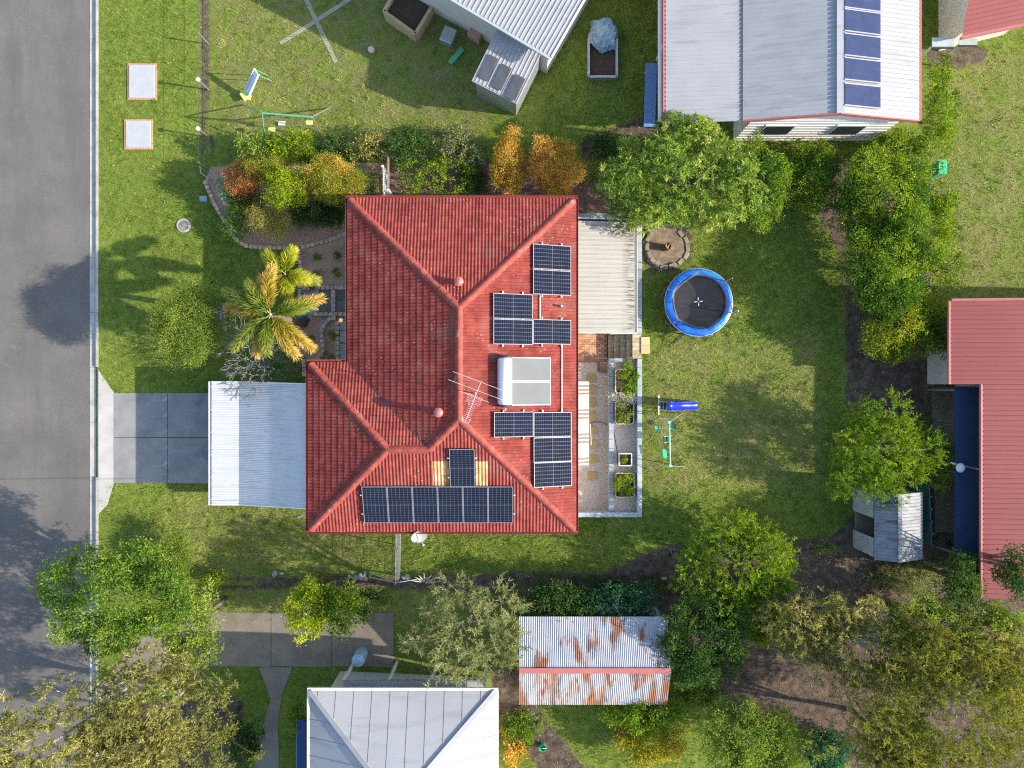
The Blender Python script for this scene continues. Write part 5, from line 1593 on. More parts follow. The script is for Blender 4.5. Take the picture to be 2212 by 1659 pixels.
# two-seat glider
zz = LZ + .42
g0, g1 = A(*U7(285, 945), zz), A(*U7(500, 925), zz)
for s in (-.035, .035): MB().tube([g0 + Vector((0, s, 0)), g1 + Vector((0, s, 0))], .012, 6).build('glider_bar', m_galv, ss)
gm = (g0 + g1) / 2; hang = t0.lerp(t1, .125)
for s in (-.12, .12): MB().tube([hang, gm + Vector((s, 0, 0))], .01, 5).build('hanger', m_galv, ss)
def bucket_seat(c_, w_, l_, mat, rz=0, back=.12):
    mb = MB(); R_ = Matrix.Rotation(rz, 3, 'Z')
    pts = [(-l_, -w_ * .75, 0), (l_, -w_, 0), (l_, w_, 0), (-l_, w_ * .75, 0), (-l_ * 1.05, -w_ * .8, .03), (l_ * 1.1, -w_ * 1.05, back), (l_ * 1.1, w_ * 1.05, back), (-l_ * 1.05, w_ * .8, .03)]
    mb.add([c_ + R_ @ Vector(p_) for p_ in pts], [(0, 1, 2, 3), (0, 4, 5, 1), (1, 5, 6, 2), (2, 6, 7, 3), (3, 7, 4, 0)])
    return mb
bucket_seat(g0, .10, .09, m_teal, math.pi).build('glider_seat', m_teal, ss); bucket_seat(g1, .10, .09, m_teal).build('glider_seat', m_teal, ss)
MB().tube([t0.lerp(t1, .15) + Vector((-.08, 0, 0)), t0.lerp(t1, .15) + Vector((.08, 0, 0))], .02, 6).build('clamp', m_mint, ss)
bs = A(*U7(392, 1090), LZ + .5)
bucket_seat(bs, .13, .1, m_dteal, math.pi, .25).build('baby_seat', m_dteal, ss)
for s, f_ in ((.13, .31), (-.13, .47)):
    MB().tube([t0.lerp(t1, f_), bs + Vector((0, s, .2))], .006, 5).build('rope', m_galv, ss)
    MB().bar(bs + Vector((-.08, s, .12)), bs + Vector((.08, s, .12)), .03, .03).build('arm_rest', m_white, ss)
sw = A(*U7(387, 1280), LZ + .55)
MB().box(sw, (.17, .40, .035), rz=.14).build('swing_seat', m_green, ss, bevel=.012)
for s, f_ in ((.19, .66), (-.19, .88)):
    MB().tube([t0.lerp(t1, f_), sw + Vector((-s * .14, s, .02))], .006, 5).build('rope', M('orange_rope', [(.45, .22, .12), (.5, .26, .15)], 20), ss)

# ------------------------------------------------------------------ fire pit
fc = A(*R6(1182, 912), LZ + .4); fc = Vector((fc.x, fc.y, LZ))
fr = thing('fire_pit_ring', (fc.x, fc.y, LZ), 'ring of pale stone blocks around the rusty fire drum', 'fire pit')
sheet('ash_bed', None, .012, M('ash_and_dry_grass', [(.11, .08, .05), (.20, .15, .10), (.30, .24, .16)], 4, .95, .8, 30, detail=9, fine=(50, .35)), z=LZ - .0,
      world_pts=[(fc.x + math.cos(a_) * 1.0 * (1 + .06 * math.sin(5 * a_)), fc.y - .03 + math.sin(a_) * .95 * (1 + .05 * math.cos(7 * a_))) for a_ in np.linspace(0, 2 * math.pi, 40, endpoint=False)])
stn = block_mesh('ring_stone', (.36, .18, .13), .02, M('ring_sandstone', [(.20, .165, .12), (.26, .22, .165), (.30, .26, .20)], 6, .9, .4, 50, rnd=.18, fine=(40, .15)), .012)
ptsr = [(1022, 738), (978, 818), (962, 915), (985, 1003), (1022, 1066), (1072, 1103), (1142, 1133), (1238, 1120), (1330, 1075), (1392, 1010), (1408, 925), (1392, 840), (1330, 770)]
for k, q_ in enumerate(ptsr):
    p = A(*R6(*q_), LZ + .1)
    ang = math.atan2(p.y - fc.y, p.x - fc.x) + math.pi / 2
    sink = 0 if k < 8 else -.075
    put('ring_stone', stn, fr, matrix=TM((p.x, p.y, LZ + sink), ang + random.uniform(-.12, .12), (random.uniform(.85, 1.05) * (.75 if k in (4, 5) else 1), 1, 1)))
m_rust = M('rusty_steel', [(.10, .035, .018), (.26, .09, .03), (.40, .17, .06)], 7, .85, .4, 50)
fd = thing('fire_drum', (fc.x, fc.y, LZ), 'rusty drum brazier holding orange-brown logs', 'brazier')
MB().lathe([(.155, .03), (.165, .42), (.17, .43), (.15, .42), (.14, .12), (.001, .12)], fc, 22).build('drum', m_darksteel, fd, smooth=True)
m_log = M('split_log', [(.42, .14, .035), (.55, .24, .07), (.30, .10, .03)], 9, .8, .3, 30, stretch=(1, 4, 1))
for a_, o_, z_ in ((1.5, (-.03, .03, .33), .4), (1.2, (.05, -.02, .36), .3), (2.2, (.0, -.06, .38), .2)):
    d_ = Vector((math.cos(a_), math.sin(a_), .12)) * .13
    MB().tube([fc + Vector(o_) - d_, fc + Vector(o_) + d_], .036, 6).build('log', m_log, fd)

# ------------------------------------------------------------------ front garden edging and small things
def edging(pts, label, step=.225, size=(.205, .175, .15), mat=None, key='edging_stone', z=None):
    mat = mat or m_stone
    P_ = [G(*q_) for q_ in pts]
    t = thing('garden_edging', P_[len(P_) // 2], label, 'edging', 'stone edgings in the front garden')
    me_ = block_mesh(key, size, .016, mat, .006)
    for c_, d_, st_ in resample(P_, step):
        put('edging_stone', me_, t, matrix=TM((c_.x, c_.y, float(ramp(c_.x)) - .015 + random.uniform(-.012, .012)), math.atan2(d_.y, d_.x) + random.uniform(-.09, .09), (random.uniform(.9, 1.02), random.uniform(.9, 1.08), 1)))
edging([R1(*q_) for q_ in ((575, 255), (610, 340), (650, 430), (690, 520), (740, 610), (800, 700), (850, 790), (900, 870), (950, 920), (1010, 960), (1100, 977), (1200, 982), (1300, 985), (1400, 985), (1480, 985), (1570, 983))], 'curved stone edging between the shrub bed and the shaded lawn')
edging([R1(*q_) for q_ in ((1625, 978), (1680, 970), (1760, 950), (1850, 925), (1920, 905), (2010, 875), (2110, 830))], 'stone edging running to the house across the mulch')
edging([R1(*q_) for q_ in ((1600, 1010), (1610, 1100), (1618, 1200), (1612, 1300), (1612, 1400), (1612, 1480), (1610, 1640))], 'straight stone edging between the shaded lawn and the mulch')
edging([R2(*q_) for q_ in ((1640, 38), (1800, 38), (1978, 38), (2135, 38))], 'stone row along the upper side of the slate path')
edging([R2(*q_) for q_ in ((1760, 325), (1900, 325), (2135, 325))], 'stone row along the lower side of the slate path')
edging([R2(*q_) for q_ in ((1800, 62), (1800, 300))], 'short stone row crossing the slate path nearest the palm')
edging([R2(*q_) for q_ in ((1978, 62), (1978, 300))], 'short stone row crossing the slate path nearest the house')
edging([R2(*q_) for q_ in ((2005, 372), (1960, 362), (1910, 395), (1870, 450), (1850, 520), (1850, 600), (1862, 680), (1860, 740), (1835, 785), (1790, 825))], 'pale stone edging curving in a teardrop below the slate path', mat=m_stone_pale, key='edging_stone#pale')
edging([R2(*q_) for q_ in ((2022, 395), (2022, 830))], 'straight pale stone edging beside the grey pavers', mat=m_stone_pale, key='edging_stone#pale')
edging([R2(*q_) for q_ in ((680, 195), (740, 207), (785, 237), (803, 290), (800, 370), (796, 430), (795, 510))], 'stone ring edging beside the round leafy tree', step=.27, size=(.26, .15, .11), key='edging_stone#ring')
edging([R2(*q_) for q_ in ((1600, 400), (1605, 480))], 'two stones beside the dark boulder under the palm')
edging([R2(*q_) for q_ in ((1625, 770), (1650, 820), (1660, 900), (1660, 1000))], 'stone edging under the bare branches by the house wing')
for k, y_ in enumerate((440, 570, 705, 825)):
    p = G(*R2(2100, y_)); o = put('paver', block_mesh('paver#grey', (.5, .52, .05), .008, m_grey_paver), matrix=TM((p.x, p.y, p.z + .002)))
    tag(o, ('top', 'second', 'third', 'bottom')[k] + ' grey square paver of the line beside the house', 'paver', 'grey pavers beside the house')
for k, q_ in enumerate(((1880, 105), (2065, 105), (1880, 240), (2065, 240))):
    p = G(*R2(*q_)); o = put('paver', block_mesh('paver#slate', (.52, .52, .045), .008, m_dark_paver), matrix=TM((p.x, p.y, p.z + .002)))
    tag(o, ('upper slate paver nearer the palm', 'upper slate paver nearer the house', 'lower slate paver nearer the palm', 'lower slate paver nearer the house')[k] + ' in the stone-edged path', 'paver', 'slate pavers in the stone-edged path')
p = G(*R1(342, 742))
mh = thing('inspection_cover', p, 'round concrete inspection cover in the shaded front lawn', 'manhole cover')
MB().lathe([(.335, -.05), (.335, .035), (.32, .05), (.25, .05), (.245, .03)], p, 32).build('rim', m_kerb, mh, smooth=False)
MB().lathe([(.24, .0), (.24, .042), (.225, .048), (.001, .052)], p, 32).build('lid', M('dark_lid_concrete', [(.17, .16, .155), (.28, .26, .235)], 4, .8, .3, 60), mh)
p = G(*R1(558, 452))
wm = thing('water_meter_box', p, 'small blue-grey water meter box in the front lawn', 'meter box')
MB().box(p + Vector((0, 0, .03)), (.34, .26, .08)).build('surround', m_kerb, wm, bevel=.008)
MB().box(p + Vector((0, 0, .075)), (.28, .20, .014)).build('lid', M('blue_grey_lid', [(.22, .33, .46), (.28, .40, .54)], 6, .5), wm, bevel=.004)
# lamps
m_lamp = M('lit_amber_globe', [(.70, .34, .05), (.75, .38, .06)], 2, .4, emit=((1.0, .45, .05), .45))
lq = A(*R2(2052, 390), 2.6)
lm = thing('wall_lamp', lq, 'glowing amber globe lamp on a bracket at the house front', 'lamp')
MB().lathe([(.001, -.09), (.06, -.07), (.09, 0), (.06, .07), (.001, .09)], lq, 16).build('globe', m_lamp, lm, smooth=True)
MB().tube([lq, lq + Vector((xW + .55 - lq.x, -.05, .05))], .02, 6).build('bracket', m_darksteel, lm)
lq = A(*R1(1055, 650), .9); gl = G(*R1(1055, 650))
lm = thing('garden_lamp', gl, 'small glowing garden lamp among the dark shrubs', 'lamp')
MB().lathe([(.001, -.05), (.04, -.03), (.05, 0), (.035, .04), (.001, .05)], lq, 12).build('globe', m_lamp, lm, smooth=True)
MB().tube([Vector((lq.x, lq.y, gl.z)), lq], .012, 6).build('stake', m_darksteel, lm)

# rocks
def rock_mesh(key, r, mat, sq=.7, seed=0):
    bm = bmesh.new(); bmesh.ops.create_icosphere(bm, subdivisions=2, radius=1)
    rr_ = random.Random(seed)
    ph = [(Vector((rr_.uniform(-1, 1), rr_.uniform(-1, 1), rr_.uniform(-1, 1))).normalized(), rr_.uniform(.6, .95)) for _ in range(9)]
    for v in bm.verts:
        d_ = v.co.normalized(); s_ = 1
        for n_, o_ in ph:
            t_ = d_.dot(n_)
            if t_ > o_ * .8: s_ = min(s_, o_ * .8 / t_)
        v.co = d_ * s_ * r; v.co.z *= sq
    me_ = bpy.data.meshes.new('rock'); bm.to_mesh(me_); bm.free(); me_.materials.append(mat); return me_
m_rock = M('grey_rock', [(.20, .19, .18), (.36, .34, .32), (.44, .42, .39)], 6, .9, .5, 30, rnd=.2)
m_drock = M('dark_rock', [(.06, .055, .07), (.12, .11, .13)], 6, .8, .5, 30)
rk = [rock_mesh('rock', 1, m_rock, .65, s_) for s_ in (1, 2, 3)]
p = G(*R2(1655, 390)); o = put('boulder', rock_mesh('rock', 1, m_drock, .7, 5), matrix=TM((p.x, p.y, p.z + .1), .3, (.34, .26, .3))); tag(o, 'dark rounded boulder on the mulch under the palm', 'boulder')
rl = [(R3(1245, 1452), .17, 'pale flat rock beside a smaller tan one on the bottom border'), (R3(1322, 1447), .12, 'small tan rock on the bottom border'),
      (B5(225, 605), .15, 'leftmost rock of the pile near the side fence'), (B5(268, 590), .19, 'largest rock of the pile near the side fence'), (B5(305, 575), .13, 'upper rock of the pile near the side fence'),
      (B5(312, 620), .12, 'tan rock at the lower edge of the pile near the side fence'), (B5(352, 585), .10, 'rightmost rock of the pile near the side fence'), (B5(170, 600), .09, 'small rock lying apart from the pile'), (B5(675, 600), .16, 'tan rock right of the side fence'), (B5(638, 605), .12, 'square rock against the side fence')]
for k, (q_, r_, lab) in enumerate(rl):
    p = G(*q_); o = put('rock', rk[k % 3], matrix=TM((p.x, p.y, p.z + r_ * .2), random.uniform(0, 6), (r_ * 1.25, r_, r_))); tag(o, lab, 'rock', 'rocks along the bottom border')
p = G(*R8(1145, 1485)); o = put('brick', block_mesh('brick#single', (.23, .11, .075), .006, m_brick), matrix=TM((p.x, p.y, p.z), .05)); tag(o, 'single red brick lying on the dark soil', 'brick')
p = G(*R8(1218, 1190)); o = MB().tube([p + Vector((-.05, .1, .02)), p + Vector((.02, 0, .03)), p + Vector((.05, -.1, .02))], .02, 6).build('pipe_offcut', m_galv, loc=p); tag(o, 'short grey pipe offcut lying on the soil', 'pipe')

# side fence beside the dish: mesh panel, posts, rails
f0, f1 = A(*B5(572, 655), 1.9), A(*B5(578, 205), 1.9)
fb0 = Vector((f0.x, f0.y, float(ramp(f0.x)))); fb1 = Vector((f1.x, f1.y + .3, float(ramp(f1.x))))
sf = thing('side_fence', (fb0 + fb1) / 2, 'galvanised mesh side fence and gate below the house', 'fence')
H_ = 1.32
for f_ in (0, .55, 1.0):
    c_ = fb0.lerp(fb1, f_); MB().tube([c_ - Vector((0, 0, .1)), c_ + Vector((0, 0, H_ + .04))], .028, 8).build('post', m_galv, sf)
for z_ in (.08, H_):
    MB().tube([fb0 + Vector((0, 0, z_)), fb1 + Vector((0, 0, z_))], .02, 6).build('rail', m_galv, sf)
mb = MB()
n = 26
for i in range(n):
    c_ = fb0.lerp(fb1, (i + .5) / n); mb.bar(c_ + Vector((0, 0, .08)), c_ + Vector((0, 0, H_)), .012, .012)
for j in range(9):
    z_ = .08 + (H_ - .08) * (j + .5) / 9; mb.bar(fb0 + Vector((0, 0, z_)), fb1 + Vector((0, 0, z_)), .01, .01)
o = mb.build('wire_mesh', m_galv, sf); o['kind'] = 'stuff'
for q_, lab in (((345, 603), 'bare pipe rail running left from the side fence corner'), ((845, 605), 'bare pipe rail running right from the side fence corner')):
    a_, b_ = A(*B5(572, 652), 1.5), A(*B5(*q_), 1.1)
    t = thing('boundary_rail', Vector((b_.x, b_.y, float(ramp(b_.x)))), lab, 'fence', 'pipe rails on the bottom boundary')
    MB().tube([a_, b_], .02, 6).build('rail', m_galv, t)
    MB().tube([Vector((b_.x, b_.y, float(ramp(b_.x)) - .1)), b_], .02, 6).build('post', m_galv, t)
# gate by the top hedge
ga, gb = A(*R4(470, 300), 2.0), A(*R4(460, 40), 2.0)
gt = thing('side_gate', Vector((ga.x, (ga.y + gb.y) / 2, .5)), 'white lattice gate with timber post above the house', 'gate')
for p_ in (ga, gb):
    MB().box((p_.x, p_.y, 1.2), (.09, .09, 1.9)).build('post', m_white, gt)
for s in range(9):
    z_ = .65 + s * .17; MB().bar((ga.x, ga.y, z_), (gb.x, gb.y, z_), .02, .05).build('slat', m_white, gt)
tb = A(*R4(510, 250), 1.9)
MB().box((tb.x, tb.y, 1.2), (.11, .11, 1.8)).build('timber_post', m_stone_pale, gt)
MB().bar((tb.x, tb.y, 2.0), (tb.x, tb.y + 1.5, 2.0), .07, .1).build('timber_rail', m_timber, gt)
MB().bar((tb.x - .3, tb.y + 1.55, 2.0), (tb.x + 1.7, tb.y + 1.5, 2.0), .08, .1).build('top_rail', m_darksteel, gt)

# corner fence at the front top bed
c_ = [A(*R1(x_, y_), 1.1) for x_, y_ in ((515, 100), (525, 165), (605, 225))]
cf = thing('corner_fence', G(*R1(540, 170)), 'short blue-grey mesh fence at the corner of the front bed', 'fence')
for i in range(3):
    MB().tube([Vector((c_[i].x, c_[i].y, 0)), c_[i]], .022, 8).build('post', m_galv, cf)
    if i < 2:
        for z_ in (1.08, .15): MB().tube([Vector((c_[i].x, c_[i].y, z_)), Vector((c_[i + 1].x, c_[i + 1].y, z_))], .016, 6).build('rail', m_galv, cf)
# ------------------------------------------------------------------ vegetation
def unit(a):
    return a / np.maximum(np.linalg.norm(a, axis=1, keepdims=True), 1e-9)

def leaf_quads(C, D, L, W, r, upbias=.8, fold=.25, droop=0.0):
    """leaf blades: base at C pointing along D"""
    n = len(C)
    up = np.tile(np.array([[0, 0, 1.0]]), (n, 1)) * upbias + r.normal(size=(n, 3)) * .55
    S = unit(np.cross(D, up)); N = np.cross(S, D)
    L = L[:, None]; W = W[:, None]
    tip = C + D * L - np.array([[0, 0, 1.0]]) * L * droop
    mid = C + D * L * .48
    a = mid + S * W * .5 + N * W * fold; b = mid - S * W * .5 + N * W * fold
    V = np.stack([C, a, tip, b], 1).reshape(-1, 3)
    F = np.arange(n * 4).reshape(n, 4)
    return V, F

def make_lobes(c, a, b, rz, nl, r, spread=.62, size=(.36, .52)):
    lobes = [(c[0], c[1], c[2], a * .55, b * .55, rz * .8)]
    for i in range(nl):
        t = 2 * math.pi * (i + r.uniform(-.9, .9)) / nl; q = spread * math.sqrt(r.uniform(.25, 1.3))
        s = r.uniform(*size) * r.uniform(.7, 1.2)
        lobes.append((c[0] + math.cos(t) * a * q, c[1] + math.sin(t) * b * q, c[2] + rz * r.uniform(-.35, .45) * (1 - q * .5), a * s, b * s, rz * s * 1.15))
    return lobes

def foliage(lobes, leaf, lai, style, r, per=10, crad=.16, lump=.2, top=.72, cap=60000, tintbias=0.0):
    l0, w0 = leaf
    area = sum(math.pi * q[3] * q[4] for q in lobes) * .62
    n = int(min(cap, area * lai / (.5 * l0 * w0)))
    nc = max(12, n // per)
    wts = np.array([q[3] * q[4] for q in lobes]); wts = wts / wts.sum()
    idx = r.choice(len(lobes), nc, p=wts)
    LB = np.array(lobes)[idx]
    d = unit(r.normal(size=(nc, 3)))
    flip = r.random(nc) < top
    d[:, 2] = np.where(flip, np.abs(d[:, 2]), d[:, 2])
    ph = r.uniform(0, 6.28, (len(lobes), 4))[idx]
    th = np.arctan2(d[:, 1], d[:, 0])
    f = 1 + lump * (np.sin(th * 3 + ph[:, 0]) * .5 + np.sin(th * 5 + d[:, 2] * 4 + ph[:, 1]) * .5 + np.sin(th * 9 + d[:, 2] * 7 + ph[:, 2]) * .35)
    f *= (1 - .42 * r.random(nc) ** 2.2)
    P = LB[:, :3] + d * LB[:, 3:6] * f[:, None]
    lob_t = r.uniform(-.5, .5, len(lobes))[idx]
    cl_t = r.normal(0, 1, nc)
    C = np.repeat(P, per, 0); O = np.repeat(d, per, 0)
    m = len(C)
    if style == 'rosette':
        axis = unit(O * .6 + np.array([[0, 0, .8]]) + r.normal(size=(m, 3)) * .05)
        e1 = unit(np.cross(axis, np.array([[.3, .2, .9]]) + 0 * axis)); e2 = np.cross(axis, e1)
        an = np.tile(np.linspace(0, 2 * math.pi, per, endpoint=False), nc) + np.repeat(r.uniform(0, 6.28, nc), per) + r.normal(0, .2, m)
        D = unit((e1 * np.cos(an)[:, None] + e2 * np.sin(an)[:, None]) + axis * r.uniform(.1, .9, m)[:, None])
        C = C + r.normal(size=(m, 3)) * .015
        droop = .18
    elif style == 'spray':
        ax = unit(O + np.array([[0, 0, .5]]) + np.repeat(r.normal(size=(nc, 3)) * .5, per, 0))
        k = np.tile(np.arange(per) / per, nc)
        C = C + ax * (k * crad * 2.4)[:, None]
        D = unit(ax * .7 + r.normal(size=(m, 3)) * .55)
        droop = .05
    else:
        C = C + r.normal(size=(m, 3)) * crad * .55
        D = unit(O * .55 + r.normal(size=(m, 3)) * .75 + np.array([[0, 0, .12]]))
        droop = .1
    L = l0 * np.clip(np.exp(r.normal(-.08, .32, m)), .45, 1.7); W = w0 * r.uniform(.75, 1.25, m)
    V, F = leaf_quads(C, D, L, W, r, droop=droop)
    t = .46 + tintbias + .42 * lob_t[np.repeat(np.arange(nc), per)] + .15 * np.repeat(cl_t, per) + .11 * r.normal(size=m)
    return V, F, np.repeat(np.clip(t, .02, .98), 4)

def wood(base, lobes, r, mat, rad, parent, limbs=5, name='trunk'):
    mb = MB()
    c = Vector(lobes[0][:3]); top = c + Vector((0, 0, lobes[0][5] * .1))
    b = Vector(base)
    j = Vector((r.uniform(-.12, .12), r.uniform(-.12, .12), 0))
    fork = b.lerp(top, .45) + j
    mb.tube([b - Vector((0, 0, .1)), b.lerp(fork, .5) + j * .4, fork, top], [rad * 1.25, rad, rad * .85, rad * .25], 8)
    for q in lobes[1:1 + limbs]:
        e = Vector(q[:3]); m_ = fork.lerp(e, .5) + Vector((0, 0, .12))
        mb.tube([fork - Vector((0, 0, .1)), m_, e + Vector((0, 0, q[5] * .3))], [rad * .55, rad * .35, rad * .1], 6)
    return mb.build(name, mat, parent, smooth=True)

LM = {
    'olive_light': leafmat('light_olive_leaf', [(.060, .105, .012), (.150, .205, .030), (.26, .30, .055)], gain=1.5),
    'lime': leafmat('lime_leaf', [(.07, .12, .006), (.22, .28, .010), (.42, .43, .02)], gain=1.5),
    'mango': leafmat('mango_leaf', [(.035, .085, .014), (.105, .175, .020), (.22, .275, .032), (.46, .44, .13)], gain=1.5),
    'citrus': leafmat('citrus_leaf', [(.018, .060, .008), (.060, .125, .012), (.150, .225, .018), (.30, .34, .03)], rough=.38, gain=1.5),
    'citrus_y': leafmat('yellowing_citrus_leaf', [(.05, .095, .008), (.14, .185, .012), (.29, .29, .02)], rough=.4, gain=1.5),
    'green': leafmat('mid_green_leaf', [(.035, .085, .010), (.095, .165, .018), (.200, .255, .030)], gain=1.5),
    'bright': leafmat('bright_green_leaf', [(.045, .100, .007), (.125, .195, .012), (.28, .325, .020)], gain=1.5),
    'dark': leafmat('dark_green_leaf', [(.018, .048, .010), (.045, .090, .016), (.095, .145, .025)], gain=1.5),
    'bluegreen': leafmat('blue_green_leaf', [(.09, .15, .085), (.19, .27, .165), (.34, .42, .26)], gain=1.5),
    'maroon': leafmat('maroon_leaf', [(.05, .05, .012), (.16, .070, .025), (.32, .13, .05), (.46, .26, .07)], gain=1.5),
    'autumn': leafmat('autumn_leaf', [(.07, .125, .010), (.17, .21, .015), (.36, .26, .04), (.66, .36, .15)], gain=1.5),
    'orange': leafmat('orange_leaf', [(.09, .12, .012), (.34, .24, .03), (.50, .27, .06), (.56, .34, .15)], gain=1.5),
    'tan': leafmat('olive_tan_leaf', [(.14, .14, .032), (.30, .27, .075), (.48, .41, .14)], gain=1.5),
    'gum': leafmat('gum_leaf', [(.085, .100, .028), (.19, .195, .050), (.32, .30, .085), (.44, .38, .13)], gain=1.15),
    'gum_y': leafmat('yellow_gum_leaf', [(.085, .105, .018), (.17, .18, .030), (.27, .25, .055)], gain=1.4),
    'grey': leafmat('grey_green_leaf', [(.12, .145, .06), (.25, .27, .105), (.39, .39, .17)], gain=1.1),
    'silver': leafmat('silver_leaf', [(.40, .39, .32), (.60, .58, .50), (.72, .69, .61)], gain=1.5),
    'teal': leafmat('deep_teal_leaf', [(.012, .050, .022), (.028, .095, .042), (.055, .15, .07)], gain=1.5),
    'yellow': leafmat('golden_leaf', [(.10, .13, .012), (.26, .24, .02), (.44, .35, .06)], gain=1.5),
}
PLANTS = []
def plant(name, label, cat, d, z, a, b, rz, mat, leaf=(.10, .045), lai=2.6, style='leaf', nl=8, per=10, seed=None, group=None,
          trunk=.07, bark=None, lump=.2, crad=.16, spread=.62, size=(.36, .52), fruit=0, limbs=5, top=.72, ground=None):
    r = np.random.default_rng(seed if seed is not None else len(PLANTS) + 100)
    a *= 1.17; b *= 1.17; lai *= 1.3; leaf = (leaf[0] * .86, leaf[1] * .86) if leaf[1] > .028 else leaf; nl = int(nl * 1.7); per = int(per * 1.5)
    size = (size[0] * .68, size[1] * .72); spread = spread * 1.12
    PLANTS.append(name)
    kf = K * (CAM_H - z) / CAM_H
    c = A(d[0], d[1], z)
    g = float(ramp(c.x)) if ground is None else ground
    lobes = make_lobes(c, a * kf, b * kf, rz, nl, r, spread, size)
    t = thing(name, (c.x, c.y, g), label, cat, group)
    V, F, ti = foliage(lobes, leaf, lai, style, r, per, crad, lump, top)
    V[:, 2] = np.maximum(V[:, 2], g + .02)
    V = V - np.array(ORG[t.name])
    put('crown', np_mesh('crown', V, F, ti, LM[mat]), t)
    wood((c.x, c.y, g), lobes, r, bark or m_bark, trunk, t, limbs)
    if fruit:
        for k in range(fruit):
            q = lobes[int(r.integers(len(lobes)))]
            dv = r.normal(size=3); dv /= np.linalg.norm(dv); dv[2] = abs(dv[2]) * .8 + .1; dv[0] -= .15
            p = Vector((q[0] + dv[0] * q[3] * 1.0, q[1] + dv[1] * q[4] * 1.0, q[2] + dv[2] * q[5] * 1.0))
            put('fruit', FRUIT, t, matrix=TM(p, 0, (.045,) * 3))
    return t
bmf = bmesh.new(); bmesh.ops.create_icosphere(bmf, subdivisions=1, radius=1); FRUIT = bpy.data.meshes.new('fruit'); bmf.to_mesh(FRUIT); bmf.free()
FRUIT.materials.append(M('orange_peel', [(.72, .27, .02), (.80, .36, .03)], 4, .45))

# inside the lot
plant('leafy_tree', 'round light green tree on the front lawn beside the palm', 'tree', (408, 703), 3.5, 72, 80, 1.3, 'olive_light', (.075, .032), 3.4, nl=12, trunk=.1, lump=.16, crad=.2)
plant('conifer_shrub', 'pale blue-green shrub at the street end of the front bed', 'shrub', R1(850, 310), 1.1, 24, 40, .8, 'bluegreen', (.09, .025), 2.6, 'rosette', nl=7, per=14, crad=.1, trunk=.04, group='shrubs in the front bed')
plant('shrub', 'maroon and copper leaved shrub beside the pale blue-green one', 'shrub', R1(1010, 240), 1.6, 44, 34, .9, 'maroon', (.07, .035), 2.2, nl=9, trunk=.04, group='shrubs in the front bed')
plant('shrub', 'orange-flecked shrub behind the bright lime one', 'shrub', R1(1230, 150), 1.8, 52, 30, .9, 'autumn', (.07, .035), 2.4, nl=9, trunk=.04, group='shrubs in the front bed')
plant('shrub', 'bright lime-yellow shrub in the front bed', 'shrub', R1(1500, 335), 2.1, 44, 42, 1.0, 'lime', (.09, .045), 3.0, nl=10, trunk=.05, lump=.26, group='shrubs in the front bed')
plant('shrub', 'large green and orange hedge shrub touching the roof corner', 'shrub', R1(1930, 270), 2.2, 62, 48, 1.1, 'autumn', (.07, .04), 2.8, nl=12, trunk=.05, group='shrubs in the front bed')
plant('shrub', 'dark green low shrub against the house below the orange hedge', 'shrub', R1(1830, 590), 1.2, 58, 38, .6, 'dark', (.08, .04), 2.6, nl=10, trunk=.04, group='shrubs in the front bed')
plant('shrub', 'smaller olive-tan bush by the garden lamp', 'shrub', R1(1165, 660), 1.4, 24, 34, .7, 'tan', (.055, .03), 3.0, nl=8, trunk=.03, group='shrubs in the front bed')
plant('shrub', 'larger olive-tan bush near the stone edging', 'shrub', R1(1365, 710), 1.4, 26, 40, .8, 'tan', (.055, .03), 3.0, nl=8, trunk=.03, group='shrubs in the front bed')
plant('shrub', 'dark green shrub on the street side of the olive-tan bushes', 'shrub', R1(960, 620), .8, 30, 44, .6, 'green', (.10, .02), 2.2, 'spray', nl=9, per=12, trunk=.03, group='shrubs in the front bed')
plant('shrub', 'very dark shrub between the lime one and the olive bushes', 'shrub', R1(1030, 470), .9, 34, 26, .6, 'dark', (.08, .04), 2.4, nl=7, trunk=.03, group='shrubs in the front bed')
plant('shrub', 'thin dark shrub beside the white lattice gate', 'shrub', R4(320, 180), 1.5, 30, 36, .8, 'dark', (.08, .045), 1.6, nl=8, trunk=.03, group='shrubs above the house')
plant('shrub', 'sprawling bright green shrub above the roof', 'shrub', R4(900, 130), 1.8, 66, 40, .8, 'bright', (.11, .06), 1.7, nl=12, trunk=.04, spread=.8, size=(.22, .36), group='shrubs above the house')
plant('shrub', 'dark green shrub between the bright green and orange ones', 'shrub', R4(1250, 110), 1.4, 34, 36, .6, 'dark', (.08, .045), 1.5, nl=7, trunk=.03, group='shrubs above the house')
plant('cactus_clump', 'pale grey-green broad-leaved clump at the top gutter', 'plant', R4(1185, 262), 1.3, 12, 11, .3, 'bluegreen', (.16, .09), 2.0, 'rosette', nl=4, per=7, trunk=.02)
plant('shrub', 'smaller orange-leaved shrub above the roof', 'shrub', (1098, 350), 2.4, 32, 62, 1.0, 'orange', (.085, .045), 2.8, nl=10, trunk=.05, lump=.28, group='shrubs above the house')
plant('shrub', 'larger orange-leaved shrub above the roof corner', 'shrub', (1192, 362), 2.5, 50, 58, 1.1, 'orange', (.085, .045), 2.8, nl=12, trunk=.05, lump=.28, group='shrubs above the house')
plant('strap_leaf_clump', 'strappy green clump beside the orange shrub', 'plant', R6(400, 120), 1.9, 26, 24, .5, 'bright', (.42, .035), 1.6, 'rosette', nl=5, per=10, trunk=.03)
plant('mango_tree', 'big mango tree with long drooping leaves above the patio', 'tree', (1462, 388), 4.3, 142, 108, 1.8, 'mango', (.21, .045), 2.7, 'rosette', nl=16, per=11, trunk=.14, lump=.2, spread=.7, size=(.28, .42))
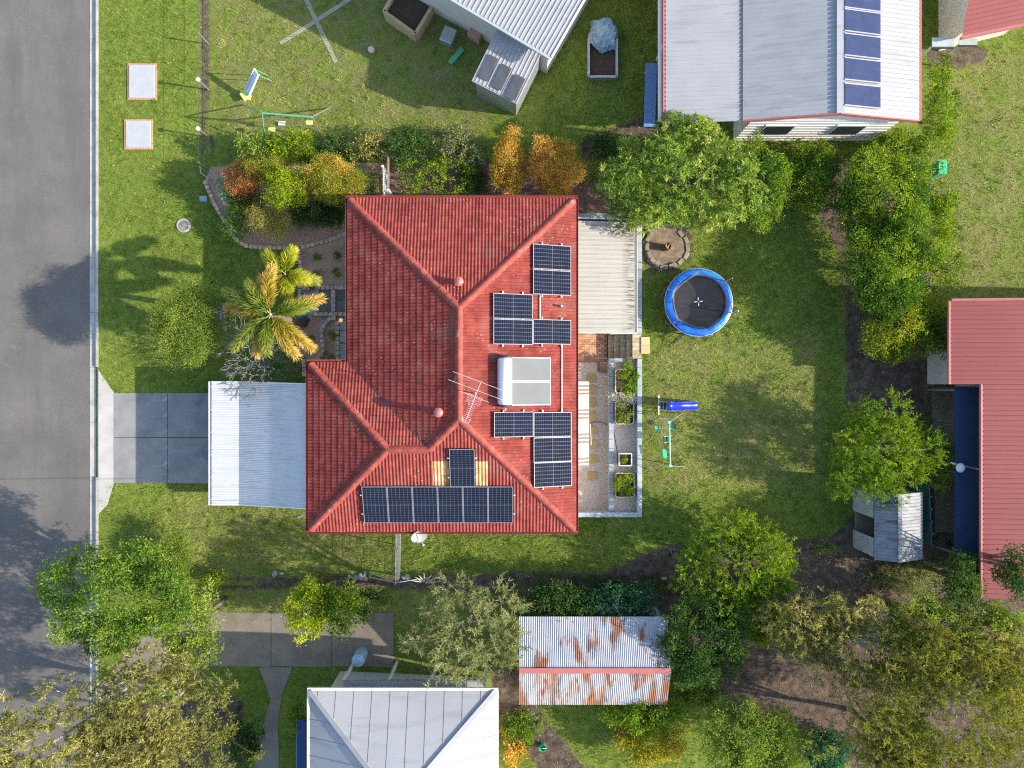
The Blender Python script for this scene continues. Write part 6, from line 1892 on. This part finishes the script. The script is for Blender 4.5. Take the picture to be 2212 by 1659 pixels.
plant('citrus_tree', 'dark green citrus tree beside the mango', 'tree', (1640, 398), 3.4, 52, 88, 1.4, 'citrus', (.10, .055), 3.0, nl=10, trunk=.08, fruit=8, group='citrus trees along the back')
plant('citrus_tree', 'citrus tree with fruit, between the mango and corner trees', 'tree', (1748, 385), 2.9, 58, 62, 1.2, 'citrus', (.10, .055), 2.8, nl=10, trunk=.08, fruit=24, group='citrus trees along the back')
plant('citrus_tree', 'fruiting citrus tree in the top back corner', 'tree', (1908, 430), 3.7, 92, 92, 1.6, 'citrus', (.10, .055), 3.0, nl=14, trunk=.1, fruit=60, group='citrus trees along the back')
plant('citrus_tree', 'glossy citrus tree in the middle of the right border', 'tree', (1918, 575), 3.8, 96, 95, 1.6, 'citrus', (.10, .055), 3.0, nl=14, trunk=.1, fruit=26, group='citrus trees along the back')
plant('citrus_tree', 'yellowing citrus tree at the lower end of the right border', 'tree', (1938, 700), 3.4, 78, 74, 1.4, 'citrus_y', (.10, .055), 3.0, nl=12, trunk=.1, fruit=4, group='citrus trees along the back')
plant('leafy_tree', 'spreading green tree above the old tin shed', 'tree', (1900, 982), 3.7, 96, 98, 1.5, 'bright', (.14, .035), 2.4, 'spray', nl=15, per=12, trunk=.12, bark=m_pale_bark, spread=.7, size=(.26, .42))
plant('leafy_tree', 'dense yellow-green tree at the bottom of the back lawn', 'tree', (1597, 1218), 3.5, 108, 96, 1.5, 'bright', (.15, .045), 2.5, 'spray', nl=16, per=12, trunk=.12, spread=.7, size=(.28, .42), seed=5)
plant('feathery_shrub', 'feathery olive shrub below the old tin shed', 'shrub', (1965, 1240), 1.9, 58, 36, .9, 'grey', (.13, .018), 2.2, 'spray', nl=9, per=14, trunk=.05)
plant('feathery_shrub', 'small feathery shrub left of the larger one below the tin shed', 'shrub', (1892, 1240), 1.6, 28, 22, .6, 'grey', (.13, .018), 2.0, 'spray', nl=6, per=14, trunk=.04)
plant('shrub', 'low dark shrub on the shaded soil left of the tin shed', 'shrub', (1785, 1185), 1.0+1.4, 26, 16, .4, 'green', (.10, .04), 1.4, nl=6, trunk=.03)
plant('shrub', 'bushy yellow-green shrub at the front corner of the lower lawn', 'shrub', R3(230, 1290), 1.2, 34, 58, .7, 'olive_light', (.08, .04), 2.6, nl=9, trunk=.04)
plant('shrub', 'low green shrub on the bottom border near the front', 'shrub', R3(650, 1500), .6, 34, 12, .35, 'bright', (.09, .05), 2.0, nl=7, trunk=.03)
plant('shrub', 'tiny bright seedling shrub beside the bottom border rocks', 'shrub', R3(1700, 1520), .5, 12, 8, .2, 'lime', (.09, .05), 1.8, nl=4, trunk=.02)
plant('ground_cover', 'dark trailing ground cover along the bottom boundary', 'plant', (1290, 1263), 1.9, 118, 14, .25, 'dark', (.07, .045), 1.8, nl=14, trunk=.02, spread=.9, size=(.2, .34), limbs=0)
plant('planter_shrub', 'vivid green leafy shrub growing in the raised bed nearest the steps', 'shrub', R7(755, 835), 2.2, 18, 32, .4, 'bright', (.14, .055), 2.8, 'rosette', nl=9, per=9, trunk=.03, ground=1.62)
plant('flowering_shrub', 'small pale flowering shrub at the corner of the steps', 'shrub', R7(750, 650), 2.0, 13, 17, .35, 'olive_light', (.10, .025), 2.0, 'rosette', nl=5, per=10, trunk=.02, ground=1.4)
plant('silver_cushion_plant', 'silver-white cushion plant between the two upper raised beds', 'plant', R7(705, 1000), 1.72, 22, 8, .2, 'silver', (.07, .045), 4.0, nl=8, per=8, trunk=.012, limbs=0, spread=.8, ground=1.4)
plant('herb_clump', 'sparse pale herbs in the second raised bed', 'plant', R7(715, 1170), 1.84, 15, 22, .16, 'olive_light', (.20, .022), 1.6, 'rosette', nl=8, per=9, trunk=.01, limbs=0, spread=.75, ground=1.62)
plant('leafy_seedling', 'leafy green plant in the small square planter box', 'plant', R8(715, 195), 1.9, 7, 9, .16, 'lime', (.10, .06), 1.6, 'rosette', nl=4, per=7, trunk=.012, limbs=0, ground=1.65)
plant('grass_clump', 'long green grass filling the raised bed farthest from the steps', 'plant', R8(720, 475), 1.84, 15, 24, .16, 'bright', (.26, .022), 2.2, 'rosette', nl=9, per=12, trunk=.01, limbs=0, spread=.75, ground=1.62)
for k, (q_, nm) in enumerate(((R1(1795, 1075), 'upper tuft nearer the palm'), (R1(2005, 1075), 'upper tuft nearer the house'), (R1(1800, 1270), 'lower tuft nearer the palm'), (R1(2010, 1250), 'lower tuft nearer the house'), (R2(1965, 545), 'lone tuft inside the teardrop edging'), (R2(1915, 790), 'bushier tuft at the foot of the teardrop edging'), (R2(1720, 580), 'tuft between the palm and the teardrop edging'))):
    p = G(*q_)
    plant('grass_tuft', f'small green grass {nm}, on the mulch', 'plant', q_, p.z + .1, 8 if k != 5 else 13, 8 if k != 5 else 11, .12, 'green', (.17, .014), 1.8, 'rosette', nl=3, per=14, trunk=.008, limbs=0, group='grass tufts on the front mulch')

# neighbours' trees and shrubs
NB = 'trees and shrubs around the lot'
def nplant(*a, **k):
    k.setdefault('group', NB); k.setdefault('leaf', (.15, .065)); return plant(*a, **k)
nplant('broad_tree', 'big green tree by the road below the driveway', 'tree', (255, 1290), 4.6, 150, 108, 1.7, 'green', lai=2.2, nl=15, trunk=.16, spread=.68, size=(.26, .42), lump=.25, seed=21)
nplant('leafy_tree', 'lighter green tree joined to the big roadside tree', 'tree', (415, 1345), 3.6, 66, 92, 1.3, 'olive_light', lai=2.2, nl=9, trunk=.1, seed=22)
nplant('gum_tree', 'sparse pale gum tree filling the lower left corner', 'tree', (120, 1600), 6.0, 190, 96, 1.6, 'gum', leaf=(.17, .05), lai=2.0, style='spray', per=12, nl=16, trunk=.12, bark=m_pale_bark, spread=.8, size=(.18, .32), limbs=8, seed=23)
nplant('gum_tree', 'sparse gum tree between the road and the lower garden', 'tree', (345, 1500), 5.4, 132, 84, 1.4, 'gum', leaf=(.17, .05), lai=1.9, style='spray', per=12, nl=14, trunk=.1, bark=m_pale_bark, spread=.74, size=(.26, .42), limbs=7, seed=24)
nplant('gum_tree', 'olive gum tree at the bottom edge left of the white hip roof', 'tree', (420, 1640), 4.6, 110, 70, 1.2, 'gum_y', leaf=(.15, .05), lai=1.5, nl=10, trunk=.12, spread=.75, size=(.22, .36), seed=25)
nplant('shrub', 'bright lime shrub above the lower driveway', 'shrub', (668, 1318), 2.2, 48, 56, 1.0, 'lime', lai=2.6, nl=9, seed=26)
nplant('shrub', 'mid green shrub right of the bright lime one', 'shrub', (738, 1312), 2.2, 46, 50, .9, 'bright', lai=2.4, nl=8, seed=27)
nplant('shrub', 'dark shrub right of the green one above the lower driveway', 'shrub', (800, 1300), 1.4, 34, 30, .6, 'dark', lai=2.0, nl=6, seed=28)
nplant('feathery_tree', 'feathery olive tree above the white hip roof', 'tree', (1012, 1358), 4.6, 104, 104, 1.6, 'grey', leaf=(.18, .028), lai=2.0, style='spray', per=14, nl=14, trunk=.14, spread=.72, size=(.22, .36), lump=.3, seed=29)
nplant('shrub', 'dark green shrub left above the rusty shed', 'shrub', (1205, 1300), 2.9, 82, 38, .8, 'dark', nl=9, seed=30)
nplant('shrub', 'deep green shrub right above the rusty shed', 'shrub', (1345, 1300), 3.0, 70, 42, .8, 'teal', nl=9, seed=31)
nplant('leafy_tree', 'dark green tree against the end of the rusty shed', 'tree', (1518, 1385), 3.8, 82, 96, 1.4, 'dark', nl=11, trunk=.1, seed=32)
nplant('leafy_tree', 'small yellow-green tree below the back lawn boundary', 'tree', (1620, 1330), 3.0, 74, 52, .9, 'bright', nl=9, seed=33)
nplant('golden_shrub', 'golden yellow shrub below the rusty shed', 'shrub', (1400, 1600), 2.6, 62, 58, .9, 'yellow', nl=9, seed=34)
nplant('leafy_tree', 'green tree between the golden shrub and rusty shed', 'tree', (1385, 1535), 3.2, 74, 44, 1.0, 'bright', nl=9, seed=35)
nplant('leafy_tree', 'green tree at the bottom edge right of the golden shrub', 'tree', (1622, 1600), 4.2, 96, 88, 1.4, 'olive_light', nl=11, trunk=.12, seed=36)
nplant('shrub', 'deep teal shrub alone at the bottom edge', 'shrub', (1792, 1620), 2.6, 44, 52, .9, 'teal', nl=7, seed=37)
nplant('gum_tree', 'grey-green gum tree over the bare earth', 'tree', (1880, 1405), 4.8, 150, 88, 1.4, 'gum', leaf=(.17, .05), lai=2.2, style='spray', per=12, nl=15, trunk=.16, spread=.8, size=(.2, .34), limbs=8, bark=m_pale_bark, seed=38)
nplant('gum_tree', 'wide yellow-olive gum tree in the lower right corner', 'tree', (2060, 1545), 6.0, 165, 140, 1.8, 'gum_y', leaf=(.17, .045), lai=2.5, style='spray', per=12, nl=18, trunk=.2, spread=.75, size=(.2, .34), bark=m_pale_bark, seed=39)
nplant('leafy_tree', 'light green tree under the corner of the red roof', 'tree', (2130, 1365), 4.4, 88, 66, 1.2, 'olive_light', lai=2.0, nl=9, trunk=.1, seed=40)
nplant('leafy_tree', 'dark tree overhanging the red roof at the right edge', 'tree', (2200, 1235), 6.2, 42, 52, 1.0, 'dark', nl=8, trunk=.1, seed=41)
nplant('leafy_tree', 'dark round tree below the navy awning', 'tree', (2072, 1255), 4.2, 44, 66, 1.2, 'dark', nl=8, trunk=.1, seed=42)
nplant('hedge_shrub', 'yellow-green hedge bush at the lower part of the top garden bed', 'shrub', (560, 325), 1.4, 44, 26, .7, 'olive_light', nl=7, seed=43)
nplant('hedge_shrub', 'golden-green hedge bush behind the green swing frame', 'shrub', (640, 322), 1.6, 48, 30, .7, 'lime', nl=7, seed=44)
nplant('hedge_shrub', 'dark hedge bush right of the golden-green one', 'shrub', (722, 325), 1.6, 42, 28, .7, 'dark', nl=7, seed=45)
nplant('hedge_shrub', 'brownish green hedge bush above the lattice gate', 'shrub', (805, 318), 1.7, 46, 32, .8, 'gum', nl=7, seed=46)
nplant('hedge_shrub', 'dark green hedge bush above the sprawling shrub', 'shrub', (890, 315), 1.9, 44, 34, .8, 'dark', nl=7, seed=47)
nplant('hedge_shrub', 'grey-olive hedge bush left of the orange shrubs', 'shrub', (985, 318), 1.9, 48, 36, .8, 'grey', nl=7, seed=48)
nplant('hedge_shrub', 'dark tangled bush between the orange shrub and blue bench', 'shrub', (1318, 312), 2.0, 44, 28, .7, 'dark', nl=7, seed=49)
nplant('hedge', 'clipped narrow hedge beside the tall white roof', 'hedge', (2030, 240), 3.2, 24, 98, .8, 'bright', nl=14, spread=.85, size=(.3, .45), seed=50)
nplant('shrub', 'green shrub at the foot of the white gable wall', 'shrub', (1935, 318), 2.8, 62, 30, .7, 'bright', nl=8, seed=51)
nplant('shrub', 'small lime shrub below the white gable wall', 'shrub', (1760, 325), 2.6, 44, 22, .5, 'olive_light', nl=6, seed=52)
nplant('shrub', 'loose green shrub outside the right boundary near the top', 'shrub', (2030, 470), 3.0, 26, 62, .8, 'bright', nl=8, seed=53)
nplant('shrub', 'thin green shrub outside the right boundary at mid height', 'shrub', (2048, 580), 2.8, 36, 46, .7, 'olive_light', lai=1.6, nl=8, seed=54)
nplant('shrub', 'yellow-green shrub against the red roof corner', 'shrub', (2040, 700), 3.4, 34, 62, .9, 'citrus_y', nl=8, seed=55)
nplant('shrub', 'yellow-green shrub beside the navy awning', 'shrub', (2030, 990), 3.2, 24, 62, .8, 'citrus_y', nl=7, seed=56)
nplant('shrub', 'round green shrub beside the white hip roof corner', 'shrub', (652, 1550), 2.2, 26, 50, .8, 'olive_light', nl=7, seed=57)
nplant('shrub', 'small orange shrub right of the white hip roof', 'shrub', (1105, 1610), 1.6, 24, 36, .6, 'orange', nl=6, seed=58)
nplant('shrub', 'mid green shrub between the white hip roof and dirt track', 'shrub', (1125, 1570), 1.6, 40, 40, .6, 'green', nl=7, seed=59)
nplant('shrub', 'dark green ground shrub below the lawn path', 'shrub', (520, 1600), 1.2, 44, 50, .6, 'dark', nl=7, seed=60)
nplant('gum_tree', 'grey-green gum between the dense lot tree and the bare earth', 'tree', (1740, 1345), 4.4, 90, 62, 1.2, 'gum', leaf=(.17, .05), lai=1.8, style='spray', per=12, nl=10, trunk=.1, bark=m_pale_bark, seed=62)
nplant('leafy_tree', 'olive tree below the feathery shrubs at the right boundary', 'tree', (1985, 1345), 4.2, 84, 58, 1.1, 'olive_light', lai=2.0, nl=10, trunk=.1, seed=63)
nplant('gum_tree', 'yellow-olive gum tree above the wide corner gum', 'tree', (1990, 1425), 5.0, 96, 62, 1.2, 'gum_y', leaf=(.17, .05), lai=2.2, style='spray', per=12, nl=10, trunk=.1, bark=m_pale_bark, seed=65)
nplant('gum_tree', 'olive gum tree at the right edge below the red roof', 'tree', (2170, 1450), 5.0, 62, 84, 1.2, 'gum', leaf=(.17, .05), lai=2.2, style='spray', per=12, nl=10, trunk=.1, seed=66)
nplant('gum_tree', 'golden-olive gum tree at the bottom edge beside the deep teal shrub', 'tree', (1920, 1610), 5.0, 92, 76, 1.3, 'gum_y', leaf=(.17, .05), lai=2.2, style='spray', per=12, nl=10, trunk=.1, seed=67)
nplant('gum_tree', 'pale tan gum tree at the bottom edge near the road', 'tree', (270, 1610), 5.2, 120, 66, 1.2, 'gum', leaf=(.17, .05), lai=2.0, style='spray', per=12, nl=12, trunk=.1, bark=m_pale_bark, seed=68)
nplant('shrub', 'green bush in shade under the bare earth clearing', 'shrub', (1500, 1480), 2.6, 46, 40, .7, 'green', nl=7, seed=61)

# ------------------------------------------------------------------ palms
m_rachis = M('palm_stem', [(.30, .30, .12), (.42, .40, .20)], 6, .6)
palm_mats = {'g': leafmat('palm_green_frond', [(.055, .105, .012), (.16, .22, .020), (.42, .42, .08)]),
             'y': leafmat('palm_lime_frond', [(.11, .16, .006), (.30, .34, .012), (.55, .52, .05)]),
             'o': leafmat('palm_golden_frond', [(.11, .14, .012), (.38, .31, .025), (.72, .48, .16)])}
def palm(base_d, top_d, ztop, fronds, label, rad=.13):
    g = G(*base_d)
    crown = A(*top_d, ztop)
    g = Vector((crown.x, crown.y, float(ramp(crown.x))))
    t = thing('palm_tree', g, label, 'palm', 'palms in the front garden')
    n = 10
    MB().tube([g.lerp(crown, k / n) for k in range(n + 1)], [rad * (1.25 - .35 * k / n) * (1 + .04 * (k % 2)) for k in range(n + 1)], 12).build('trunk', m_bark, t, smooth=True)
    MB().tube([crown - Vector((0, 0, .55)), crown - Vector((0, 0, .2)), crown + Vector((0, 0, .12))], [rad * .85, rad * .95, rad * .3], 12).build('crownshaft', m_rachis, t, smooth=True)
    r = np.random.default_rng(len(fronds) * 7)
    for (tip_d, colr, lift, dz) in fronds:
        tip = A(*tip_d, ztop + dz)
        d_ = tip - crown; L = d_.length
        mid = crown.lerp(tip, .5) + Vector((0, 0, lift))
        P_ = []
        m_ = 46
        for i in range(m_ + 1):
            s = i / m_
            P_.append((1 - s) ** 2 * crown + 2 * s * (1 - s) * mid + s * s * tip)
        rach = MB().tube(P_[::3], [.022 * (1 - .8 * k / (len(P_[::3]) - 1)) for k in range(len(P_[::3]))], 6).build('frond', m_rachis, t, smooth=True)
        PA = np.array([list(p) for p in P_]); T = unit(np.gradient(PA, axis=0))
        per = 17
        sel = np.repeat(np.arange(5, m_ + 1), per); k = len(sel)
        C = PA[sel] + T[sel] * (r.uniform(-.5, .5, k) * L / m_)[:, None]
        e1 = unit(np.cross(T[sel], np.array([[0, 0, 1.0]]))); e2 = np.cross(e1, T[sel])
        an = r.uniform(0, 2 * math.pi, k)
        rad_dir = e1 * (np.cos(an) * 1.0)[:, None] + e2 * (np.sin(an) * .75)[:, None]
        D = unit(T[sel] * r.uniform(.55, .95, k)[:, None] + rad_dir)
        s = sel / m_
        Ls = .46 * (np.clip(s * 4, .35, 1) * np.clip(1.25 - .6 * s, .5, 1)) * r.uniform(.8, 1.15, k)
        V, F = leaf_quads(C, D, Ls, np.full(k, .034), r, upbias=.9, fold=.15, droop=.16)
        ti = np.clip(.08 + .55 * s + .14 * (np.sin(an) > .2) + .12 * r.normal(size=k), .02, .98)
        ti4 = np.repeat(ti, 4); ti4[2::4] = np.clip(ti4[2::4] + .3, 0, .98)
        put('leaflets', np_mesh('leaflets', V - np.array(ORG[rach.name]), F, ti4, palm_mats[colr]), rach)['kind'] = 'stuff'
palm(U8(880, 960), U8(880, 955), 5.0, [
    (U8(300, 660), 'g', .55, -.55), (U8(590, 560), 'g', .6, -.1), (U8(890, 345), 'o', .6, -.1), (U8(770, 480), 'o', .3, -.6),
    (U8(1430, 830), 'g', .5, -.3), (U8(1545, 745), 'o', .4, -.6), (U8(1420, 1400), 'o', .5, -.5), (U8(1210, 1500), 'o', .5, -.5),
    (U8(820, 1455), 'g', .5, -.3), (U8(395, 1390), 'g', .5, -.5), (U8(690, 1470), 'o', .3, -.9), (U8(330, 860), 'o', .2, -.9)],
    'larger palm with green and golden bushy fronds in front of the house')
palm(U8(1080, 430), U8(1075, 430), 4.4, [
    (U8(820, 165), 'y', .45, -.3), (U8(1165, 110), 'y', .45, -.2), (U8(1360, 500), 'y', .4, -.4), (U8(1480, 515), 'g', .3, -.9),
    (U8(1100, 690), 'y', .3, -.5), (U8(870, 560), 'o', .3, -.6)],
    'smaller lime-green palm above the larger one', .09)

# ------------------------------------------------------------------ bare frangipani by the carport
m_frang = M('shade_dark_frangipani_bark', [(.10, .105, .105), (.16, .165, .16), (.22, .22, .21)], 9, .85, .3, 40)  # bark colour darkened to stand in for shade on the tree
def frangipani():
    r = random.Random(4)
    base = G(*R2(1330, 900))
    t = thing('frangipani_tree', base, 'leafless grey frangipani tree reaching over the carport roof', 'tree')
    mb = MB(); tips = []
    ctr = Vector((base.x, base.y, 0))
    def grow(p, d_, L, rad, lev):
        q = p + d_ * L
        m_ = p.lerp(q, .5) + Vector((r.uniform(-.03, .03), r.uniform(-.03, .03), .02))
        mb.tube([p, m_, q], [rad, rad * .9, rad * .8], 6)
        if lev == 0: tips.append(q); return
        n = 3 if (lev >= 4 or r.random() < .35) else 2
        base_a = r.uniform(0, 6.28)
        for k in range(n):
            a = base_a + 2 * math.pi * k / n + r.uniform(-.4, .4)
            e1 = d_.cross(Vector((.3, .1, 1))).normalized(); e2 = d_.cross(e1)
            nd_ = (d_ + (e1 * math.cos(a) + e2 * math.sin(a)) * r.uniform(.55, .85))
            out = Vector((q.x - ctr.x, q.y - ctr.y, 0))
            nd_ += out * .14 + Vector((0, 0, .04 if lev < 4 else .2))
            nd_.z = max(nd_.z, .05)
            grow(q, nd_.normalized(), L * r.uniform(.74, .92), rad * .7, lev - 1)
    grow(base - Vector((0, 0, .05)), Vector((.02, -.03, 1)).normalized(), .85, .08, 6)
    mb.build('branches', m_frang, t, smooth=True)
frangipani()

# agave spikes at the bottom border
p = G(*B5(830, 640))
ag = thing('spiky_agave', p, 'pale spiky agave at the bottom boundary beside the side fence', 'plant')
for k, q_ in enumerate(((685, 628), (735, 600), (770, 585), (815, 560), (885, 580), (915, 610), (950, 600), (985, 640), (850, 655))):
    e_ = A(*B5(*q_), p.z + .55); MB().tube([p + Vector((0, 0, .05)), p.lerp(e_, .5) + Vector((0, 0, .1)), e_], [.035, .03, .004], 5).build('leaf', M('pale_agave', [(.34, .36, .28), (.48, .48, .38)], 6, .6), ag)

# ------------------------------------------------------------------ grass blades on the lawns
def lawn_blades():
    r = np.random.default_rng(3)
    N_ = 620000
    x = r.uniform(-19.4, 24.5, N_); y = r.uniform(-18.4, 18.4, N_)
    ex = np.zeros(N_, bool)
    ex |= (x > -8.0) & (x < 5.8) & (y > -5.95) & (y < 7.7)
    ex |= (x > xG + .5) & (x < xE) & (y > yS + .5) & (y < yN)
    for pl in EXCL: ex |= in_poly(x, y, pl)
    core = (x > -17) & (x < 20) & (y > -9.6) & (y < 10.4)
    ex |= (~core) & (r.random(N_) > .55)
    d_ = blurmask(DIRT, x, y)
    ex |= r.random(N_) < np.clip(d_ * 1.25, 0, .985)
    x, y = x[~ex], y[~ex]; n = len(x)
    dr = blurmask(DRY_AND_SUNLIT, x, y)
    z = ramp(x)
    def cell(sz, sd):
        wx_ = x + .5 * sz * np.sin(y * 5.1 / sz * .3 + sd); wy_ = y + .5 * sz * np.sin(x * 4.3 / sz * .3 + sd * 2)
        return np.modf(np.abs(np.sin(np.floor(wx_ / sz) * 12.9898 + np.floor(wy_ / sz) * 78.233 + sd) * 43758.5453))[0]
    c1, c2, c3 = cell(.16, 1.0), cell(.34, 2.0), cell(.9, 3.0)
    L = r.uniform(.06, .13, n) * (.75 + .7 * c1); an = c2 * 6.28 + r.normal(0, .55, n)
    lean = r.uniform(.5, 1.4, n)
    w = .008 + .008 * r.random(n)
    bx, by = np.cos(an), np.sin(an)
    tip = np.stack([x + bx * L * np.sin(lean), y + by * L * np.sin(lean), z + L * np.cos(lean) + .004], 1)
    a = np.stack([x - by * w, y + bx * w, z - .003], 1); b = np.stack([x + by * w, y - bx * w, z - .003], 1)
    V = np.stack([a, b, tip], 1).reshape(-1, 3)
    pat = np.sin(x * .9 + 1.3 * np.sin(y * .7)) * np.sin(y * 1.1 + np.sin(x * .5)) 
    t = np.clip(.40 + .12 * pat + .10 * r.normal(size=n) + .30 * (c1 - .5) + .26 * (c2 - .5) + .16 * (c3 - .5) + .20 * dr, .02, .98)
    gm_ = leafmat('grass_blade', [(.06, .12, .012), (.14, .21, .028), (.265, .305, .06), (.46, .43, .16)], rough=.7, trans=.25, spec=.2)
    o = put('lawn_grass', np_mesh('lawn_grass', V, np.arange(n * 3).reshape(n, 3), np.repeat(t, 3), gm_))
    tag(o, 'short green lawn grass around the house and gardens', 'grass', kind='stuff')
EXCL = [gpoly(p_) for p_ in (
    [R1(575, 240), R1(640, 60), (1335, 350), (1340, 470), (752, 470), (752, 790), R2(1600, 880), R2(1600, 20), R1(1590, 985), R1(1300, 985), R1(1100, 975), R1(1010, 955), R1(950, 915), R1(880, 850), R1(800, 700), R1(740, 610), R1(650, 430)],
    [(205, 800), (246, 848), (700, 848), (700, 1044), (246, 1044), (205, 1110)],
    [(205, 1490), (330, 1350), (850, 1344), (850, 1440), (632, 1441), (605, 1700), (548, 1700), (585, 1510), (560, 1441), (350, 1442), (205, 1610)],
    [(1400, 480), (1490, 485), (1495, 560), (1440, 585), (1395, 570)],
    [R2(650, 190), R2(740, 205), R2(800, 250), R2(800, 510), R2(650, 540)],
    [(1440, -60), (1985, -60), (1985, 300), (1440, 300)], [(1000, -40), (1190, 125), (1290, -40)], [(1075, 60), (1172, 110), (1118, 225), (1020, 165)],
    [(2055, 650), (2300, 650), (2300, 1290), (2115, 1290), (2115, 1210), (2050, 1210)], [(668, 1480), (1072, 1480), (1072, 1700), (668, 1700)], [(1120, 1330), (1440, 1330), (1440, 1520), (1120, 1520)],
    [(279, 140), (337, 140), (337, 215), (279, 215)], [(272, 261), (328, 261), (328, 321), (272, 321)],
)]
lawn_blades()

# fallen leaves and twigs on the bare soil
def litter():
    r = np.random.default_rng(9); N_ = 26000
    x = r.uniform(-14, 24, N_); y = r.uniform(-18, 10.5, N_)
    keep = r.random(N_) < blurmask(DIRT, x, y) * .9
    x, y = x[keep], y[keep]; n = len(x)
    C = np.stack([x, y, ramp(x) + .012], 1); an = r.uniform(0, 6.28, n)
    D = np.stack([np.cos(an), np.sin(an), r.uniform(0, .25, n)], 1)
    V, F = leaf_quads(C, unit(D), r.uniform(.05, .13, n), r.uniform(.02, .045, n), r, upbias=2.0)
    o = put('leaf_litter', np_mesh('leaf_litter', V, F, np.repeat(r.random(n), 4), leafmat('fallen_leaf', [(.07, .05, .035), (.16, .11, .065), (.30, .22, .13)], trans=.05)))
    tag(o, 'scattered dry fallen leaves on the bare soil', 'leaf litter', kind='stuff')
litter()
def lawn_leaves():
    r = np.random.default_rng(19); N_ = 5200
    x = r.uniform(-19, 20, N_); y = r.uniform(-10, 18, N_)
    ex = (x > -8.6) & (x < 5.8) & (y > -6.3) & (y < 7.8)
    for pl in EXCL: ex |= in_poly(x, y, pl)
    x, y = x[~ex], y[~ex]; n = len(x)
    C = np.stack([x, y, ramp(x) + .05], 1); an = r.uniform(0, 6.28, n)
    D = unit(np.stack([np.cos(an), np.sin(an), r.uniform(-.2, .3, n)], 1))
    V, F = leaf_quads(C, D, r.uniform(.04, .11, n), r.uniform(.02, .05, n), r, upbias=2.0)
    o = put('fallen_leaves', np_mesh('fallen_leaves', V, F, np.repeat(r.random(n), 4), leafmat('lawn_fallen_leaf', [(.10, .07, .03), (.28, .20, .08), (.46, .38, .20)], trans=.1)))
    tag(o, 'stray dry leaves lying on the lawns', 'fallen leaves', kind='stuff')
    # taller weed clumps
    nc = 900
    cx = r.uniform(-19, 22, nc); cy = r.uniform(-10, 18, nc)
    ex = (cx > -8.6) & (cx < 6.0) & (cy > -6.4) & (cy < 7.9)
    for pl in EXCL: ex |= in_poly(cx, cy, pl)
    ex |= blurmask(DIRT, cx, cy) > .3
    cx, cy = cx[~ex], cy[~ex]; k = 14
    x = np.repeat(cx, k) + r.normal(0, .05, len(cx) * k); y = np.repeat(cy, k) + r.normal(0, .05, len(cx) * k); n = len(x)
    C = np.stack([x, y, ramp(x)], 1); an = r.uniform(0, 6.28, n)
    D = unit(np.stack([np.cos(an), np.sin(an), r.uniform(.4, 1.4, n)], 1))
    V, F = leaf_quads(C, D, r.uniform(.08, .2, n), r.uniform(.012, .03, n), r, upbias=1.0)
    t = np.clip(np.repeat(r.random(len(cx)), k) + r.normal(0, .1, n), .02, .98)
    o = put('lawn_weeds', np_mesh('lawn_weeds', V, F, np.repeat(t, 4), leafmat('weed_blade', [(.05, .13, .012), (.13, .22, .025), (.32, .33, .08)], trans=.25)))
    tag(o, 'small weed clumps scattered through the lawns', 'weeds', kind='stuff')
lawn_leaves()
